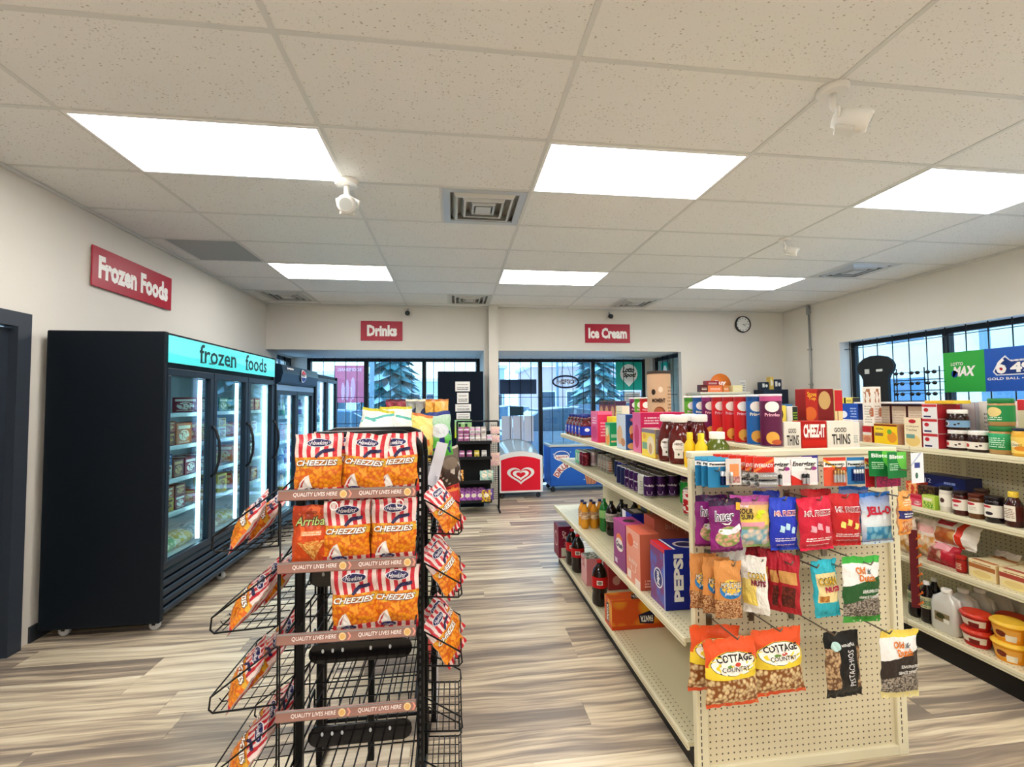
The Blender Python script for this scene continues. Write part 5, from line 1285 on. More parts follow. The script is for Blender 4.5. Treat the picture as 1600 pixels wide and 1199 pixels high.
Ev = ('battery_pack', Ev[1], [('batteries', evb.build('batteries'))])
for k in range(6): peg_item(Ev, 1.172 - k * .0185, 1.165, 1.612 + k * .024, 'red Eveready battery card, %s of six on its hook' % ('front', 'second', 'third', 'fourth', 'fifth', 'rearmost')[k], 'batteries', 'red Eveready battery cards', rz=-.12)
En = card(.108, .105, '#f0ecea', [('d', .55, 1, .18, .2, '#d8342a'), ('r', .0, .52, 1, 1, '#f4f1ee'), ('r', .72, .1, 1, .55, '#e9dfe2'), ('e', .86, .62, .12, .07, '#a23a8a')], [('Energizer', .06, .66, .94, .88, '#111111', .03, .05)], [(.42, .06, .42, .007, '#b9bcc0', '#2a2a2c'), (.56, .06, .42, .007, '#b9bcc0', '#2a2a2c')])
for k, (x, y) in enumerate(((1.248, 1.64), (1.364, 1.64), (1.26, 1.68), (1.376, 1.68))): peg_item(En, x, 1.164, y, '%s white Energizer battery card' % ('front left', 'front right', 'rear left', 'rear right')[k], 'batteries', 'white Energizer battery cards', rz=-.06)
Pr = card(.096, .113, '#d8402c', [('r', 0, .66, 1, .88, '#f4efe6'), ('r', 0, .9, 1, 1, '#d8402c'), ('e', .45, .3, .55, .38, '#e0583a'), ('d', .5, 1, .92, .04, '#f0b03a')], [('Panasonic', .08, .72, .92, .81, '#101010', .04)], [(.44 + .13 * k, .14, .56, .0055, '#c9ccd0', '#b08a5a') for k in range(4)])
Pm = card(.078, .108, '#2f78b8', [('r', 0, .66, 1, .88, '#e9f0f4'), ('r', .2, .12, .9, .58, '#1d3f86')], [('Panasonic', .04, .70, .96, .80, '#101010', .04)], [(.34 + .15 * k, .14, .56, .0055, '#2a3f7a', '#d0d4d8') for k in range(4)])
Pq = card(.078, .115, '#b9202a', [('r', 0, .64, 1, .84, '#efe9e0'), ('r', .55, 0, 1, .6, '#d8cfc2'), ('d', .5, 1, .88, .05, '#e6a03a')], [('Panasonic', .06, .70, .94, .79, '#20201e', .04)], [(.72, .12, .5, .007, '#b9b08a', '#d0d0c8')])
Pv = card(.09, .11, '#3a3a9a', [('r', 0, .6, 1, .8, '#5a86c8'), ('d', 1, 1, .9, .1, '#8a4aa8')], [], [])
peg_item(Pv, 1.440, 1.160, 1.70, 'purple edged battery card tucked behind its neighbours', 'batteries', rz=.2)
peg_item(Pr, 1.497, 1.156, 1.64, 'red Panasonic battery card with four silver cells', 'batteries', rz=-.03); peg_item(Pm, 1.600, 1.158, 1.65, 'blue Panasonic battery card right of the red one', 'batteries'); peg_item(Pq, 1.668, 1.147, 1.64, 'dark red Panasonic battery card at the right end', 'batteries', rz=.05)
Bx = card(.095, .10, '#157a3c', [('d', -.9, -1, -1.35, .5, '#12803c'), ('e', 1.0, .85, .5, .6, '#6ac84a'), ('t', .1, .3, .55, .6, 4, '#bfe6c8')], [('Blistex', .1, .74, .86, .90, '#f6fbf6', .03)], [], 'lip_balm_pack')
peg_item(Bx, 1.690, 1.195, 1.56, 'front green Blistex lip balm card', 'lip balm', 'lip balm cards', rz=.12); peg_item(Bx, 1.668, 1.195, 1.60, 'rear Blistex card with only its left edge showing', 'lip balm', 'lip balm cards', rz=-.3)
Wb = card(.066, .115, '#eceef4', [('r', .25, .5, .7, .68, '#2a3f8a'), ('r', .3, .15, .65, .5, '#f8f8fa'), ('e', .4, .25, .12, .1, '#3a6a5a'), ('d', -.5, 1, .6, .04, '#b9c4dc')], [], [], 'lip_balm_pack')
peg_item(Wb, 1.756, 1.177, 1.54, 'white and navy lip balm card at the top right corner', 'lip balm', rz=.15)
Mg = card(.12, .05, '#b81f5a', [('n', 9, .5, 0, 0, 1, 1, '#7a1a4a')], [], [], 'lip_balm_pack'); peg_item(Mg, 1.715, 1.150, 1.62, 'magenta pack poking out below the green lip balm', 'lip balm', rz=.1)
for x, z, L in ((1.0, 1.262, .13), (1.10, 1.255, .17), (1.255, 1.255, .15), (1.37, 1.255, .15), (1.50, 1.255, .15), (1.60, 1.255, .13), (1.67, 1.255, .15), (1.695, 1.255, .24), (.995, 1.115, .18), (1.13, 1.115, .16), (1.25, 1.112, .16), (1.38, 1.112, .18), (1.51, 1.112, .16), (1.65, 1.112, .16), (1.70, 1.12, .23), (1.02, .885, .18), (1.13, .89, .18), (1.235, .885, .2), (1.34, .868, .2), (1.43, .868, .2), (1.545, .875, .22), (1.02, .625, .19), (1.205, .63, .17), (1.385, .628, .22), (1.58, .635, .25)):
    hook(x, min(z, 1.225), L)
# ================================================================ goods on the middle unit
def B(name, x0, x1, y0, y1, z, h, base, label, cat='box', group=None, left=None, front=None, top=None, right=None, texts=(), ch=.0015, rz=0.0):
    fc = {}
    for k, v in (('left', left), ('front', front), ('top', top), ('right', right)):
        if v is not None: fc[k] = v
    p = box(name, x1 - x0, y1 - y0, h, base, fc, texts, ch=ch)
    return put(p, ((x0 + x1) / 2, y0, z + .0004), label, cat, rz=rz, group=group)
T = 't'
# juice jugs
jm = mat('#5a1420', .12, coat=.6)
b = MB(); b.lathe([(.045, 0), (.052, .01), (.052, .095), (.046, .12), (.034, .135), (.034, .142), (.040, .146), (.022, .160), (.020, .166)], jm, 16, power=4.5, sy=.95)
q = MB(); q.lathe([(.0533, .02), (.0533, .092)], pm('#1a35b0', [('e', .24, .72, .05, .2, '#e9e9f4'), ('e', .22, .3, .06, .22, '#b8c4ee'), ('e', .26, .15, .05, .15, '#a82434'), ('e', .50, .6, .06, .2, '#e9e9f4')], .35), 16, power=4.5, sy=.95, cap=False)
c_ = MB(); c_.lathe([(.023, .162), (.024, .166), (.024, .183), (.021, .186)], mat('#1c2c7a', .35), 14)
jug = ('juice_bottle', b.build('juice_bottle'), [('label', q.build('label')), ('cap', c_.build('cap'))])
for r_, x in enumerate((1.085, 1.19)):
    for k in range(5): put(jug, (x, 3.70 + k * .112, 1.2004), 'red juice bottle, %s in the %s row on the top shelf' % (['nearest', 'second', 'middle', 'fourth', 'farthest'][k], ('aisle side', 'inner')[r_]), 'bottle', group='red juice bottles at the far end')
pk = pm('#e84a90', [('g', .3, 1.8, '#f6a0c4'), ('e', .5, .3, .4, .22, '#d23a7a'), (T, .2, .6, .8, .85, 3, '#fdeaf2')], .35)
B('tea_carton', 1.03, 1.14, 3.20, 3.36, 1.2, .225, '#d22a5c', 'tall pink carton next to the red juice bottles', left=pk, front=pm('#d8305e', [('r', 0, .9, 1, 1, '#ea6a94'), (T, .2, .2, .8, .7, 5, '#f2b0c4')], .35))
B('cereal_carton', 1.09, 1.17, 3.06, 3.17, 1.2, .19, '#f0d83a', 'yellow carton squeezed between the pink and green cartons', left=pm('#f5e23c', [('e', .5, .4, .4, .2, '#e8a23a')], .35))
B('juice_carton', 1.03, 1.105, 2.94, 3.03, 1.2, .155, '#1c8a58', 'green and orange drink crystal carton on the top shelf', left=pm('#8fd0a0', [('e', .5, .3, .45, .3, '#f2a24a'), ('e', .4, .6, .3, .2, '#f0e6a8'), ('r', 0, .88, 1, 1, '#2aa06a')], .35), front=pm('#1f9a62', [('r', .1, .35, .9, .5, '#a8d8b0'), ('r', .1, .15, .9, .22, '#e8b08a')], .35))
B('cookie_box', 1.04, 1.135, 2.68, 2.84, 1.2, .215, '#24508f', 'blue cookie carton picturing golden biscuits', left=pm('#b8cfe8', [('g', -.4, 1.2, '#dbe6f2'), ('e', .35, .4, .3, .28, '#e3b98a'), ('e', .7, .2, .22, .12, '#c98a5a')], .35), front=pm('#2a5a9e', [('g', .4, 1.3, '#1a3f7c'), ('e', .45, .55, .22, .16, '#f0c890'), ('e', .55, .38, .28, .10, '#b8542e'), ('r', .1, .2, .9, .28, '#1d4f96'), ('e', .4, .1, .3, .09, '#e8b878'), ('e', .5, .86, .2, .06, '#d87aa0')], .35))
for k, (a, c_) in enumerate(((1.06, 1.19), (1.2, 1.33))):
    B('biscuit_box', a, c_, 2.50, 2.62, 1.2, .232, '#c81f5a', '%s magenta biscuit box behind the yellow soup box' % ('aisle side', 'inner')[k], group='magenta boxes on the top shelf', left=pm('#e07aa8', [('g', .2, 1.5, '#d84a8a'), ('e', .5, .4, .3, .3, '#c83a6a')], .35), front=pm('#d0245e', [(T, .15, .72, .85, .92, 3, '#f8dce6'), (T, .15, .45, .85, .66, 4, '#f0b8cc')], .35))
B('soup_box', 1.03, 1.085, 2.25, 2.42, 1.2, .15, '#8f8a86', 'yellow soup mix box with a grey end beside the ketchup', left=pm('#f5dc4a', [('r', 0, .86, 1, 1, '#8a7f92'), ('e', .2, .72, .15, .1, '#f0b83a'), ('e', .68, .42, .28, .34, '#efe2c0'), ('r', .03, .25, .42, .5, '#7fae90'), ('e', .66, .3, .12, .2, '#c9a070')], .35), front=pm('#8f8a8c', [('r', 0, 0, 1, .14, '#d8a03a'), (T, .2, .3, .8, .8, 6, '#b8b2b0')], .35))
# ketchup, mustard, relish
km = mat('#5c1210', .1, coat=.8); kl = '#f6f4ee'
b = MB(); b.lathe([(.040, 0), (.048, .008), (.050, .03), (.050, .10), (.046, .135), (.030, .175), (.024, .19), (.024, .196)], km, 20, sy=.72, power=2.4)
P_ = lambda u, v: (-(.0508) * sin((u - .5) * 1.3 + pi), 0, 0)
q = MB(); q.add([(-.0505 - .0008, -.022, .03), (-.0515, .016, .03), (-.0515, .016, .055), (-.0515, .024, .085), (-.0515, .020, .105), (-.049, .008, .118), (-.049, -.008, .118), (-.0515, -.022, .105), (-.0515, -.026, .085)], [tuple(range(9))[::-1]], wht)
def kfr(u, v): 
    x = (u - .5) * .056; return (x, -.0362 - .0018 * (1 - (2 * u - 1) ** 2) , .028 + .085 * v)
q.poly([(.15, 0), (.85, 0), (.85, .32), (1, .6), (.95, .82), (.7, 1), (.3, 1), (.05, .82), (0, .6), (.15, .32)], kfr, wht)
kf2 = lambda u, v: (kfr(u, v)[0], kfr(u, v)[1] - .0008, kfr(u, v)[2])
text(q, 'HEINZ', kf2, .18, .72, .82, .84, mat('#3a2a20', .5)); text(q, 'KETCHUP', kf2, .24, .45, .76, .52, mat('#3a3a30', .5), 0.0); q.poly(ell(.5, .22, .08, .07, 10), kf2, mat('#4a5a3a', .5))
c_ = MB(); c_.lathe([(.036, .196), (.038, .2), (.038, .225), (.034, .231)], mat('#f4f3ee', .35), 18, sy=.8)
ket = ('ketchup_bottle', b.build('ketchup_bottle'), [('label', q.build('label')), ('cap', c_.build('cap'))])
for k, (x, y, lb) in enumerate(((1.065, 2.06, 'nearest ketchup bottle at the shelf edge'), (1.06, 2.165, 'second ketchup bottle along the shelf edge'), (1.185, 2.09, 'inner near ketchup bottle behind the relish'), (1.19, 2.20, 'inner far ketchup bottle'))): put(ket, (x, y, 1.2004), lb, 'bottle', group='glass ketchup bottles', rz=(-.6, -.7, -.2, -.2)[k])
ms = jar('mustard_bottle', .026, .155, mat('#f2cc1c', .3), mat('#f7dc3a', .35), pm('#f6c52a', [('e', .5, .5, .2, .3, '#d8552a')], .4), lid_h=.03, shoulder=.78, lidr=.5, l0=.15, l1=.62)
put(ms, (1.055, 1.945, 1.2004), 'front yellow mustard squeeze bottle by the end panel', 'bottle', group='yellow mustard bottles'); put(ms, (1.075, 1.885, 1.2004), 'mustard bottle tucked behind the green relish', 'bottle', group='yellow mustard bottles')
rel = jar('relish_jar', .05, .16, mat('#5c6a1e', .15, coat=.8), mat('#f4f3ec', .35), pm('#f2f0e4', [('r', 0, 0, .34, 1, '#5c6a1e'), ('r', .66, 0, 1, 1, '#5c6a1e'), ('r', .34, 0, .66, .95, '#f2f0e4')], .3), lid_h=.03, shoulder=.76, lidr=.62, l0=.12, l1=.55, texts=[('HEINZ', .40, .62, .60, .8, '#2a3a20'), ('RELISH', .41, .35, .59, .45, '#2a3a20')])
put(rel, (1.150, 1.885, 1.2004), 'green relish jar with a white cap at the near end', 'jar')
# stacked chip canisters on the top ledge
def tube_can(name, c, c2_, lidc, r=.044, h=.235):
    m = pm(c, [('r', 0, .90, 1, 1, c2_), ('e', .5, .18, .10, .12, '#e2a648'), ('e', .56, .10, .08, .05, '#b9542a')], .3, coat=.5)
    b = MB(); b.lathe([(r, 0), (r, h - .008)], m, 22, cap=False); b.lathe([(r * .98, .0), (r * 1.01, .001), (r * 1.01, .005)], mat('#b9bcc0', .3, .8), 22)
    f = lambda off: (lambda u, v: (-sin(2 * pi * u) * (r + off), cos(2 * pi * u) * (r + off), h * v))
    b.patch([(.5 + .105 * cos(t * pi / 12), .76 + .10 * sin(t * pi / 12)) for t in range(24)], f(.0012), mat('#f6f4f0', .4))
    text(b, 'Pringles', f(.0012), .39, .56, .61, .64, mat('#f4b8cc' if c != '#1c62ae' else '#f4f0e0', .4), .03)
    q = MB(); q.lathe([(r * 1.02, h - .01), (r * 1.04, h - .009), (r * 1.04, h - .001), (r, h)], mat(lidc, .35), 22)
    return (name, b.build(name), [('lid', q.build('lid'))])
tc = {'purple': tube_can('chip_canister', '#5a1440', '#c8508a', '#f1dfe8'), 'red': tube_can('chip_canister', '#d01c22', '#a81418', '#efe6e2'), 'blue': tube_can('chip_canister', '#1c62ae', '#124a8a', '#e6e8ee'), 'green': tube_can('chip_canister', '#5fae2a', '#3a8a1c', '#e9ece0'), 'maroon': tube_can('chip_canister', '#6a1450', '#8a2a6a', '#efe0ea')}
seq = [('purple', 'nearest'), ('blue', 'second'), ('red', 'third'), ('red', 'fourth'), ('red', 'fifth'), ('maroon', 'sixth'), ('blue', 'seventh'), ('green', 'eighth')]
for k, (c_, o_) in enumerate(seq): put(tc[c_], (1.412, 1.885 + k * .0975, 1.2904), '%s chip canister, %s in the row on the top ledge' % (c_, o_), 'canister', group='chip canisters on the top ledge', rz=-.50 if k == 0 else -.60 + .03 * k)
put(tc['red'], (1.40, 3.20, 1.2904), 'red chip canister standing behind the tall tan canister', 'canister', group='far chip canisters', rz=-.3); put(tc['green'], (1.40, 3.30, 1.2904), 'green chip canister farther along the top ledge', 'canister', group='far chip canisters', rz=-.3); put(tc['maroon'], (1.40, 3.40, 1.2904), 'maroon chip canister farthest on the top ledge', 'canister', group='far chip canisters', rz=-.3)
tan = MB(); tan.lathe([(.078, 0), (.078, .395)], pm('#cba888', [('e', .5, .30, .085, .13, '#7a3a20'), ('e', .49, .31, .07, .10, '#a85a38'), ('e', .52, .72, .03, .05, '#e6d2bc'), ('e', .42, .68, .03, .05, '#2a1a12'), (T, .62, .1, .72, .8, 12, '#8a6a50')], .5), 24, cap_mat=mat('#2a211c', .6))
tf = lambda u, v: (-sin(2 * pi * u) * .0795, cos(2 * pi * u) * .0795, .395 * v); text(tan, 'MOMENT', tf, .40, .50, .58, .57, mat('#3a2418', .5), .05); pass
ql = MB(); ql.lathe([(.08, .393), (.081, .40), (.079, .412)], mat('#3a302a', .5), 24)
put(('drink_canister', tan.build('drink_canister'), [('lid', ql.build('lid'))]), (1.40, 2.98, 1.2904), 'tall tan hot chocolate canister on the top ledge', 'canister', rz=-.42)
for k in range(3): B('cereal_box', 1.36, 1.46, 3.74 + k * .15, 3.87 + k * .15, 1.29, .21, '#5a2a4a', '%s dark plum carton at the far end of the top ledge' % ('nearest', 'middle', 'farthest')[k], group='plum cartons', left=pm('#7a3a56', [('e', .5, .5, .35, .3, '#d8a878'), ('r', 0, .85, 1, 1, '#2a1838')], .4), front=pm('#8a5a3a', [('v', 5, '#e0b060', '#7a4a2a', 0, 0, 1, .7), ('r', 0, .8, 1, 1, '#3a2040')], .4))
B('cracker_bag_box', 1.34, 1.40, 3.52, 3.66, 1.29, .17, '#f0ead0', 'cream carton leaning at the far end of the ledge', left=pm('#f2ecd4', [(T, .1, .2, .9, .8, 6, '#b9c49a')], .4))
# right half, seen over the end panel
gt = pm('#efe9dc', [('e', .25, .14, .22, .14, '#d9b06a'), ('e', .5, .1, .2, .12, '#e3c088'), ('e', .85, .16, .16, .2, '#9fc0c0')], .4)
gtx = [('front', 'GOOD', .26, .74, .72, .85, '#3a3430', .02, 0, .02), ('front', 'THINS', .16, .46, .86, .70, '#2e2a26', .02)]
B('cracker_box', 1.484, 1.570, 1.90, 1.96, 1.2, .197, '#ece6d8', 'cream Good Thins cracker box left of the red box', front=gt, texts=gtx[:2], group='cream cracker boxes')
B('cracker_box', 1.573, 1.700, 1.90, 1.96, 1.2, .200, '#c01c14', 'red Cheez-It cracker box over the end panel', front=pm('#c3190f', [('r', 0, .58, 1, 1, '#b3120c'), ('v', 3, '#f09a2a', '#c8501a', .08, 0, .92, .16), ('r', 0, .44, 1, .56, '#d01f12')], .35), texts=[('front', 'CHEEZ-IT', .07, .62, .93, .93, '#fbf6f0', .05), ('front', 'EXTRA CHEESY', .22, .28, .84, .37, '#fbf0e0', .05)])
B('cracker_box', 1.703, 1.838, 1.90, 1.96, 1.2, .198, '#ece6d8', 'cream Good Thins cracker box right of the red box', front=gt, texts=gtx, group='cream cracker boxes')
B('cracker_box', 1.842, 1.898, 1.93, 1.985, 1.2, .19, '#e9e4da', 'plain end of a cream cracker box at the shelf corner', front=pm('#e9e4da', [('e', .6, .2, .3, .13, '#b98a58'), (T, .15, .5, .85, .7, 4, '#8a9a90')], .4))
st = pm('#b3241c', [('r', .42, 0, 1, 1, '#7a1216'), ('e', .68, .68, .22, .26, '#c8a468'), ('g', 3, 4, '#fff'), ('e', .15, .3, .22, .2, '#d8682a')], .35)
for k, z in enumerate((1.2, 1.376)):
    B('stuffing_box', 1.70, 1.850, 2.02, 2.09, z, .175, '#8a1a18', '%s red stuffing mix box behind the cracker boxes' % ('lower', 'upper')[k], front=st, group='red stuffing boxes', texts=[('front', 'Stove', .06, .78, .38, .92, '#f8c83a', .015), ('front', 'Top', .1, .66, .36, .78, '#f8c83a', .015)])
B('stuffing_box', 1.855, 1.90, 2.02, 2.09, 1.2, .345, '#e8cf8a', 'narrow tan carton standing beside the stuffing boxes', front=pm('#ecd49a', [('r', 0, .7, 1, 1, '#c8242c'), ('r', .3, .1, .4, .7, '#9a3a20')], .4))
B('macaroni_box', 1.56, 1.655, 2.04, 2.10, 1.2, .16, '#3050a0', 'blue and cream box below the yellow macaroni box', front=pm('#e9e4d8', [('r', 0, 0, .3, 1, '#3a4a8a'), ('e', .65, .7, .16, .2, '#c8242c')], .4))
B('macaroni_box', 1.535, 1.61, 2.04, 2.10, 1.361, .11, '#f0dc3a', 'small yellow macaroni box with a dark oval', front=pm('#f5e25a', [('e', .5, .6, .3, .3, '#1c1a22'), ('r', 0, 0, 1, .12, '#d8c23a')], .4))
B('macaroni_box', 1.615, 1.672, 2.04, 2.10, 1.361, .105, '#e8ebe0', 'small white and green box beside the yellow one', front=pm('#e9ece4', [('r', .5, 0, 1, 1, '#1c2a22'), (T, .55, .3, .95, .8, 4, '#9ac83a')], .4))
# cans on the second shelf
def cm(base, layers=(), **k): return pm(base, layers, .3, metal=.35)
cans = {'purple': can('drink_can', cm('#3a1250', [('r', .0, .0, 1, .08, '#5a3a70')]), texts=[('bubly', .36, .52, .64, .68, '#e9e0f2', .02), ('U', .43, .08, .57, .28, '#d8c8e8', -.02)]),
        'white': can('drink_can', cm('#d8dcd4', [(T, .4, .2, .62, .7, 6, '#9aa89a')])), 'blue': can('drink_can', cm('#16248a', [('e', .5, .5, .14, .22, '#e9e9f2'), ('e', .5, .6, .11, .1, '#c8202c')])),
        'maroon': can('drink_can', cm('#6a1228', [('n', 6, .55, 0, .1, 1, .9, '#a84a5a')])), 'silver': can('drink_can', cm('#c4b8bc', [('r', .35, .2, .65, .8, '#a8929a')])), 'dark': can('drink_can', cm('#2a1c3a', [('r', .3, .2, .5, .8, '#6a4a7a')])),
        'grey': can('drink_can', cm('#8f8a80', [('r', .45, .1, .56, .8, '#9a4a32'), (T, .35, .2, .62, .8, 5, '#d8d0c0')])), 'green': can('drink_can', cm('#1f9a3a', [('e', .5, .5, .12, .3, '#d8ecd0')])), 'mint': can('drink_can', cm('#7fd0a8', [('r', .4, .2, .6, .8, '#e8f4ee')])), 'redwhite': can('drink_can', cm('#b81c24', [('n', 7, .5, 0, 0, 1, 1, '#f0e8e4')])), 'navy': can('drink_can', cm('#1c2452', []))}
def block(x0, y0, nx, ny, fn, grp, where, s=.0685):
    for i in range(nx):
        for j in range(ny):
            c_ = fn(i, j)
            if not c_: continue
            put(cans[c_], (x0 + i * s, y0 + j * s, .9654), '%s drink can, %s, column %s from the aisle, %s row' % (c_, where, ['first', 'second', 'third', 'fourth', 'fifth'][i], NTH[j]), 'can', group=grp, rz=-.5)
block(1.068, 2.425, 5, 7, lambda i, j: ('purple' if j < 5 else 'navy') if i else (None if j == 0 else ('white' if j == 1 else 'purple' if j < 5 else 'navy')) , 'sparkling water cans', 'sparkling block')
put(cans['purple'], (1.072, 2.425, .9654), 'purple bubly can at the aisle corner of its block', 'can', group='sparkling water cans', rz=-.45)
block(1.14, 2.94, 4, 3, lambda i, j: 'blue' if (i + j) % 3 != 2 else 'navy', 'blue cola cans', 'blue cola block')
block(1.14, 3.25, 3, 4, lambda i, j: 'grey', 'grey drink cans', 'grey block')
block(1.065, 3.63, 5, 4, lambda i, j: (['maroon', 'silver', 'dark', 'dark', 'navy'][i] if j < 2 else ['mint', 'green', 'dark', 'navy', 'dark'][i]), 'mixed soda cans at the far end', 'mixed soda block')
put(cans['green'], (1.185, 2.23, .9654), 'single green soda can just left of the end panel post', 'can', rz=-.3); put(cans['redwhite'], (1.09, 2.02, .9654), 'red and white patterned can half hidden by the panel post', 'can', rz=-.3)
put(cans['green'], (1.26, 2.23, .9654), 'green soda can behind the single green one', 'can', rz=-.3)
# drinks on the third shelf
ob_ = bottle_proto(mat('#e09a2a', .15), pm('#e6c9a0', [('v', 5, '#f0dcc0', '#b98a5a', 0, 0, 1, 1)], .4), mat('#1c2452', .4), h=.2, r=.031, name='juice_bottle')
for i in range(3):
    for j in range(2): put(ob_, (.995 + i * .072, 3.44 + j * .075, .5254), 'orange juice bottle with navy cap, %s column, %s row' % (('aisle side', 'middle', 'inner')[i], ('near', 'far')[j]), 'bottle', group='orange juice bottles')
def big(body, lab, cap, h, r, name='soda_bottle', l0=.42, l1=.66, txt=None):
    b = MB(); b.lathe([(r * .7, 0), (r * .95, .012), (r, .03), (r * .97, h * .22), (r * .9, h * .30), (r, h * .38), (r, h * .66), (r * .82, h * .78), (r * .42, h * .89), (r * .3, h * .92), (r * .3, h * .945)], body, 18)
    q = MB(); q.lathe([(r * 1.012, h * l0), (r * 1.012, h * l1)], lab, 18, cap=False)
    if txt: text(q, txt, lambda u, v: (-sin(2 * pi * u) * (r * 1.03), cos(2 * pi * u) * r * 1.03, h * (l0 + (l1 - l0) * v)), .38, .3, .62, .75, wht, .0, .15)
    c_ = MB(); c_.lathe([(r * .33, h * .945), (r * .34, h * .95), (r * .34, h * .99), (r * .3, h)], mat(cap, .4), 14)
    return (name, b.build(name), [('label', q.build('label')), ('cap', c_.build('cap'))])
colam = mat('#160a08', .08, coat=.8)
cola = big(colam, pm('#c9c2b8', [(T, .3, .2, .7, .8, 4, '#4a3a34')], .4), '#16161a', .245, .042); grn = big(mat('#1f7a34', .1, coat=.8), pm('#8fc87a', [], .4), '#1f8a3a', .24, .038)
coke = big(colam, pm('#c8141c', [('r', .44, .3, .56, .72, '#f0e8e0'), ('e', .5, .5, .045, .15, '#8a8a7a')], .35), '#c8141c', .30, .054)
put(grn, (1.118, 3.345, .5254), 'green soda bottle right of the orange juice bottles', 'bottle'); put(grn, (1.36, 3.05, .5254), 'green soda bottle deep on the shelf under the yellow box', 'bottle')
for k, (x, y) in enumerate(((1.135, 3.235), (1.225, 3.27), (1.30, 3.20), (1.20, 3.12), (1.29, 3.09))): put(cola, (x, y, .5254), 'dark cola bottle with pale label, %s of the cluster on the third shelf' % ['aisle side', 'behind the first', 'innermost', 'nearest', 'inner near'][k], 'bottle', group='dark cola bottles on the third shelf', rz=-.4)
cr_l = pm('#8a2a7a', [('g', .0, 1.6, '#c04a9a'), ('e', .5, .62, .26, .12, '#f0843a'), ('e', .5, .5, .32, .14, '#f4ece8'), ('r', .1, .06, .3, .16, '#e9d8ee')], .35, coat=.3)
B('soda_pack', .955, 1.075, 2.50, 2.69, .525, .27, '#8f1f6a', 'purple Crush soda pack on the third shelf', 'soda pack', left=cr_l, front=pm('#8f1f6a', [('g', .2, 1.6, '#b83a8a'), ('r', .75, .05, .9, .3, '#e9d8ee')], .35), top=pm('#b0408a', [('e', .5, .5, .3, .18, '#1c1216')], .4), texts=[('left', 'Crush', .24, .44, .78, .56, '#3a2a5a', .04, .1)])
bb_l = pm('#f0a088', [('g', .3, 1.5, '#f6b8a2'), ('e', .3, .78, .22, .12, '#ea6a42'), ('r', .06, .04, .34, .2, '#fbe9e0'), ('r', .62, .0, .98, .14, '#fbe9e0')], .4)
B('soda_pack', .945, 1.055, 2.27, 2.46, .525, .285, '#d86a52', 'peach coloured bubly pack between the purple and blue packs', 'soda pack', left=bb_l, front=pm('#c85a42', [('g', .2, 1.4, '#e07a5c'), (T, .2, .05, .8, .2, 3, '#f4c8b4')], .4), texts=[('left', 'bubly', .2, .34, .8, .46, '#f9ddd0', .02), ('left', '12', .55, .72, .85, .82, '#fbe9e0', .02, 0, 0, 90), ('left', 'U', .35, .22, .7, .32, '#f9ddd0', 0.0)])
pp_l = pm('#3a4a9a', [('v', 3.5, '#4a6ac8', '#7a3a7a', 0, 0, 1, 1, 1.6), ('r', .93, 0, 1, 1, '#9fb0e0'), ('r', 0, .94, 1, 1, '#d8242c'), ('e', .55, .45, .3, .17, '#f0f2f8'), ('e', .55, .45, .26, .145, '#24347a')], .35, coat=.3)
B('soda_pack', .968, 1.235, 2.04, 2.20, .525, .28, '#10187a', 'large blue Pepsi pack beside the end panel', 'soda pack', left=pp_l, front=pm('#0c1a7e', [('g', -.3, 1.4, '#142a9a'), ('e', .66, .3, .10, .18, '#8a1a3a')], .3, coat=.4), top=pm('#1a2a8f', [('r', 0, 0, .14, 1, '#e0202a'), ('r', .16, 0, .2, 1, '#f0f0f4'), ('e', .5, .4, .22, .3, '#e4dce4'), ('e', .5, .4, .17, .22, '#2a2452')], .35),
  texts=[('front', 'PEPSI', .16, .14, .34, .92, '#f6f4f2', .05, 0, 0, 90), ('left', 'pepsi', .42, .34, .68, .56, '#f0f2f8', .04, 0, 0, 90)])
B('soda_pack', 1.11, 1.38, 2.46, 2.60, .525, .31, '#c8604a', 'peach bubly case lying behind the blue pack', 'soda pack', front=pm('#d8745c', [('r', .8, 0, 1, .6, '#a82a20')], .4), texts=[('front', 'bubly', .25, .78, .55, .92, '#f4c8b4', .0), ('front', '12', .68, .72, .8, .88, '#f4c8b4', .0)])
B('soda_pack', 1.09, 1.20, 2.74, 2.90, .525, .27, '#1c2c9a', 'blue and black carton on the third shelf behind the purple pack', 'soda pack', left=pm('#2038b0', [('r', 0, .6, .4, 1, '#e8e8f0')], .4), top=pm('#1a1c2a', [('r', .3, .2, .8, .8, '#b8b4a8')], .4))
B('soda_pack', 1.215, 1.33, 2.76, 2.94, .525, .32, '#8f9aa0', 'tilted yellow and grey carton deep on the third shelf', 'soda pack', left=pm('#e0c23a', [('d', 1, 1, 1.4, .3, '#7f8f96')], .4), front=pm('#e3c640', [('r', 0, .7, 1, 1, '#9aa8ae')], .4))
# bottom deck
B('soda_pack', .915, 1.035, 4.01, 4.20, .11, .275, '#7a1434', 'maroon Dr Pepper pack at the far bottom corner', 'soda pack', left=pm('#7f1636', [('e', .5, .55, .34, .24, '#e3c8cc'), ('e', .5, .55, .30, .2, '#8a2440')], .35), front=pm('#861838', [('g', -.4, 1.3, '#6a1230'), ('r', .2, .04, .62, .32, '#cfd0c0')], .35), top=pm('#6a1230', [('e', .5, .5, .35, .2, '#1a0e12')], .4), texts=[('front', 'Dr', .3, .72, .6, .86, '#e9d4d2', .02), ('front', 'Pepper', .34, .58, .98, .72, '#e9d4d2', .02, .1), ('front', '23', .42, .38, .72, .5, '#c89aa0', .0)])
for k, (x, y, l_) in enumerate(((.995, 3.84, 'farther of the two cola bottles beside the maroon pack'), (1.0, 3.68, 'nearer of the two cola bottles beside the maroon pack'), (.985, 3.07, 'lone large cola bottle standing behind the orange carton'))): put(coke, (x, y, .1104), 'red labelled ' + l_, 'bottle', group='large red label cola bottles', rz=-.3)
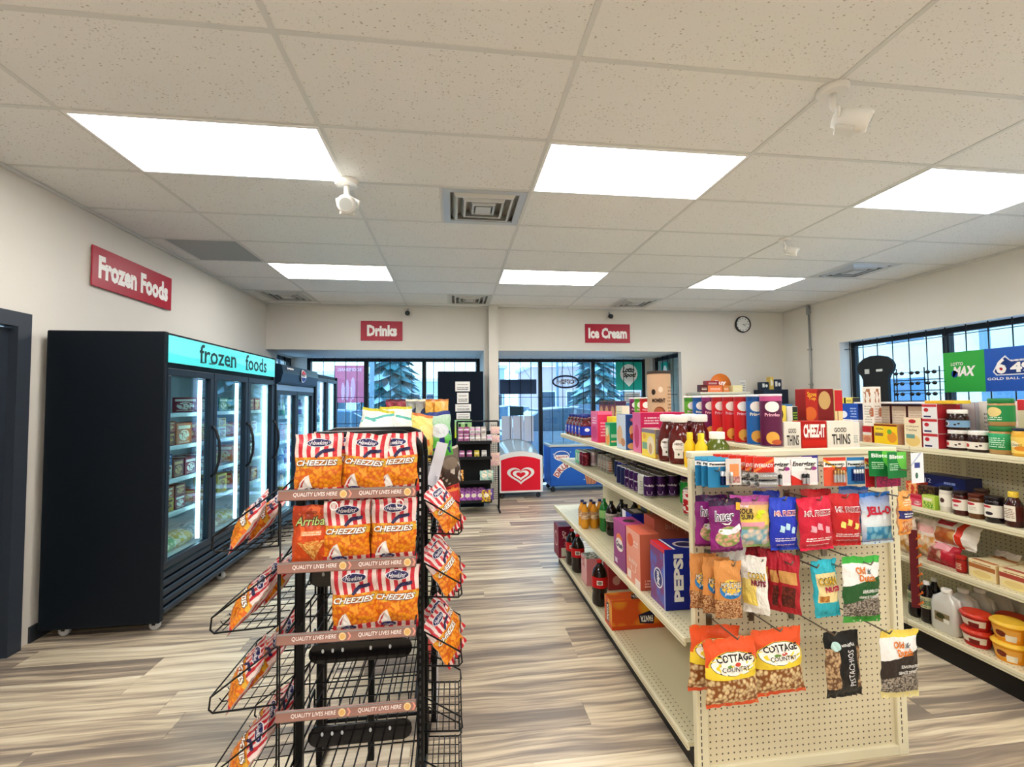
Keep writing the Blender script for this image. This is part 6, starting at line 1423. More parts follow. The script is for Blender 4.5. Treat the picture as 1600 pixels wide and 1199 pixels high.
B('soda_pack', .985, 1.09, 3.38, 3.53, .11, .20, '#d88a94', 'pale pink carton between the cola bottles on the bottom deck', 'soda pack', left=pm('#e6b0b4', [('v', 6, '#f2e0dc', '#c87a80', 0, .6, 1, 1)], .4), top=pm('#b0b0a4', [('v', 6, '#e8e4dc', '#5a6a54', 0, 0, 1, 1)], .5))
B('soda_pack', 1.12, 1.27, 3.28, 3.40, .11, .17, '#a8343a', 'red carton lying deep on the bottom deck', 'soda pack', front=pm('#b03a40', [('e', .4, .4, .2, .2, '#e0a8a0')], .4))
fan = pm('#ee8a1c', [('v', 3.2, '#f8c02a', '#d8541a', 0, 0, 1, 1, .45), ('r', 0, 0, 1, .14, '#d04a18')], .32, coat=.3)
def fx(b, w, d, h):
    f = face_map('front', -w / 2, w / 2, 0, d, 0, h, .0007); b.poly([(.44, .2), (.66, .16), (.68, .5), (.6, .62), (.42, .5)], f, mat('#1c1a3a', .4))
    f = face_map('top', -w / 2, w / 2, 0, d, 0, h, .0007); b.poly([(.34, .2), (.6, .18), (.6, .86), (.4, .7)], f, mat('#1c1a3a', .4))
    f = face_map('left', -w / 2, w / 2, 0, d, 0, h, .0007); b.poly([(.3, .15), (.62, .15), (.62, .85), (.3, .8)], f, mat('#2a1a2a', .4))
p = box('soda_pack', .40, .135, .17, '#e8801c', {'front': fan, 'left': fan, 'top': fan}, [('front', 'FANTA', .45, .24, .65, .46, '#f6f2ea', .05, 0, 0, 180), ('top', 'FANTA', .38, .3, .58, .6, '#f6f2ea', .05, 0, 0, 180), ('left', 'FANTA', .34, .2, .56, .78, '#f6f2ea', .05, 0, 0, 90)], extra=fx)
put(p, (1.142, 2.71, .1104), 'orange Fanta carton lying on its side with upside down lettering', 'soda pack')
# ================================================================ goods on the right unit, all facing the aisle (-x)
HP = -pi / 2
def R(p, x, y, z, label, cat='box', group=None, rz=0.0): return put(p, (x, y, z + .0004), label, cat, rz=HP + rz, group=group)
def RX(p, x, y, z, rx, label, cat): return put(p, (x, y, z + .0004), label, cat, rz=HP, rx=rx)
def RB(name, y, w, d, z, h, base, front, label, x=2.835, texts=(), side=None, group=None, cat='box', rz=0.0, top=None):
    fc = {'front': front}
    if side is not None: fc['left'] = fc['right'] = side
    if top is not None: fc['top'] = top
    return R(box(name, w, d, h, base, fc, [('front',) + tuple(t) for t in texts]), x, y, z, label, cat, group, rz)
Z1, Z2, Z3, Z4 = 1.20, .835, .515, .150
bt = pm('#f1e2be', [('e', .5, .2, .44, .2, '#e8c87a'), ('r', .1, .28, .62, .42, '#6a9a92'), ('e', .5, .88, .22, .07, '#b81f2c')], .4)
RB('potato_box', 2.508, .106, .05, Z1, .18, '#b5242a', bt, 'cream Betty Crocker scalloped potato box on the top shelf', texts=[('scalloped', .12, .66, .85, .73, '#6a5a3a', 0.0), ('Tranches', .12, .54, .75, .62, '#4a4a3a', 0.0)])
bc = pm('#e6e4e4', [('r', 0, .82, 1, 1, '#c02a30'), ('e', .28, .6, .16, .14, '#b81f2c'), ('r', .1, .08, .6, .2, '#2a2a5a')], .4)
for k in range(3): RB('baking_mix_box', 2.402, .088, .16, Z1 + k * .0885, .088, '#b8202c', bc, 'white and red baking mix box, %s in the stack of three' % ('bottom', 'middle', 'top')[k], group='stacked baking mix boxes', side=mat('#b32430', .4))
RB('baking_mix_box', 2.36, .16, .12, Z1 + .2665, .02, '#f0d23a', mat('#e9b82a', .4), 'thin yellow and red carton lying across the stacked mix boxes', top=pm('#efe2da', [], .4), x=2.85)
hz = lambda c, ring: jar('hazelnut_jar', .054, .116, mat('#2e1712', .2, coat=.5), mat('#f3f1ec', .35), pm(c, [('e', .40, .5, .06, .36, '#efe9e4'), ('e', .40, .5, .045, .27, ring), ('e', .55, .4, .02, .12, '#3a2018'), ('e', .6, .55, .02, .12, '#3a2018')], .4), lid_h=.022, shoulder=.72, lidr=.86, l0=.16, l1=.58, sy=.8)
nu1, nu2, nu3 = hz('#efe6dc', '#c8302a'), hz('#7fa8cc', '#3a3a3a'), hz('#f0e8dc', '#b8241c')
R(nu1, 2.90, 2.300, Z1, 'white labelled hazelnut spread jar at the base of the jar stack', 'jar', 'hazelnut spread jars'); R(nu2, 2.90, 2.300, Z1 + .1165, 'blue labelled hazelnut spread jar stacked on the white one', 'jar', 'hazelnut spread jars')
R(nu3, 2.90, 2.195 + .0, Z1, 'hazelnut spread jar with red lettering beside the green jars', 'jar', 'hazelnut spread jars')
gj = lambda l: jar('peanut_butter_jar', .052, .148, mat('#b9915a', .2, coat=.5), mat('#1c7a3c', .35), pm('#1f8a4a', l, .4), lid_h=.026, shoulder=.86, lidr=.95, l0=.2, l1=.9)
pb_g = gj([('e', .5, .6, .1, .3, '#e9d28a'), (T, .4, .1, .6, .35, 2, '#d8ecd8')]); pb_h = gj([('g', .3, 1.4, '#4ac890'), (T, .38, .15, .62, .8, 5, '#bfe6cc')])
R(pb_h, 2.90, 2.105 - .02, Z1, 'green lidded peanut butter jar at the bottom of its stack', 'jar', 'green peanut butter jars'); R(pb_g, 2.90, 2.085, Z1 + .1487, 'green peanut butter jar stacked on top', 'jar', 'green peanut butter jars')
pj = jar('cheese_spread_jar', .049, .142, mat('#e9b23a', .2, coat=.5), mat('#14203a', .35), pm('#f4cf62', [('e', .42, .55, .1, .2, '#f8ecc0'), ('e', .55, .3, .1, .14, '#e08a2a')], .35), lid_h=.012, shoulder=.85, lidr=.92, l0=.12, l1=.76, texts=[('Cheez', .40, .45, .56, .62, '#5a3a1a', .0)])
pk_ = jar('peanut_butter_jar', .048, .118, mat('#c8923a', .2, coat=.5), mat('#7a2a24', .35), pm('#f0b83a', [('e', .5, .5, .12, .22, '#f7e0a0'), ('e', .52, .25, .08, .12, '#5a2a1a')], .35), lid_h=.012, shoulder=.85, lidr=.92, l0=.12, l1=.8)
R(pj, 2.885, 1.978, Z1, 'yellow cheese spread jar with a navy lid', 'jar')
for k in range(2): R(pk_, 2.885, 1.872, Z1 + k * .1187, '%s yellow peanut butter jar at the right edge of the picture' % ('lower', 'upper')[k], 'jar', 'yellow peanut butter jars')
ep = pm('#f6cf1c', [('e', .25, .75, .2, .14, '#f8e04a'), ('r', .04, .38, .4, .54, '#8a6a4a'), ('e', .78, .35, .2, .28, '#e89a2a'), ('e', .68, .62, .1, .12, '#6aae3a'), ('r', 0, .9, 1, 1, '#7a2418')], .4)
RB('taco_kit_box', 2.69, .165, .09, Z1, .132, '#7a2418', ep, 'yellow taco kit box with a brown top on the top shelf', side=pm('#d8b08a', [], .4), texts=[('Old El Paso', .08, .70, .42, .80, '#7a2418', .02)])
cb = pm('#e8e2da', [('r', 0, .0, 1, .45, '#d8a070'), ('e', .5, .2, .4, .18, '#c87a5a'), ('r', 0, .62, 1, 1, '#b8202c')], .4)
RB('soup_box', 2.825, .07, .09, Z1, .112, '#b8202c', cb, 'small red topped broth box left of the yellow taco kit')
tl = pm('#f2ebe0', [('n', 5, .56, .1, .6, .9, .95, '#a8683a'), ('e', .85, .35, .25, .12, '#b8623a'), (T, .15, .08, .85, .55, 7, '#b8aa9a')], .4)
RB('cookie_carton', 2.815, .085, .06, Z1 + .1125, .27, '#f2ebe0', tl, 'tall cream carton rising above the other boxes', x=2.84, side=tl, top=mat('#d83a3a', .4))
ed = pm('#efdfc6', [('r', 0, .95, 1, 1, '#4a1a18'), ('r', 0, 0, .04, 1, '#5a201c'), ('r', .96, 0, 1, 1, '#5a201c'), (T, .12, .3, .88, .9, 9, '#d8c4a4'), ('r', .1, .06, .9, .14, '#c8303a'), ('e', .35, .2, .12, .07, '#7aa04a'), ('e', .65, .2, .12, .07, '#d8883a')], .4)
for k in range(6): RB('meal_kit_box', 2.62 - .0 + (k - 1) * .113, .108, .06, Z1, .262, '#5a201c', ed, 'cream boxed meal with brown edges, %s in the back row' % NTH[k], x=2.99, group='brown edged boxes in the back row')
RB('drink_mix_carton', 2.36, .12, .10, Z1, .275, '#c9c6cc', pm('#c9c6cc', [('r', .0, .0, .45, 1, '#8f7f98'), ('e', .2, .8, .12, .12, '#2a5aa8')], .4), 'grey and blue carton behind the stacked baking boxes', x=3.02)
RB('drink_mix_carton', 2.22, .12, .10, Z1, .28, '#dad6d2', pm('#dad6d2', [(T, .2, .3, .8, .8, 6, '#7a7a80')], .4), 'pale grey carton behind the green jars', x=3.02)
RB('cereal_box', 2.02, .17, .06, Z1, .29, '#c8303a', pm('#f0e6c8', [('r', 0, .8, 1, 1, '#d8303a'), ('r', .1, .15, .6, .42, '#f2e23a')], .4), 'cream and red carton behind the yellow jars', x=3.03)
B('box_lid_sheet', 2.93, 3.12, 2.47, 3.02, Z1 + .265, .012, '#ece6e4', 'flat white tray resting across the back row of boxes', 'tray')
bl = pm('#1c4fb0', [('e', .25, .4, .2, .2, '#e9eef8'), (T, .6, .25, .92, .85, 4, '#a8c0ec')], .4)
RB('tea_box', 3.07, .17, .08, Z1 + .13, .135, '#1c3f9a', bl, 'wide blue tea box above the broth boxes', x=2.93); RB('soup_box', 3.07, .17, .08, Z1, .129, '#e8e2da', pm('#e6dfd4', [('r', 0, .75, 1, 1, '#c8303a')], .4), 'cream box supporting the wide blue tea box', x=2.93)
for k in range(3): RB('broth_carton', 2.93 + k * .095, .07, .05, Z1, .15, '#e9e9ee', pm('#e9e9ee', [('r', .06, .55, .94, .92, '#3a78b8'), ('r', .06, .18, .94, .55, '#b81f2c')], .4), 'white, blue and red broth carton, %s of three' % ('nearest', 'middle', 'farthest')[k], group='broth cartons', x=2.84)
RB('yellow_tin', 3.07, .06, .06, Z1 + .266, .045, '#1c1e22', pm('#f0dc6a', [(T, .15, .3, .85, .7, 2, '#6a5a1a')], .4), 'small yellow labelled black box on the blue tea box', x=2.94); RB('yellow_tin', 3.18 - .04, .05, .06, Z1 + .266, .045, '#1c1e22', pm('#e8d860', [], .4), 'second small yellow labelled box atop the blue tea box', x=2.94)
# farther boxes along the top
far = [('#c9c4b4', 'pale grey'), ('#d8a04a', 'ochre'), ('#3a6a9a', 'steel blue'), ('#b83a3a', 'brick red'), ('#efe6d0', 'ivory'), ('#6a8a5a', 'moss green'), ('#7a3a5a', 'plum')]
for k in range(7):
    c_, nm = far[k]
    RB('dry_goods_box', 3.32 + k * .2, .15, .08, Z1, .2 + .03 * (k % 3), c_, pm(c_, [('e', .5, .45, .3, .22, '#f0e8d8'), (T, .15, .75, .85, .92, 2, '#f4f0e4')], .4), '%s carton far along the right unit top shelf' % nm, x=2.86)
# second shelf
RB('gelatin_box', 2.515, .098, .05, Z2, .066, '#d8344e', pm('#e0506a', [('r', 0, .7, 1, 1, '#c8243e'), ('e', .7, .3, .25, .2, '#f6dce0')], .4), 'pink Jell-O box on the second shelf', x=2.83, texts=[('JELL-O', .45, .18, .92, .45, '#c81f3a', .04)])
RB('gelatin_box', 2.428, .074, .05, Z2, .08, '#a8cc3a', pm('#c4d86a', [('n', 7, .5, .1, .05, .9, .5, '#5a9a2a'), ('r', .1, .6, .8, .8, '#f0ead0')], .4), 'light green box with leaf picture on the second shelf', x=2.83)
jr = lambda cap, body, lay, h=.134, r=.036, base='#efe9dc': jar('jam_jar', r, h, mat(body, .12, coat=.8), mat(cap, .35, .3), pm(base, lay, .4), lid_h=.02, shoulder=.88, lidr=.93, l0=.25, l1=.8)
R(jr('#1c1a1a', '#e0d8cc', [('e', .5, .5, .06, .2, '#4a2a2a')], .145, .032), 2.875, 2.360, Z2, 'jar with black lid and white label, leftmost of the jam jars', 'jar', 'jam jars on the second shelf')
R(jr('#2a1614', '#4a1410', [('e', .5, .8, .12, .14, '#b81f2c'), ('e', .5, .4, .06, .1, '#c86a7a')]), 2.87, 2.280, Z2, 'raspberry jam jar, second in the jam row', 'jar', 'jam jars on the second shelf')
R(jr('#5a2414', '#6a3a1a', [('e', .45, .82, .12, .12, '#b81f2c'), (T, .42, .3, .6, .6, 3, '#b8a890')]), 2.87, 2.200, Z2, 'amber jam jar with red banner, third in the jam row', 'jar', 'jam jars on the second shelf')
R(jr('#1e1616', '#1c1018', [('e', .45, .84, .1, .1, '#b81f2c'), ('e', .5, .3, .07, .14, '#2a2430')], .137, .04), 2.87, 2.115, Z2, 'dark blackberry jam jar, rightmost of the jam row', 'jar', 'jam jars on the second shelf')
R(jr('#3a2014', '#3a1410', [], .15, .034), 2.96, 2.24, Z2, 'tall dark jar standing behind the jam row', 'jar', 'jam jars on the second shelf')
sy_ = jar('syrup_bottle', .036, .178, mat('#3a0f0a', .1, coat=.8), mat('#f0cf4a', .35), pm('#ece4d4', [('r', 0, 0, .38, 1, '#4a1810'), ('r', .62, 0, 1, 1, '#4a1810'), (T, .4, .2, .6, .85, 6, '#8a6a5a')], .3), lid_h=.028, shoulder=.75, lidr=.55, l0=.2, l1=.72)
R(sy_, 2.87, 2.030, Z2, 'dark syrup bottle with a pale yellow cap', 'bottle')
fd = lambda c: (lambda b: ('food_can', b.build('food_can'), []))((lambda b: b.lathe([(.044, 0), (.045, .004), (.043, .006), (.043, .094), (.045, .096), (.044, .1)], pm('#eee9e0', [('r', 0, .72, 1, .96, c), ('e', .5, .55, .2, .16, '#b8202c'), ('e', .42, .25, .04, .1, '#3a3a3a'), ('e', .58, .25, .04, .1, '#3a3a3a')], .35), 22, cap_mat=mat('#c8b87a', .3, .7)) or b)(MB()))
f1, f2 = fd('#e8b83a'), fd('#5a1a14')
for k in range(2): R(f1, 2.875, 1.935, Z2 + k * .1007, '%s yellow banded soup can stacked on the second shelf' % ('lower', 'upper')[k], 'can', 'stacked soup cans'); R(f2, 2.875, 1.840, Z2 + k * .1007, '%s dark banded soup can at the right picture edge' % ('lower', 'upper')[k], 'can', 'stacked soup cans')
RB('soda_case', 2.47, .26, .12, Z2, .185, '#141c52', pm('#141c52', [('e', .6, .3, .4, .5, '#1f2f7a'), (T, .55, .75, .8, .9, 1, '#8fa0d8')], .35), 'dark navy drink case behind the gelatin boxes', x=2.98, texts=[('12', .12, .72, .26, .86, '#c8d0f0', .0)])
RB('snack_box', 2.60, .09, .08, Z2, .13, '#c8402a', pm('#c8402a', [('n', 5, .5, 0, 0, 1, 1, '#f0b070')], .4), 'red and orange snack box behind the pink gelatin box', x=2.92); RB('snack_box', 2.50, .1, .05, Z2, .12, '#4a3420', pm('#5a4428', [('n', 6, .5, 0, 0, 1, 1, '#2a1c14')], .4), 'brown snack box just right of the red and orange one', x=2.90)
# third shelf
wb = bag('bread_bag', .13, .24, .045, pm('#ead9c8', [('v', 6, '#f2e4cc', '#d89a4a', .05, .05, .95, .6), ('r', .1, .68, .9, .85, '#e8b0a8')], .3, coat=.5, foil=.6), mat('#e6d6c4', .4), seed=41)
R(wb, 2.86, 2.60, Z3, 'pale clear bag of buns leaning at the left of the third shelf', 'bag', 'clear bags of buns'); R(wb, 2.90, 2.50, Z3, 'second clear bag of buns behind the first', 'bag', 'clear bags of buns')
rb = bag('cookie_bag', .17, .14, .05, pm('#c01f34', [('v', 3, '#e8c8a8', '#8a2a1a', .1, .1, .6, .8), ('r', .3, .6, .8, .9, '#e9a0a8')], .3, coat=.6, foil=.4), mat('#a81c30', .4), seed=7)
RX(rb, 2.865, 2.395, Z3, -.3, 'crimson cookie bag lying at the bottom of the pile', 'bag'); rb2 = bag('cookie_bag', .24, .15, .05, pm('#e8e2d8', [('v', 3, '#e8b868', '#a8501a', .1, .05, .6, .6), ('r', .62, 0, .76, 1, '#d8331c'), ('r', .1, .72, .5, .92, '#c8304a')], .3, coat=.6, foil=.4), mat('#e6dcd0', .4), seed=8)
RX(rb2, 2.885, 2.345, Z3 + .12, -.35, 'white and orange cookie bag on top of the crimson bag', 'bag'); rb3 = bag('cookie_bag', .12, .13, .04, pm('#e6dcd0', [('e', .5, .5, .3, .25, '#9a4a34')], .3, coat=.5, foil=.5), mat('#d8d0c8', .4), seed=9); RX(rb3, 3.02, 2.20, Z3, -.3, 'grey white cookie bag at the back of the pile', 'bag')
R(jar('spice_shaker', .024, .092, mat('#7a1a14', .3), mat('#b82a20', .35), pm('#a8241c', [(T, .4, .2, .6, .8, 4, '#f0d0b0')], .35), lid_h=.015, shoulder=.95, lidr=.98, l0=.1, l1=.9), 2.845, 2.272, Z3, 'small red shaker jar beside the pie shells', 'jar')
pie = lambda c: box('pie_box', .132, .13, .095, '#e8c88a', {'front': pm('#efdcae', [('r', 0, .55, 1, .8, c), ('e', .5, .25, .42, .24, '#f2e09a'), ('e', .5, .28, .34, .17, '#e8cf8a'), (T, .15, .85, .85, .95, 1, '#8a4a2a')], .4), 'top': pm('#efe0b8', [('r', .05, .05, .95, .3, c)], .4)})
for k, (y, c_) in enumerate(((2.165, '#b8703a'), (2.02, '#b0483a'), (1.88, '#a83a34'))): R(pie(c_), 2.835, y, Z3, 'boxed pie tart with a golden crust picture, %s of three' % ('left', 'middle', 'right')[k], 'box', 'pie boxes on the third shelf', rz=.04 * (k - 1)); R(pie('#c8702a'), 2.975, y + .01, Z3, 'boxed pie tart in the back row, %s of three' % ('left', 'middle', 'right')[k], 'box', 'pie boxes on the third shelf')
# clip strip with orange clips
b = MB(); b.box(-.02, .02, -.002, .002, -.46, 0, mat('#6a1420', .4)); cs = ob('clip_strip', b.build('strip'), (2.735, 2.445, .71), (0, 0, -.6), label='dark red hanging strip with orange clips at the right shelves', cat='strip')
for k in range(8): b = MB(); b.tube([(.012, -.004, 0), (.02, -.012, .014), (.03, -.016, .022), (.026, -.012, .03)], .004, mat('#f0782a', .4), 5); ob('clip', b.build('clip'), (0, 0, -.44 + k * .055), parent=cs)
# bottom deck
soy = bottle_proto(mat('#140a0a', .1, coat=.8), pm('#c9c8a0', [('r', .3, .3, .7, .7, '#8aa07a'), (T, .4, .1, .6, .9, 5, '#5a5a44')], .4), mat('#f4f2ee', .4), h=.242, r=.034, name='sauce_bottle')
for k, (x, y) in enumerate(((2.84, 2.545), (2.835, 2.465), (2.93, 2.50))): R(soy, x, y, Z4, 'dark sauce bottle with a white cap, %s' % ('leftmost on the bottom deck', 'right one of the front pair', 'rear one behind the pair')[k], 'bottle', 'dark sauce bottles')
b = MB(); vm_ = mat('#d6d4cc', .15, coat=.6); b.lathe([(.066, 0), (.072, .01), (.072, .15), (.062, .185), (.026, .215), (.024, .222)], vm_, 20, sx=1.0, sy=.62, power=4)
b.tube([(.03, 0, .205), (.062, 0, .195), (.07, 0, .15), (.066, 0, .12)], .009, vm_, 7)
q = MB(); q.box(-.035, .045, -.0465, -.0455, .06, .11, pm('#8a7a5a', [('e', .4, .6, .3, .3, '#3a3a1a'), ('r', .6, .0, 1, .45, '#f0eee4')], .4)); c_ = MB(); c_.lathe([(.025, .222), (.026, .225), (.026, .24), (.023, .243)], mat('#f6f5f0', .35), 14)
vin = ('vinegar_jug', b.build('vinegar_jug'), [('label', q.build('label')), ('cap', c_.build('cap'))])
for k in range(5): R(vin, 2.835 + k * .095, 2.350 - .012 * k, Z4, 'clear vinegar jug, %s from the aisle' % ['first', 'second', 'third', 'fourth', 'fifth'][k], 'jug', 'clear vinegar jugs')
def tubp(c, lidc, lay, r=.068, h=.088):
    b = MB(); b.lathe([(r * .72, 0), (r * .92, h * .8)], pm(c, lay, .35), 22, sx=1.05); q = MB(); q.lathe([(r * .95, h * .78), (r * 1.0, h * .82), (r * 1.0, h * .88), (r * .86, h * .92), (r * .84, h)], pm(lidc, [], .3, coat=.4), 22, sx=1.05)
    return ('noodle_tub', b.build('noodle_tub'), [('lid', q.build('lid'))])
tr = tubp('#b8201c', '#d83a22', [('r', .3, .3, .7, .8, '#e9dcc8'), ('r', .5, .2, .62, .6, '#7a1a14')]); ty = tubp('#e8981c', '#f2c23a', [('r', .3, .25, .7, .85, '#f0b04a'), ('e', .5, .5, .06, .2, '#7a2a14'), ('r', .55, .1, .66, .5, '#f4ecd4')], .072, .1)
def tubs(p, y, c, n, h, x=2.84):
    for k in range(n): R(p, x, y, Z4 + k * h, '%s instant noodle tub, %s' % (c, ('bottom of its stack', 'top of its stack', 'third up')[k]), 'tub', 'noodle tubs on the bottom deck')
tubs(tr, 2.205, 'red lidded', 2, .0885); tubs(ty, 2.055, 'front yellow', 2, .1005); tubs(ty, 1.90, 'right hand yellow', 2, .1005); tubs(ty, 1.99, 'rear yellow', 2, .1005, 2.985); tubs(tr, 2.14, 'rear red', 2, .0885, 2.985)
# ================================================================ things on the back wall counter
b = MB(); b.lathe([(.001, -.004), (.175, -.004), (.175, .004), (.001, .004)], mat('#d8742a', .4), 32)
r = ob('round_sign', b.build('round_sign'), (4.12, 6.62, 1.74), (pi / 2, 0, 0), label='round orange card sign reading Buy on the back counter', cat='sign')
b = MB(); text(b, 'Buy', lambda u, v: (-.09 + .18 * u, -.02 + .09 * v, .0052), 0, 0, 1, 1, wht, .04); ob('lettering', b.build('lettering'), parent=r)
for k, (x, w, z, h, c_, nm) in enumerate(((3.78, .12, 1.6255, .11, '#5a2018', 'small brown box'), (3.96, .24, 1.6255, .10, '#ea7a42', 'orange box'), (4.14, .1, 1.6255, .10, '#d8823a', 'dull orange box'), (4.33, .16, 1.6255, .10, '#ece0a8', 'cream box'), (3.92, .2, 1.7265, .07, '#9a2a34', 'dark red box'))):
    put(box('counter_box', w, .1, h, c_, {'front': pm(c_, [(T, .15, .3, .85, .7, 2, '#f4e8d8')], .4)}), (x, 6.50, z), '%s on the back wall counter near the round orange sign' % nm, 'box')
b = MB(); b.box(-.22, .2, -.12, .12, 0, 1.66, mat('#141c30', .4), ch=.004); r = ob('coffee_stand', b.build('stand'), (4.98, 6.62, 0), label='navy display stand with small boxes in the back right corner', cat='stand')
for k, (x, w, h, c_) in enumerate(((4.86, .13, .12, '#1c2a3a'), (5.08, .13, .16, '#222f44'), (4.98, .06, .2, '#e0c060'))): put(box('coffee_box', w, .09, h, c_, {'front': pm(c_, [('r', .15, .3, .45, .8, '#f0f0ec'), ('e', .7, .5, .16, .2, '#f0f0ec')], .4)}), (x, 6.60, 1.6604), '%s on the navy corner stand' % ('left dark box', 'right dark box', 'small gold box')[k], 'box')
b = MB(); b.box(0, .1, -.004, 0, 0, .26, pm('#efeeea', [(T, .1, .05, .9, .95, 6, '#9a9a96')], .5)); ob('wall_notice', b.build('notice'), (4.62, YB - .002, 1.56), label='narrow white printed notice on the back wall', cat='notice')
# ================================================================ wire snack rack in front
wire_m = mat('#0d0e10', .35, .3, name='black_wire')
rail_m = pm('#b08478', [('g', -.6, 1.6, '#8a6258'), ('r', 0, .9, 1, 1, '#8f8f8c'), ('r', 0, 0, 1, .05, '#6a4a42')], .22, coat=.6)
FY, XA, XB = 1.60, -.572, -.135
b = MB()
for x, y in ((-.555, 1.765), (-.128, 1.765), (-.555, 2.02), (-.128, 2.02)): b.box(x - .013, x + .013, y - .013, y + .013, .02, 1.30, wire_m, ch=.003)
rack = ob('snack_rack', b.build('posts'), label='black wire snack rack holding striped bags nearest the viewer', cat='rack')
for y in (1.765, 2.02):
    b = MB(); P = [(-.555, y, 1.29), (-.553, y, 1.34), (-.535, y, 1.372), (-.50, y, 1.385), (-.19, y, 1.385), (-.155, y, 1.372), (-.132, y, 1.34), (-.128, y, 1.29)]; b.tube(P, .013, wire_m, 8); ob('arch', b.build('arch'), parent=rack)
b = MB(); b.box(-.53, -.15, 1.758, 1.764, 1.30, 1.38, mat('#101a2a', .5), ch=.002); ob('header_plate', b.build('header_plate'), parent=rack)
for x in (-.128,):
    b = MB()
    for k in range(44): b.box(x - .003, x + .003, 1.7512, 1.752, .08 + k * .027, .08 + k * .027 + .014, mat('#d9dde0', .6) if k > 36 else mat('#3a3c40', .6))
    s_ = ob('slots', b.build('slots'), parent=rack); s_['kind'] = 'stuff'
b = MB(); b.box(-.36, -.335, 2.0, 2.02, .02, 1.3, wire_m, ch=.002); ob('rear_post', b.build('rear_post'), parent=rack)
levels = [1.214, .978, .748, .504, .262]
for li, zt_ in enumerate(levels):
    zf = zt_ - .034; b = MB(); ya, yb_ = FY + .004, 2.0
    for k in range(11): x = XA + .02 + k * (XB - XA - .04) / 10; b.tube([(x, ya, zf + .02), (x, ya + .002, zf), (x, yb_, zf), (x, yb_ + .002, zf + .06)], .0022, wire_m, 5)
    for y in (ya + .05, (ya + yb_) / 2, yb_): b.tube([(XA, y, zf - .003), (XB, y, zf - .003)], .0028, wire_m, 5)
    b.tube([(XA, ya, zf + .025), (XB, ya, zf + .025)], .003, wire_m, 5); b.tube([(XA, yb_, zf + .06), (XB, yb_, zf + .06)], .003, wire_m, 5)
    for x in (XA, XB): b.tube([(x, ya, zf + .03), (x, ya, zf), (x, yb_, zf), (x, yb_, zf + .10), (x, ya, zf + .03)], .003, wire_m, 5)
    t = ob('wire_tray', b.build('wire_tray'), parent=rack)
    b = MB(); b.box(XA - .004, XB + .004, FY - .008, FY, zt_ - .034, zt_ + .002, rail_m, ch=.001)
    fm = face_map('front', XA, XB, FY - .008, FY, zt_ - .034, zt_ + .002, .0008); f2 = face_map('front', XA, XB, FY - .008, FY, zt_ - .034, zt_ + .002, .0014)
    for u in (.10, .58):
        text(b, 'QUALITY LIVES HERE', fm, u, .30, u + .32, .74, mat('#fff6f2', .5), .012, .012)
        b.poly(ell(u + .365, .5, .027, .36, 14), fm, mat('#f3d9a8', .4)); b.poly(ell(u + .365, .5, .02, .26, 12), f2, mat('#e6b870', .4))
        b.poly([(u + .40, .15), (u + .412, .15), (u + .43, .5), (u + .412, .85), (u + .40, .85), (u + .415, .5)], fm, mat('#e8a090', .4))
    ob('price_rail', b.build('price_rail'), parent=t)
b = MB(); b.tube([(XA, 1.62, .15), (XA, 1.605, 1.17)], .003, wire_m, 5); b.tube([(XA, 1.76, .15), (XA, 1.76, 1.17)], .003, wire_m, 5); ob('side_wire', b.build('side_wire'), parent=rack)
for z in (.862, .585, .290):
    b = MB(); n = 8; pts = [(-.53 + .035 + .035 * cos(pi / 2 + pi * k / n), z + .035 * sin(pi / 2 + pi * k / n)) for k in range(n + 1)] + [(-.16 - .035 + .035 * cos(-pi / 2 + pi * k / n), z + .035 * sin(-pi / 2 + pi * k / n)) for k in range(n + 1)]
    N = len(pts); vs = [(x, 1.775, z_) for x, z_ in pts] + [(x, 1.785, z_) for x, z_ in pts]
    b.add(vs, [tuple(range(N))[::-1], tuple(range(N, 2 * N))] + [(k, (k + 1) % N, N + (k + 1) % N, N + k) for k in range(N)], mat('#0a0a0c', .15, coat=.6))
    for u in (-.48, -.445, -.41, -.31, -.24): b.poly(ell(u, z + .01, .005, .008, 8), lambda a, c: (a, 1.774, c), mat('#b9bdc0', .4))
    ob('brace_plate', b.build('brace_plate'), parent=rack)
for x in (-.555, -.128): b = MB(); b.tube([(x, 1.62, .012), (x, 2.2, .012)], .012, wire_m, 6); ob('foot', b.build('foot'), parent=rack)
for x in (-.40, -.185): b = MB(); b.tube([(x + .012 * cos(2 * pi * k / 14), FY - .004, 1.157 + .014 * sin(2 * pi * k / 14)) for k in range(14)], .0022, wht, 5, closed=True); ob('ring', b.build('ring'), parent=rack)
def basket(side, x0, xo, ya, yb_, z, top=.20, lip=.05):
    b = MB()
    for y in (ya, yb_): b.tube([(x0, y, z + top), (xo, y, z + lip), (xo + side * .004, y, z + .012), (xo - side * .008, y, z), (x0, y, z + .01)], .003, wire_m, 5)
    for k in range(7):
        y = ya + (yb_ - ya) * k / 6
        if 0 < k < 6: b.tube([(xo, y, z + .012), (xo - side * .01, y, z), (x0, y, z + .01)], .002, wire_m, 4)
    b.tube([(xo, ya, z + lip), (xo, yb_, z + lip)], .0028, wire_m, 5); b.tube([(xo - side * .008, ya, z), (xo - side * .008, yb_, z)], .0028, wire_m, 5)
    for k in range(1, 6): x = x0 + (xo - x0) * k / 6; b.tube([(x, ya, z + .008), (x, yb_, z + .008)], .002, wire_m, 4)
    b.tube([(x0, ya, z + .01), (x0, ya, z + top)], .003, wire_m, 5); b.tube([(x0, yb_, z + .01), (x0, yb_, z + top)], .003, wire_m, 5)
    ob('side_basket', b.build('side_basket'), parent=rack)
LB = [1.015, .752, .498, .248]; RBk = [1.0, .765, .512, .275, .045]
for z in LB: basket(-1, -.585, -.79, 1.63, 1.98, z)
for z in RBk: basket(1, -.115, .022, 1.76, 2.06, z, top=.135)

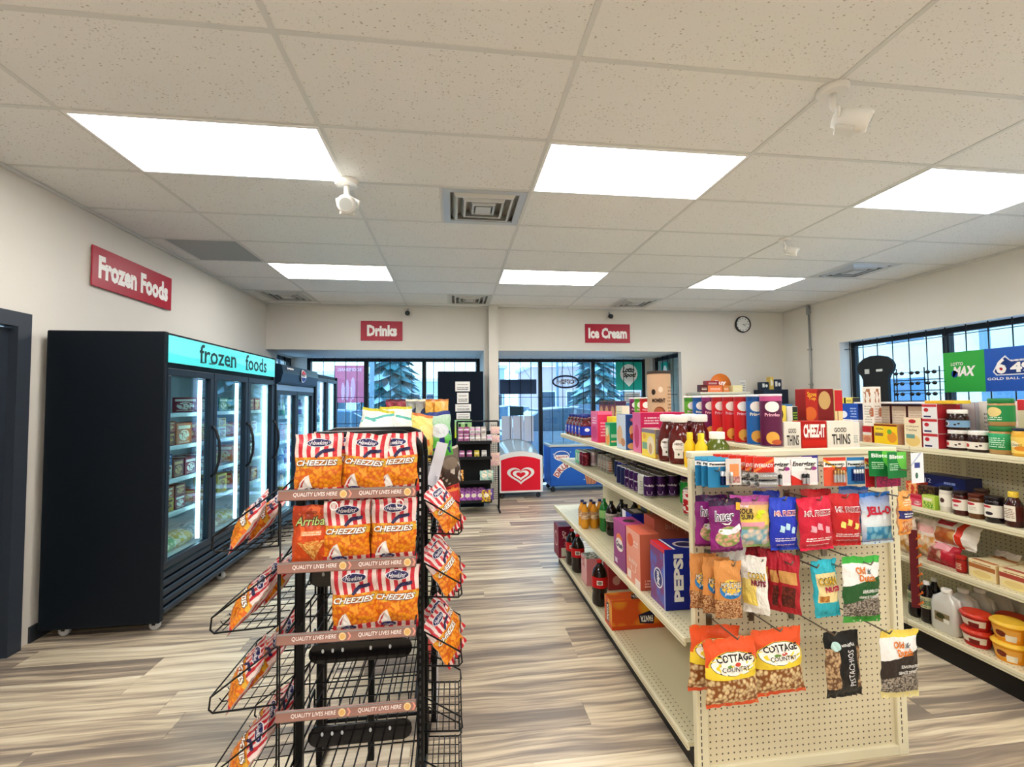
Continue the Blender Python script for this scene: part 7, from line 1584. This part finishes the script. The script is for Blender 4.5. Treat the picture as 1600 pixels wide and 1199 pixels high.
# striped cheese snack bags
chz = pm('#f08a1c', [('v', 13, '#f8a51e', '#d8651a', 0, 0, 1, .52, 1.3), ('r', 0, .50, 1, .64, '#e8841c'), ('n', 5, .56, 0, .45, 1, .64, '#e6b43a'), ('r', 0, .62, 1, 1, '#f2dcd6'), ('s', 5.5, 0, .62, 1, 1, '#cf2230', .12), ('r', 0, 0, 1, .13, '#f2dcd6'), ('s', 5.5, 0, 0, 1, .13, '#cf2230', .0), ('n', 4, .6, 0, .25, 1, .62, '#f2a034')], .26, coat=.8, foil=.55)
chb = pm('#e9d9d4', [('s', 5.5, 0, 0, 1, 1, '#c8303a', .1), ('r', .2, .2, .8, .6, '#d9d4d0')], .3, coat=.6, foil=.6)
def chpolys(): return [(ell(.52, .85, .27, .070, 22), mat('#f6eef2', .4), .002), (ell(.52, .85, .25, .060, 22), mat('#1c1a55', .4), .0026), ([(.45, .62), (.52, .69), (.62, .745), (.86, .76), (.86, .71), (.66, .70), (.56, .65), (.50, .60)], mat('#2a2450', .4), .002), ([(.10, .10), (.16, .22), (.26, .31), (.34, .34), (.42, .12)], mat('#f4ece6', .4), .002), ([(.14, .12), (.2, .22), (.30, .31), (.22, .2), (.18, .1)], mat('#c8303a', .4), .0026), (ell(.36, .09, .16, .045, 18), mat('#1c1a55', .4), .003)]
chtx = [('Hawkins', .34, .815, .70, .885, '#f6f0f4', .01, .08, 0, 0, .0034), ('CHEEZIES', .05, .475, .93, .58, '#4a1410', .07, .05, .03, 0, .0024), ('CHEEZIES', .05, .485, .92, .575, '#fbf3ea', .03, .05, .03, 0, .0032), ('Hawkins', .26, .07, .46, .11, '#f0e8f0', .0, .2, 0, 0, .0036)]
cb_ = [bag('cheese_snack_bag', .158, .212, .030, chz, chb, chtx, seed=s_, nx=18, ny=22, polys=chpolys()) for s_ in (51, 52, 53)]
cbs = [bag('cheese_snack_bag', .150, .195, .026, chz, chb, chtx[:3], seed=s_, nx=14, ny=16, polys=chpolys()[:3]) for s_ in (61, 62)]
def chs(k, x, y, z, lab, rz=0, ry=0, rx=-.08): put(cb_[k], (x, y, z), lab, 'snack bag', rz=rz, ry=ry, rx=rx, group='striped cheese snack bags on the front rack')
tz = 1.184
chs(0, -.467, 1.650, tz, 'front left striped Cheezies bag on the top tray', .05); chs(1, -.325, 1.670, tz - .004, 'middle striped Cheezies bag on the top tray', -.08, .10); chs(2, -.205, 1.685, tz - .006, 'right striped Cheezies bag on the top tray', .06, -.05)
chs(1, -.435, 1.745, tz, 'Cheezies bag in the second row behind the front left bag'); chs(2, -.30, 1.765, tz, 'Cheezies bag in the second row behind the middle bag'); chs(0, -.20, 1.78, tz - .01, 'Cheezies bag in the second row behind the right bag')
tz = .948
chs(1, -.372, 1.655, tz, 'middle Cheezies bag on the second tray beside the orange tortilla bag', .03); chs(0, -.213, 1.665, tz, 'right Cheezies bag on the second tray', .02); chs(2, -.235, 1.745, tz + .004, 'Cheezies bag standing in the back row of the second tray'); chs(0, -.385, 1.76, tz, 'Cheezies bag in the back row behind the middle one of the second tray')
arr = bag('tortilla_chip_bag', .125, .200, .028, pm('#d8501c', [('g', .2, 1.3, '#b83412'), ('n', 5, .58, 0, 0, 1, 1, '#e8682a'), ('r', .25, .50, .8, .58, '#f09a62'), (T, .28, .51, .78, .58, 2, '#f8e0c8')], .28, coat=.7, foil=.4), mat('#c8441a', .4), [('Arriba', .12, .66, .92, .82, '#16240f', .05, .08, .02, 0, .0034), ('Arriba', .13, .67, .91, .81, '#cfe08a', .01, .08, .02, 0, .0046), ('OLD DUTCH', .38, .86, .66, .9, '#3a2014', .0)], seed=54, nx=14, ny=18, polys=[([(.20, .40), (.92, .42), (.60, .08)], pm('#e9a850', [('v', 9, '#f0c06a', '#c8742a', 0, 0, 1, 1)], .5), .0024)])
put(arr, (-.492, 1.66, tz), 'orange Arriba tortilla chip bag at the left of the second tray', 'snack bag', rx=-.08, rz=.04)
tz = .718
chs(2, -.338, 1.655, tz - .002, 'left Cheezies bag on the third tray', .0, -.05, -.06); chs(1, -.208, 1.662, tz - .002, 'right Cheezies bag on the third tray', .0, .03, -.06); chs(0, -.225, 1.745, tz, 'Cheezies bag in the back row of the third tray')
lv = ['top', 'second', 'third', 'lowest']
for i, z in enumerate(LB):
    for k in range(2 if i == 0 else 3):
        y = 1.70 + k * .105; o = put(cbs[k % 2], (-.765 + .015 * k, y, z + .004), 'striped snack bag in the %s left side basket, %s' % (lv[i], ('front', 'middle', 'rear')[k]), 'snack bag', group='bags in the left side baskets')
        o.rotation_mode = 'XYZ'; o.matrix_world = Matrix.Translation(o.location) @ Matrix.Rotation(radians(36 + 5 * ((k + i) % 2)), 4, 'Y') @ Matrix.Rotation(-pi / 2 + .38, 4, 'Z')
for i, z in enumerate(RBk[:3]):
    for k in range(1 if i == 0 else 2):
        y = 1.83 + k * .12; o = put(cbs[k % 2], (.012, y, z + .0), 'striped snack bag in the %s right side basket, %s' % (lv[i], ('front', 'rear')[k]), 'snack bag', group='bags in the right side baskets')
        o.matrix_world = Matrix.Translation(o.location) @ Matrix.Rotation(radians(-32 - 5 * k), 4, 'Y') @ Matrix.Rotation(pi / 2 - .55, 4, 'Z')

# ================================================================ chip rack behind it
b = MB(); GX0, GX1, GY0, GY1 = -.60, -.10, 2.24, 4.0
for x in (GX0, GX1):
    for y in (GY0, (GY0 + GY1) / 2, GY1): b.box(x - .012, x + .012, y - .012, y + .012, 0, 1.24, wire_m, ch=.002)
for y in (GY0, (GY0 + GY1) / 2, GY1): b.tube([(GX0, y, 1.24), (GX1, y, 1.24)], .008, wire_m, 6); b.tube([(GX0, y, .04), (GX1, y, .04)], .008, wire_m, 6)
chip = ob('chip_rack', b.build('rack_frame'), label='long black wire chip rack standing behind the front snack rack', cat='rack')
for z in (.14, .42, .70, .96, 1.20):
    b = MB()
    for k in range(9): x = GX0 + k * (GX1 - GX0) / 8; b.tube([(x, GY0, z), (x, GY1, z)], .0025, wire_m, 4)
    for k in range(23): y = GY0 + k * (GY1 - GY0) / 22; b.tube([(GX0, y, z + .045), (GX0, y, z), (GX1, y, z), (GX1, y, z + .045)], .002, wire_m, 4)
    for x in (GX0, GX1): b.tube([(x, GY0, z + .045), (x, GY1, z + .045)], .003, wire_m, 5)
    ob('wire_shelf', b.build('wire_shelf'), parent=chip)
b = MB(); b.box(-.085, -.078, 2.16, 2.20, .02, 1.16, mat('#e3e2ea', .4)); ob('white_side_strip', b.build('side_strip'), parent=chip)
b = MB(); b.box(-.5, .5, -.002, .002, 0, .05, wht)
o = ob('paper_sign', MB().box(-.026, .026, -.002, .002, -.13, .13, mat('#e6e6f0', .4)).build('paper_sign'), (-.088, 2.18, 1.185), (0, .26, .2), label='blank white card leaning out between the two snack racks', cat='sign')
def chipbag(c1, c2_, c3, seed, w=.17, h=.24, txt=None):
    return bag('chip_bag', w, h, .034, pm(c1, [('g', .35, 1.2, c2_), ('n', 4, .56, 0, .05, 1, .6, c3), ('e', .5, .6, .34, .16, c2_), ('r', 0, .94, 1, 1, c3)], .26, coat=.8, foil=.6), mat(c1, .35), ([(txt, .18, .54, .82, .68, '#f6f4ee', .04, .1)] if txt else []), seed=seed, nx=10, ny=12)
CB = {'white and teal': chipbag('#dfe6e0', '#f0f2ee', '#5fb8b0', 71), 'white and yellow': chipbag('#e6e8dc', '#eef0e6', '#d8d03a', 72), 'yellow': chipbag('#f0d860', '#f4e48a', '#e07a3a', 73), 'green and blue': chipbag('#5fc84a', '#e2e8ee', '#2a3a8a', 74), 'maroon': chipbag('#8a1f38', '#a83a4a', '#5a1428', 75), 'cream and navy': chipbag('#d8d2bc', '#2c3f6a', '#e8e2cc', 76), 'gold': chipbag('#e2a43a', '#efbc5a', '#c8742a', 77), 'brown mottled': chipbag('#4a3a34', '#8a7a6a', '#d8d0c4', 78), 'red': chipbag('#b3202a', '#d83a34', '#e8863a', 79), 'dark green': chipbag('#1f7a44', '#e6e2c8', '#2a9a52', 80), 'tan': chipbag('#d8b98a', '#e6d0a8', '#b3202a', 81)}
def cpt(c, x, y, z, lab, rz, rx=0.0, ry=0.0, g='chip bags on the long rack'): put(CB[c], (x, y, z), lab, 'chip bag', rz=rz, rx=rx, ry=ry, group=g)
cpt('white and teal', -.46, 2.33, 1.205, 'white and teal chip bag at the near left of the rack top', -.1, -.5, .34); cpt('white and teal', -.345, 2.36, 1.215, 'white and teal chip bag second from the near left', .1, -.42, -.2); cpt('white and teal', -.24, 2.34, 1.205, 'white and teal chip bag in the middle of the near rack top', .3, -.4, .22)
cpt('white and yellow', -.44, 2.47, 1.235, 'white and yellow chip bag behind the teal ones at left', -.1, -.2, .15); cpt('white and yellow', -.31, 2.50, 1.245, 'white and yellow chip bag behind the teal ones in the centre', .1, -.2); cpt('yellow', -.165, 2.36, 1.205, 'yellow chip bag at the near right of the rack top', .95, -.1, .16)
for k in range(3): cpt('green and blue', -.080 - .004 * k, 2.52 + k * .17, 1.205, 'green and blue chip bag, %s of three along the right edge' % ('nearest', 'middle', 'farthest')[k], .55, 0, -.08)
tb = ['maroon', 'maroon', 'cream and navy', 'cream and navy', 'gold', 'gold']
for k, c_ in enumerate(tb): cpt(c_, -.40 + .062 * k, 3.14 + .03 * k, 1.285, '%s chip bag in the raised far row, %s' % (c_, LTH[k]), 1.0, 0, 0, 'raised far row of chip bags')
b = MB()
b.tube([(GX0, 3.08, 1.24), (GX0, 3.08, 1.27), (GX1, 3.08, 1.27), (GX1, 3.08, 1.24)], .004, wire_m, 5); b.tube([(GX0, 3.3, 1.24), (GX0, 3.3, 1.27), (GX1, 3.3, 1.27), (GX1, 3.3, 1.24)], .004, wire_m, 5); ob('riser', b.build('riser'), parent=chip)
cols_ = [['brown mottled', 'tan', 'red', 'gold', 'maroon', 'brown mottled', 'red', 'tan'], ['dark green', 'red', 'tan', 'red', 'dark green', 'gold', 'red', 'brown mottled'], ['dark green', 'maroon', 'red', 'tan', 'gold', 'red', 'brown mottled', 'maroon'], ['red', 'tan', 'dark green', 'red', 'maroon', 'gold', 'tan', 'red']]
for si, z in enumerate((.96, .70, .42, .14)):
    for k in range(8): cpt(cols_[si][k], -.145, 2.40 + k * .20, z + .003, '%s chip bag on the %s right shelf, %s' % (cols_[si][k], ('upper', 'second', 'third', 'bottom')[si], NTH[k]), pi / 2 - .15, 0, -.12, 'chip bags facing the aisle')
for k, (y, z, c_) in enumerate(((2.9, .98, 'brown mottled'), (2.55, .78, 'red'), (3.3, .80, 'red'))):
    o = put(CB[c_], (-.02, y, z), '%s chip bag clipped outside the right edge of the long rack, %s' % (c_, ('upper', 'near lower', 'far lower')[k]), 'chip bag', rz=.6, ry=-.15, group='bags clipped on the rack edge')
# candy on the far rack
sm = {c_: bag('candy_pouch', .12, .15, .015, pm(c_, [('n', 5, .52, 0, 0, 1, 1, d_), ('e', .5, .55, .3, .18, '#f2e6d0')], .3, coat=.5, foil=.5), mat(c_, .4), seed=90 + k) for k, (c_, d_) in enumerate((('#8a3a9a', '#c87ac8'), ('#f0c82a', '#7a2a5a'), ('#e0a040', '#6a3a20'), ('#9ad0c8', '#e0d0b8'), ('#5a3a8a', '#9a7ac8')))}
for k in range(4): put(sm['#8a3a9a'], (.09 + k * .085, 6.2, .4204 if 0 else .1604), 'purple candy pouch, %s in front on the bottom rack shelf' % LTH[k], 'candy pouch', rx=-.3, group='purple candy pouches')
for k in range(4): put(sm['#8a3a9a'], (.10 + k * .085, 6.3, .1804), 'purple candy pouch, %s at the back of the bottom rack shelf' % LTH[k], 'candy pouch', rx=-.15, group='purple candy pouches')
for nm, x, y, z, c_, rx in (('yellow candy pouch standing out at the right of the bottom rack shelf', .42, 6.14, .17, '#f0c82a', -.1), ('violet candy pouch at the far right of the bottom rack shelf', .47, 6.26, .165, '#5a3a8a', -.1), ('golden candy pouch hanging tilted at the left of the black rack', .06, 6.12, .46, '#e0a040', -.5), ('pale teal candy pouch on the lower middle shelf of the black rack', .40, 6.20, .424, '#9ad0c8', -.1), ('second teal candy pouch beside the first on the black rack', .47, 6.24, .424, '#9ad0c8', -.1)): put(sm[c_], (x, y, z), nm, 'candy pouch', rx=rx)
gp_ = bag('candy_pouch', .075, .1, .01, pm('#e9a8d0', [('n', 6, .5, 0, 0, 1, 1, '#f4e2b0')], .3, coat=.5), mat('#d8a8c8', .4), seed=97)
k = 0
for z in (1.06, .94, .70, .62):
    for x in (.535, .59): put(gp_, (x, 6.33, z), 'small pink candy pouch on the white grid, %s row, %s' % (('top', 'second', 'third', 'lowest')[(1.06, .94, .70, .62).index(z)], 'left' if x < .56 else 'right'), 'candy pouch', group='pink pouches on the grid panel')
bpy.context.view_layer.update()
